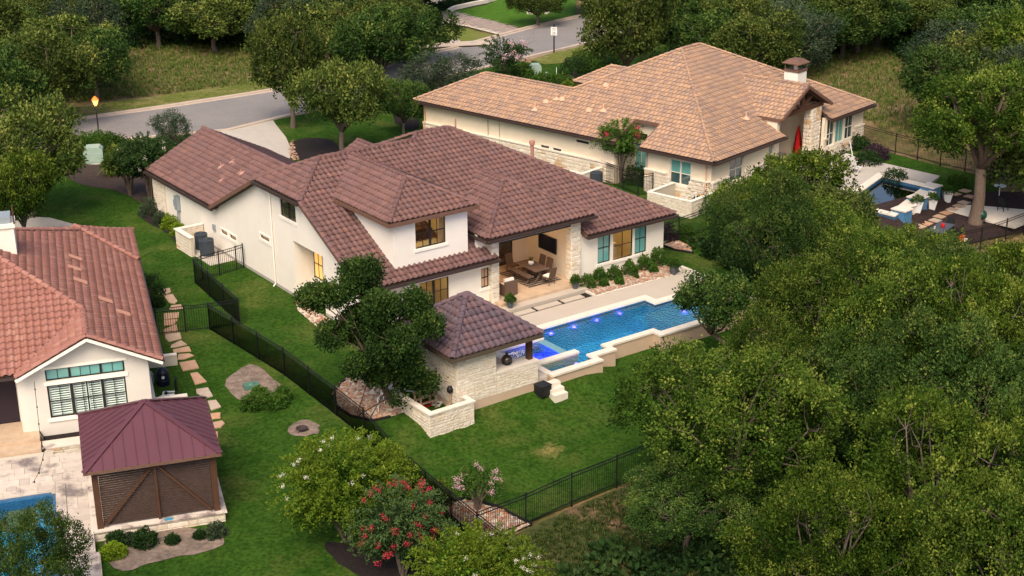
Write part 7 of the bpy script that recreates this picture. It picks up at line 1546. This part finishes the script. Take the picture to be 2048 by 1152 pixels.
# understorey of the wood on the right
def scatter(name, proto_V, proto_F, proto_T, pts, sc_, material, seed):
    rng = np.random.default_rng(seed); V = []; F = []; T = []; n = len(proto_V)
    for k, p in enumerate(pts):
        a = rng.uniform(0, 6.28); s_ = sc_ * rng.uniform(.6, 1.3); R_ = np.array([[math.cos(a), -math.sin(a), 0], [math.sin(a), math.cos(a), 0], [0, 0, 1]]); V.append(proto_V @ R_.T * s_ + p); F.append(proto_F + k * n); T.append(np.clip(proto_T + rng.normal(0, .22), 0, 1))
    return link(name, fast_mesh(name, np.vstack(V), np.vstack(F), material, np.concatenate(T)), kind='stuff')
def arr(me):
    V = np.empty(len(me.vertices) * 3, np.float32); me.vertices.foreach_get('co', V); n = len(me.polygons); k = len(me.polygons[0].vertices); F = np.empty(n * k, np.int32); me.loops.foreach_get('vertex_index', F); T = np.empty(n, np.float32); me.attributes['tone'].data.foreach_get('value', T); return V.reshape(-1, 3), F.reshape(-1, k), T
def pts_in(poly, n, seed, dz=-.08, avoid=None):
    rng = np.random.default_rng(seed); A = np.array([p[:2] for p in poly]); lo, hi = A.min(0), A.max(0); out = []
    while len(out) < n:
        q = rng.uniform(lo, hi)
        if inside(A, q[0], q[1]) and not (avoid and avoid(q)): out.append((q[0], q[1], float(gz(q[0], q[1])) + dz))
    return out
tuft = arr(blade_mesh('tuft', 5, 9, .35, .5, M_grassy, .018))
field = gp((150, 205), (500, 170), (640, 148), (640, 100), (560, 85), (430, 75), (230, 70), (200, 90), (120, 200)); scatter('wild_grass', *tuft, pts_in(field, 6500, 1), .72, M_grassy, 1)
fieldr = gp((1380, 110), (1500, 120), (1640, 170), (1740, 245), (1830, 290), (1900, 300), (1960, 250), (1760, 60), (1560, 40)); scatter('wild_grass', *tuft, pts_in(fieldr, 5200, 2), .72, M_grassy, 2)
slope = gp((980, 1110), (1165, 1015), (1330, 940), (1500, 960), (1500, 1180), (900, 1230)); scatter('wild_grass', *tuft, pts_in(slope, 4600, 3), .55, M_brush, 3)
sloper = gp((1850, 560), (1900, 520), (2080, 470), (2080, 640), (1930, 620)); scatter('wild_grass', *tuft, pts_in(sloper, 500, 4), .7, M_grassy, 4)
verg = arr(blade_mesh('short_tuft', 6, 7, .16, .16, M_grassy, .02))
bsh = shrub_mesh('low_bush', 31, .8, .7, 60, 6, .25, .075, M_bushd); BV, BF, BT = arr(bsh)
wood_r = [W(28.5, 36), W(36, 41.5), W(52, 41.5), W(54, 49), W(56, 60), W(60, 58), W(66, 40), W(60, 25), W(40, 25)]
scatter('undergrowth', BV, BF, BT, pts_in(wood_r, 560, 8, avoid=lambda q: inside(np.array([p[:2] for p in gp((1120, 1010), (1260, 960), (1300, 1040), (1180, 1110))]), q[0], q[1])), 1.1, M_bushd, 9)
scatter('undergrowth', BV, BF, BT, pts_in(gp((0, 150), (200, 110), (320, 85), (560, 100), (660, 110), (860, 90), (860, 20), (400, 20), (0, 40)), 380, 12), 1.9, M_bushd, 10)
scatter('undergrowth', BV, BF, BT, pts_in(gp((1350, 90), (1520, 90), (1660, 110), (1720, 60), (1840, 130), (1900, 210), (2060, 260), (2060, 20), (1350, 10)), 300, 13), 1.8, M_bushd, 14)
# shrubs, one by one
SH = {}
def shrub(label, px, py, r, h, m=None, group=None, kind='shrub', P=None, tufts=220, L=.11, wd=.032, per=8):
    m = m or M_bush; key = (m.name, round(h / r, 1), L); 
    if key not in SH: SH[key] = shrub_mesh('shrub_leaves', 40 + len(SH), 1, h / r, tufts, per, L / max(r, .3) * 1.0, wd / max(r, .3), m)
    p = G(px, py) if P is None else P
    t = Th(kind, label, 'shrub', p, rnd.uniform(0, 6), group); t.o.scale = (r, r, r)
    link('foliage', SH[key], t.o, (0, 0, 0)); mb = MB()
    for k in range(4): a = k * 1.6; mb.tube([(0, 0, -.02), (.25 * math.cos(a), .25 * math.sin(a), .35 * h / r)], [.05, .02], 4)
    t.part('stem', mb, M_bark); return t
gbed = 'clipped green shrubs in the rock bed under the bedroom windows'
for (x, y, r, h, lb) in ((1175, 578, .42, .72, 'green shrub in the rock bed, first one next to the right patio column'), (1199, 566, .36, .75, 'green shrub second from the patio column with a yellow bloom'), (1229, 562, .40, .78, 'green shrub third from the patio column'), (1259, 553, .42, .85, 'green shrub fourth from the patio column under the lit window'), (1288, 542, .38, .85, 'green shrub fifth from the patio column'), (1317, 533, .48, .95, 'largest green shrub at the house corner')): shrub(lb, x, y, r, h, M_bush, gbed, P=G(x, y, .1), L=.09)
for (x, y, lb) in ((1208, 576, 'low leafy clump in front of the second bed shrub'), (1239, 572, 'low leafy clump in front of the third bed shrub'), (1307, 548, 'low leafy clump in front of the corner shrub'), (1273, 560, 'tiny green plant alone among the bed rocks')): shrub(lb, x, y, .24 if x != 1273 else .14, .4 if x != 1273 else .2, M_bush, P=G(x, y, .1))
shrub('bright yellow green ball shrub farther from the screen wall', 341, 456, .52, .85, M_bushb); shrub('bright yellow green ball shrub next to the stone screen wall', 357, 470, .42, .75, M_bushb)
shrub('grey green grassy shrub at the garage corner', 322, 448, .4, .8, M_ced); shrub('grey green shrub farther left in the dark bed', 300, 430, .6, 1.1, M_ced); shrub('reddish clump against the garage corner', 327, 425, .35, .5, M_purp)
shrub('dark round bush beside the red roof by the path', 299, 590, .75, 1.2, M_bushd); shrub('small green plant between path and red roof', 312, 612, .4, .6, M_bushd)
shrub('purple leaved bush against the side fence', 1336, 480, .55, 1.0, M_purp); shrub('green bush right of the purple one', 1372, 478, .5, .9, M_bush)
for k, (x, y, r) in enumerate(((505, 815, .5), (530, 812, .55), (555, 812, .5), (520, 800, .4), (565, 800, .4))): shrub(['feathery green clump left in the bare patch', 'feathery green clump in the middle of the bare patch', 'feathery green clump right in the bare patch', 'feathery clump behind the others by the valve box', 'feathery clump touching the fence'][k], x, y, r, .6, M_bush)
for k, (x, y) in enumerate(((235, 1090), (262, 1085), (290, 1090), (318, 1082), (345, 1086), (372, 1080), (400, 1076), (432, 1072))):
    if k in (3, 5): continue
    shrub(f'{["first", "second", "third", "fourth", "fifth", "sixth", "seventh", "last"][k]} scrubby bush from the left along the slatted pavilion', x, y, (.38, .26, .42, 0, .24, 0, .22, .34)[k], (.5, .36, .62, 0, .34, 0, .3, .55)[k], (M_bushd, M_ced)[k % 2], 'scrubby bushes below the slatted pavilion')
shrub('bright sprig at the end of the pavilion bed', 228, 1112, .4, .5, M_bushb)
for k, (x, y, r, h, m_) in enumerate(((1045, 158, 1.0, 1.2, M_bush), (1085, 170, .9, 1.0, M_bush), (1120, 172, 1.0, 1.0, M_bush), (1150, 150, 1.3, 1.6, M_bushd), (1190, 150, 1.4, 1.3, M_bush), (1225, 150, 1.2, 1.4, M_bushd), (1165, 125, 1.2, 1.1, M_bush), (1210, 118, 1.4, 1.4, M_bushd), (1140, 185, .9, .9, M_yel), (1010, 165, .8, .9, M_bushd))):
    shrub(f'{["leafy green", "low spiky", "spreading", "dark tall", "rounded", "dark rounded", "loose", "large dark", "yellowish", "small dark"][k]} bush in the garden bed behind the tan roof', x, y, r, h, m_, 'bushes of the bed behind the tan roof', L=.2, wd=.05)
for k, (x, y) in enumerate(((205, 297), (225, 300), (180, 298))): shrub(['dark hedge bush right behind the transformer', 'dark hedge bush at the right end behind the transformer', 'dark hedge bush left behind the transformer'][k], x, y, 1.1, 1.2, M_bush, L=.18, wd=.05)
for k, (x, y) in enumerate(((232, 318), (248, 325), (238, 345), (222, 352))): t = Th('ornamental_grass', ['yellow green grass clump right of the transformer', 'yellow grass clump second from the transformer', 'arching yellow grass in front of the transformer', 'yellow grass clump nearest the lawn by the transformer'][k], 'grass clump', G(x, y), 0, 'yellow ornamental grasses'); link('blades', blade_mesh('grass_blades', 70 + k, 260, .9, 1.3, M_yel, .03, .8, .3, .7), t.o)
for k, (x, y) in enumerate(((900, 14), (925, 10), (950, 4), (885, 20), (1660, 303), (1690, 292), (1712, 297), (1735, 330), (1750, 316))): shrub(['left dark bush in the bed across the street', 'middle dark bush in the bed across the street', 'right dark bush in the bed across the street', 'small dark bush at the drive entrance across the street', 'clipped dark hedge bush below the triple window', 'second clipped hedge bush below the triple window', 'hedge bush at the house corner by the green lawn', 'low dark bush at the pool corner', 'purple toned bush between house and pool'][k], x, y, .9, .9, M_bushd if k != 8 else M_purp, L=.16, wd=.045)
shrub('small bush at the lower edge of the green lawn', 1790, 360, .8, .7, M_bushd); shrub('bush in the mulch behind the white planters', 1915, 372, .7, .7, M_bush); 
for k, (x, y) in enumerate(((1130, 333), (1150, 336))): t = Th('spiky_plant', ['spiky green plant against the tan house stone wall', 'second spiky plant beside the air conditioner wall'][k], 'plant', G(x, y), 0); link('blades', blade_mesh('spiky_blades', 90 + k, 110, 1.0, 1.1, M_bush, .045, .5, .1, .6), t.o)
shrub('shrub below the tan house fence by the side gate', 1270, 365, .8, 1.3, M_bushd); shrub('dark green shrub behind the side fence', 1300, 370, .7, 1.0, M_bushd)
shrub('round bush before the corner stone yard', 1415, 425, .9, 1.1, M_bush, L=.14); shrub('yellowish bush below the corner stone yard', 1445, 440, .8, 1.0, M_yel, L=.14)
shrub('small loose shrub on the lawn side of the garden corner', 880, 1005, .45, 1.1, M_yel, L=.08); 
# crepe myrtles
def myrtle(name, label, px, py, R, H, zc, leaf, bloom, nb, seed, trunks=5, P=None, L=.13, tufts=1500, per=13, lw_=.035, bsz=.05, bsp=.10, base=None):
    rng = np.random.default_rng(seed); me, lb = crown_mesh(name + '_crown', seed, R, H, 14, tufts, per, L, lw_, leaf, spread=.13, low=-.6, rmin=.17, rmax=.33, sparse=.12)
    mb = MB(); bz = -zc
    for c, r in lb[:trunks + 6]: mb.tube([(c[0] * .08, c[1] * .08, bz), (c[0] * .35, c[1] * .35, bz * .45), tuple(c)], [.05, .038, .018], 6)
    # arching sprays out of the crown
    C = []; N = []
    for k in range(int(tufts / 11)):
        d = rng.normal(0, 1, 3); d[2] = abs(d[2]) * .9 + .1; d /= np.linalg.norm(d); p0 = d * np.array([R, R, H]) * .80
        for j in range(9): C.append(p0 + d * min(R, 1.9) * .075 * j - np.array([0, 0, .006 * j * j])); N.append(d)
    V, F, T = leaf_quads(rng, np.array(C), np.array(N), 6, .035, L * .9, lw_ * .8, .1, .9, tone=np.full(len(C), .72)); sp = fast_mesh(name + '_sprays', V, F, leaf, T)
    bl = None
    if nb:
        pts = []
        for k in range(nb):
            d = rng.normal(0, 1, 3); d[2] = abs(d[2]) * .9 - .1; d[1] -= .3; d /= np.linalg.norm(d); pts.append(d * np.array([R, R, H]) * rng.uniform(.92, 1.18))
        bl = bloom_mesh('blossom', seed, pts, bsp, 44, bloom, bsz)
    p = G(px, py) if P is None else P; t = Th(name, label, 'tree' if H > 1.2 else 'shrub', p, rng.uniform(0, 6))
    link('trunk', mb.mesh('myrtle_trunk', M_barkp), t.o, (0, 0, zc)); link('crown', me, t.o, (0, 0, zc)); link('spray', sp, t.o, (0, 0, zc))
    if bl: link('blossom', bl, t.o, (0, 0, zc))
    return t
myrtle('crepe_myrtle', 'large yellow green crepe myrtle with white blooms beside the fence', 697, 1082, 2.3, 1.9, 2.1, M_myrtle, M_wflow, 30, 701, tufts=2600, per=13, bsz=.022, bsp=.04)
myrtle('crepe_myrtle', 'crepe myrtle with many red blooms by the garden corner', 806, 1150, 1.5, 1.9, 1.8, M_myrtled, M_rflow2, 60, 702, tufts=1300, bsz=.026, bsp=.06)
myrtle('crepe_myrtle', 'white flowering crepe myrtle at the bottom edge, right of the red one', 955, 1255, 2.0, 1.4, 1.8, M_myrtle, M_wflow, 30, 703, tufts=2000, bsz=.022, bsp=.04)
myrtle('crepe_myrtle', 'thin pink flowering crepe myrtle on the rocks inside the fence', 955, 1020, .95, .7, 1.1, M_bush, M_pflow, 22, 704, tufts=260, L=.09, bsz=.03, bsp=.06)
myrtle('crepe_myrtle', 'crepe myrtle with pink blooms between the two big houses', 1240, 365, 1.45, 1.5, 2.7, M_bush, M_rflow2, 8, 705, tufts=600, L=.15, bsz=.05, bsp=.10)
myrtle('crepe_myrtle', 'white tipped crepe myrtle at the garage corner', 303, 405, 1.7, 1.5, 2.8, M_bushd, M_wflow, 9, 706, tufts=900, L=.17, lw_=.045, bsz=.03, bsp=.07)
myrtle('crepe_myrtle', 'second dark crepe myrtle left of the garage', 262, 392, 1.25, 1.2, 2.1, M_oakd, M_wflow, 4, 707, tufts=800, L=.19, lw_=.05, bsz=.05, bsp=.06)
myrtle('crepe_myrtle', 'pink crepe myrtle behind the tan roof by the street', 1010, 160, 1.9, 1.6, 2.0, M_bushd, M_pflow, 9, 708, tufts=320, L=.2, lw_=.05, bsz=.07, bsp=.14)
# dead twigs and stones in the wild ground
mb = MB(); rng = np.random.default_rng(3)
t = Th('fallen_branch', 'bare fallen branch lying in the field below the dark wood', 'branch', G(285, 82), .2)
mb.tube([(-2.5, 0, .15), (-.5, .2, .3), (2.2, -.2, .1)], [.04, .1, .03], 6); mb.tube([(0, .15, .3), (.9, .9, .8)], [.05, .02], 5); t.part('limb', mb, M_barkp)
# pale verge grass tufts beside the street
scatter('verge_grass', *verg, pts_in(gp((-20, 235), (300, 200), (500, 168), (640, 146), (640, 160), (500, 185), (152, 236), (-20, 256)), 1800, 22), 1.0, M_grassy, 23)
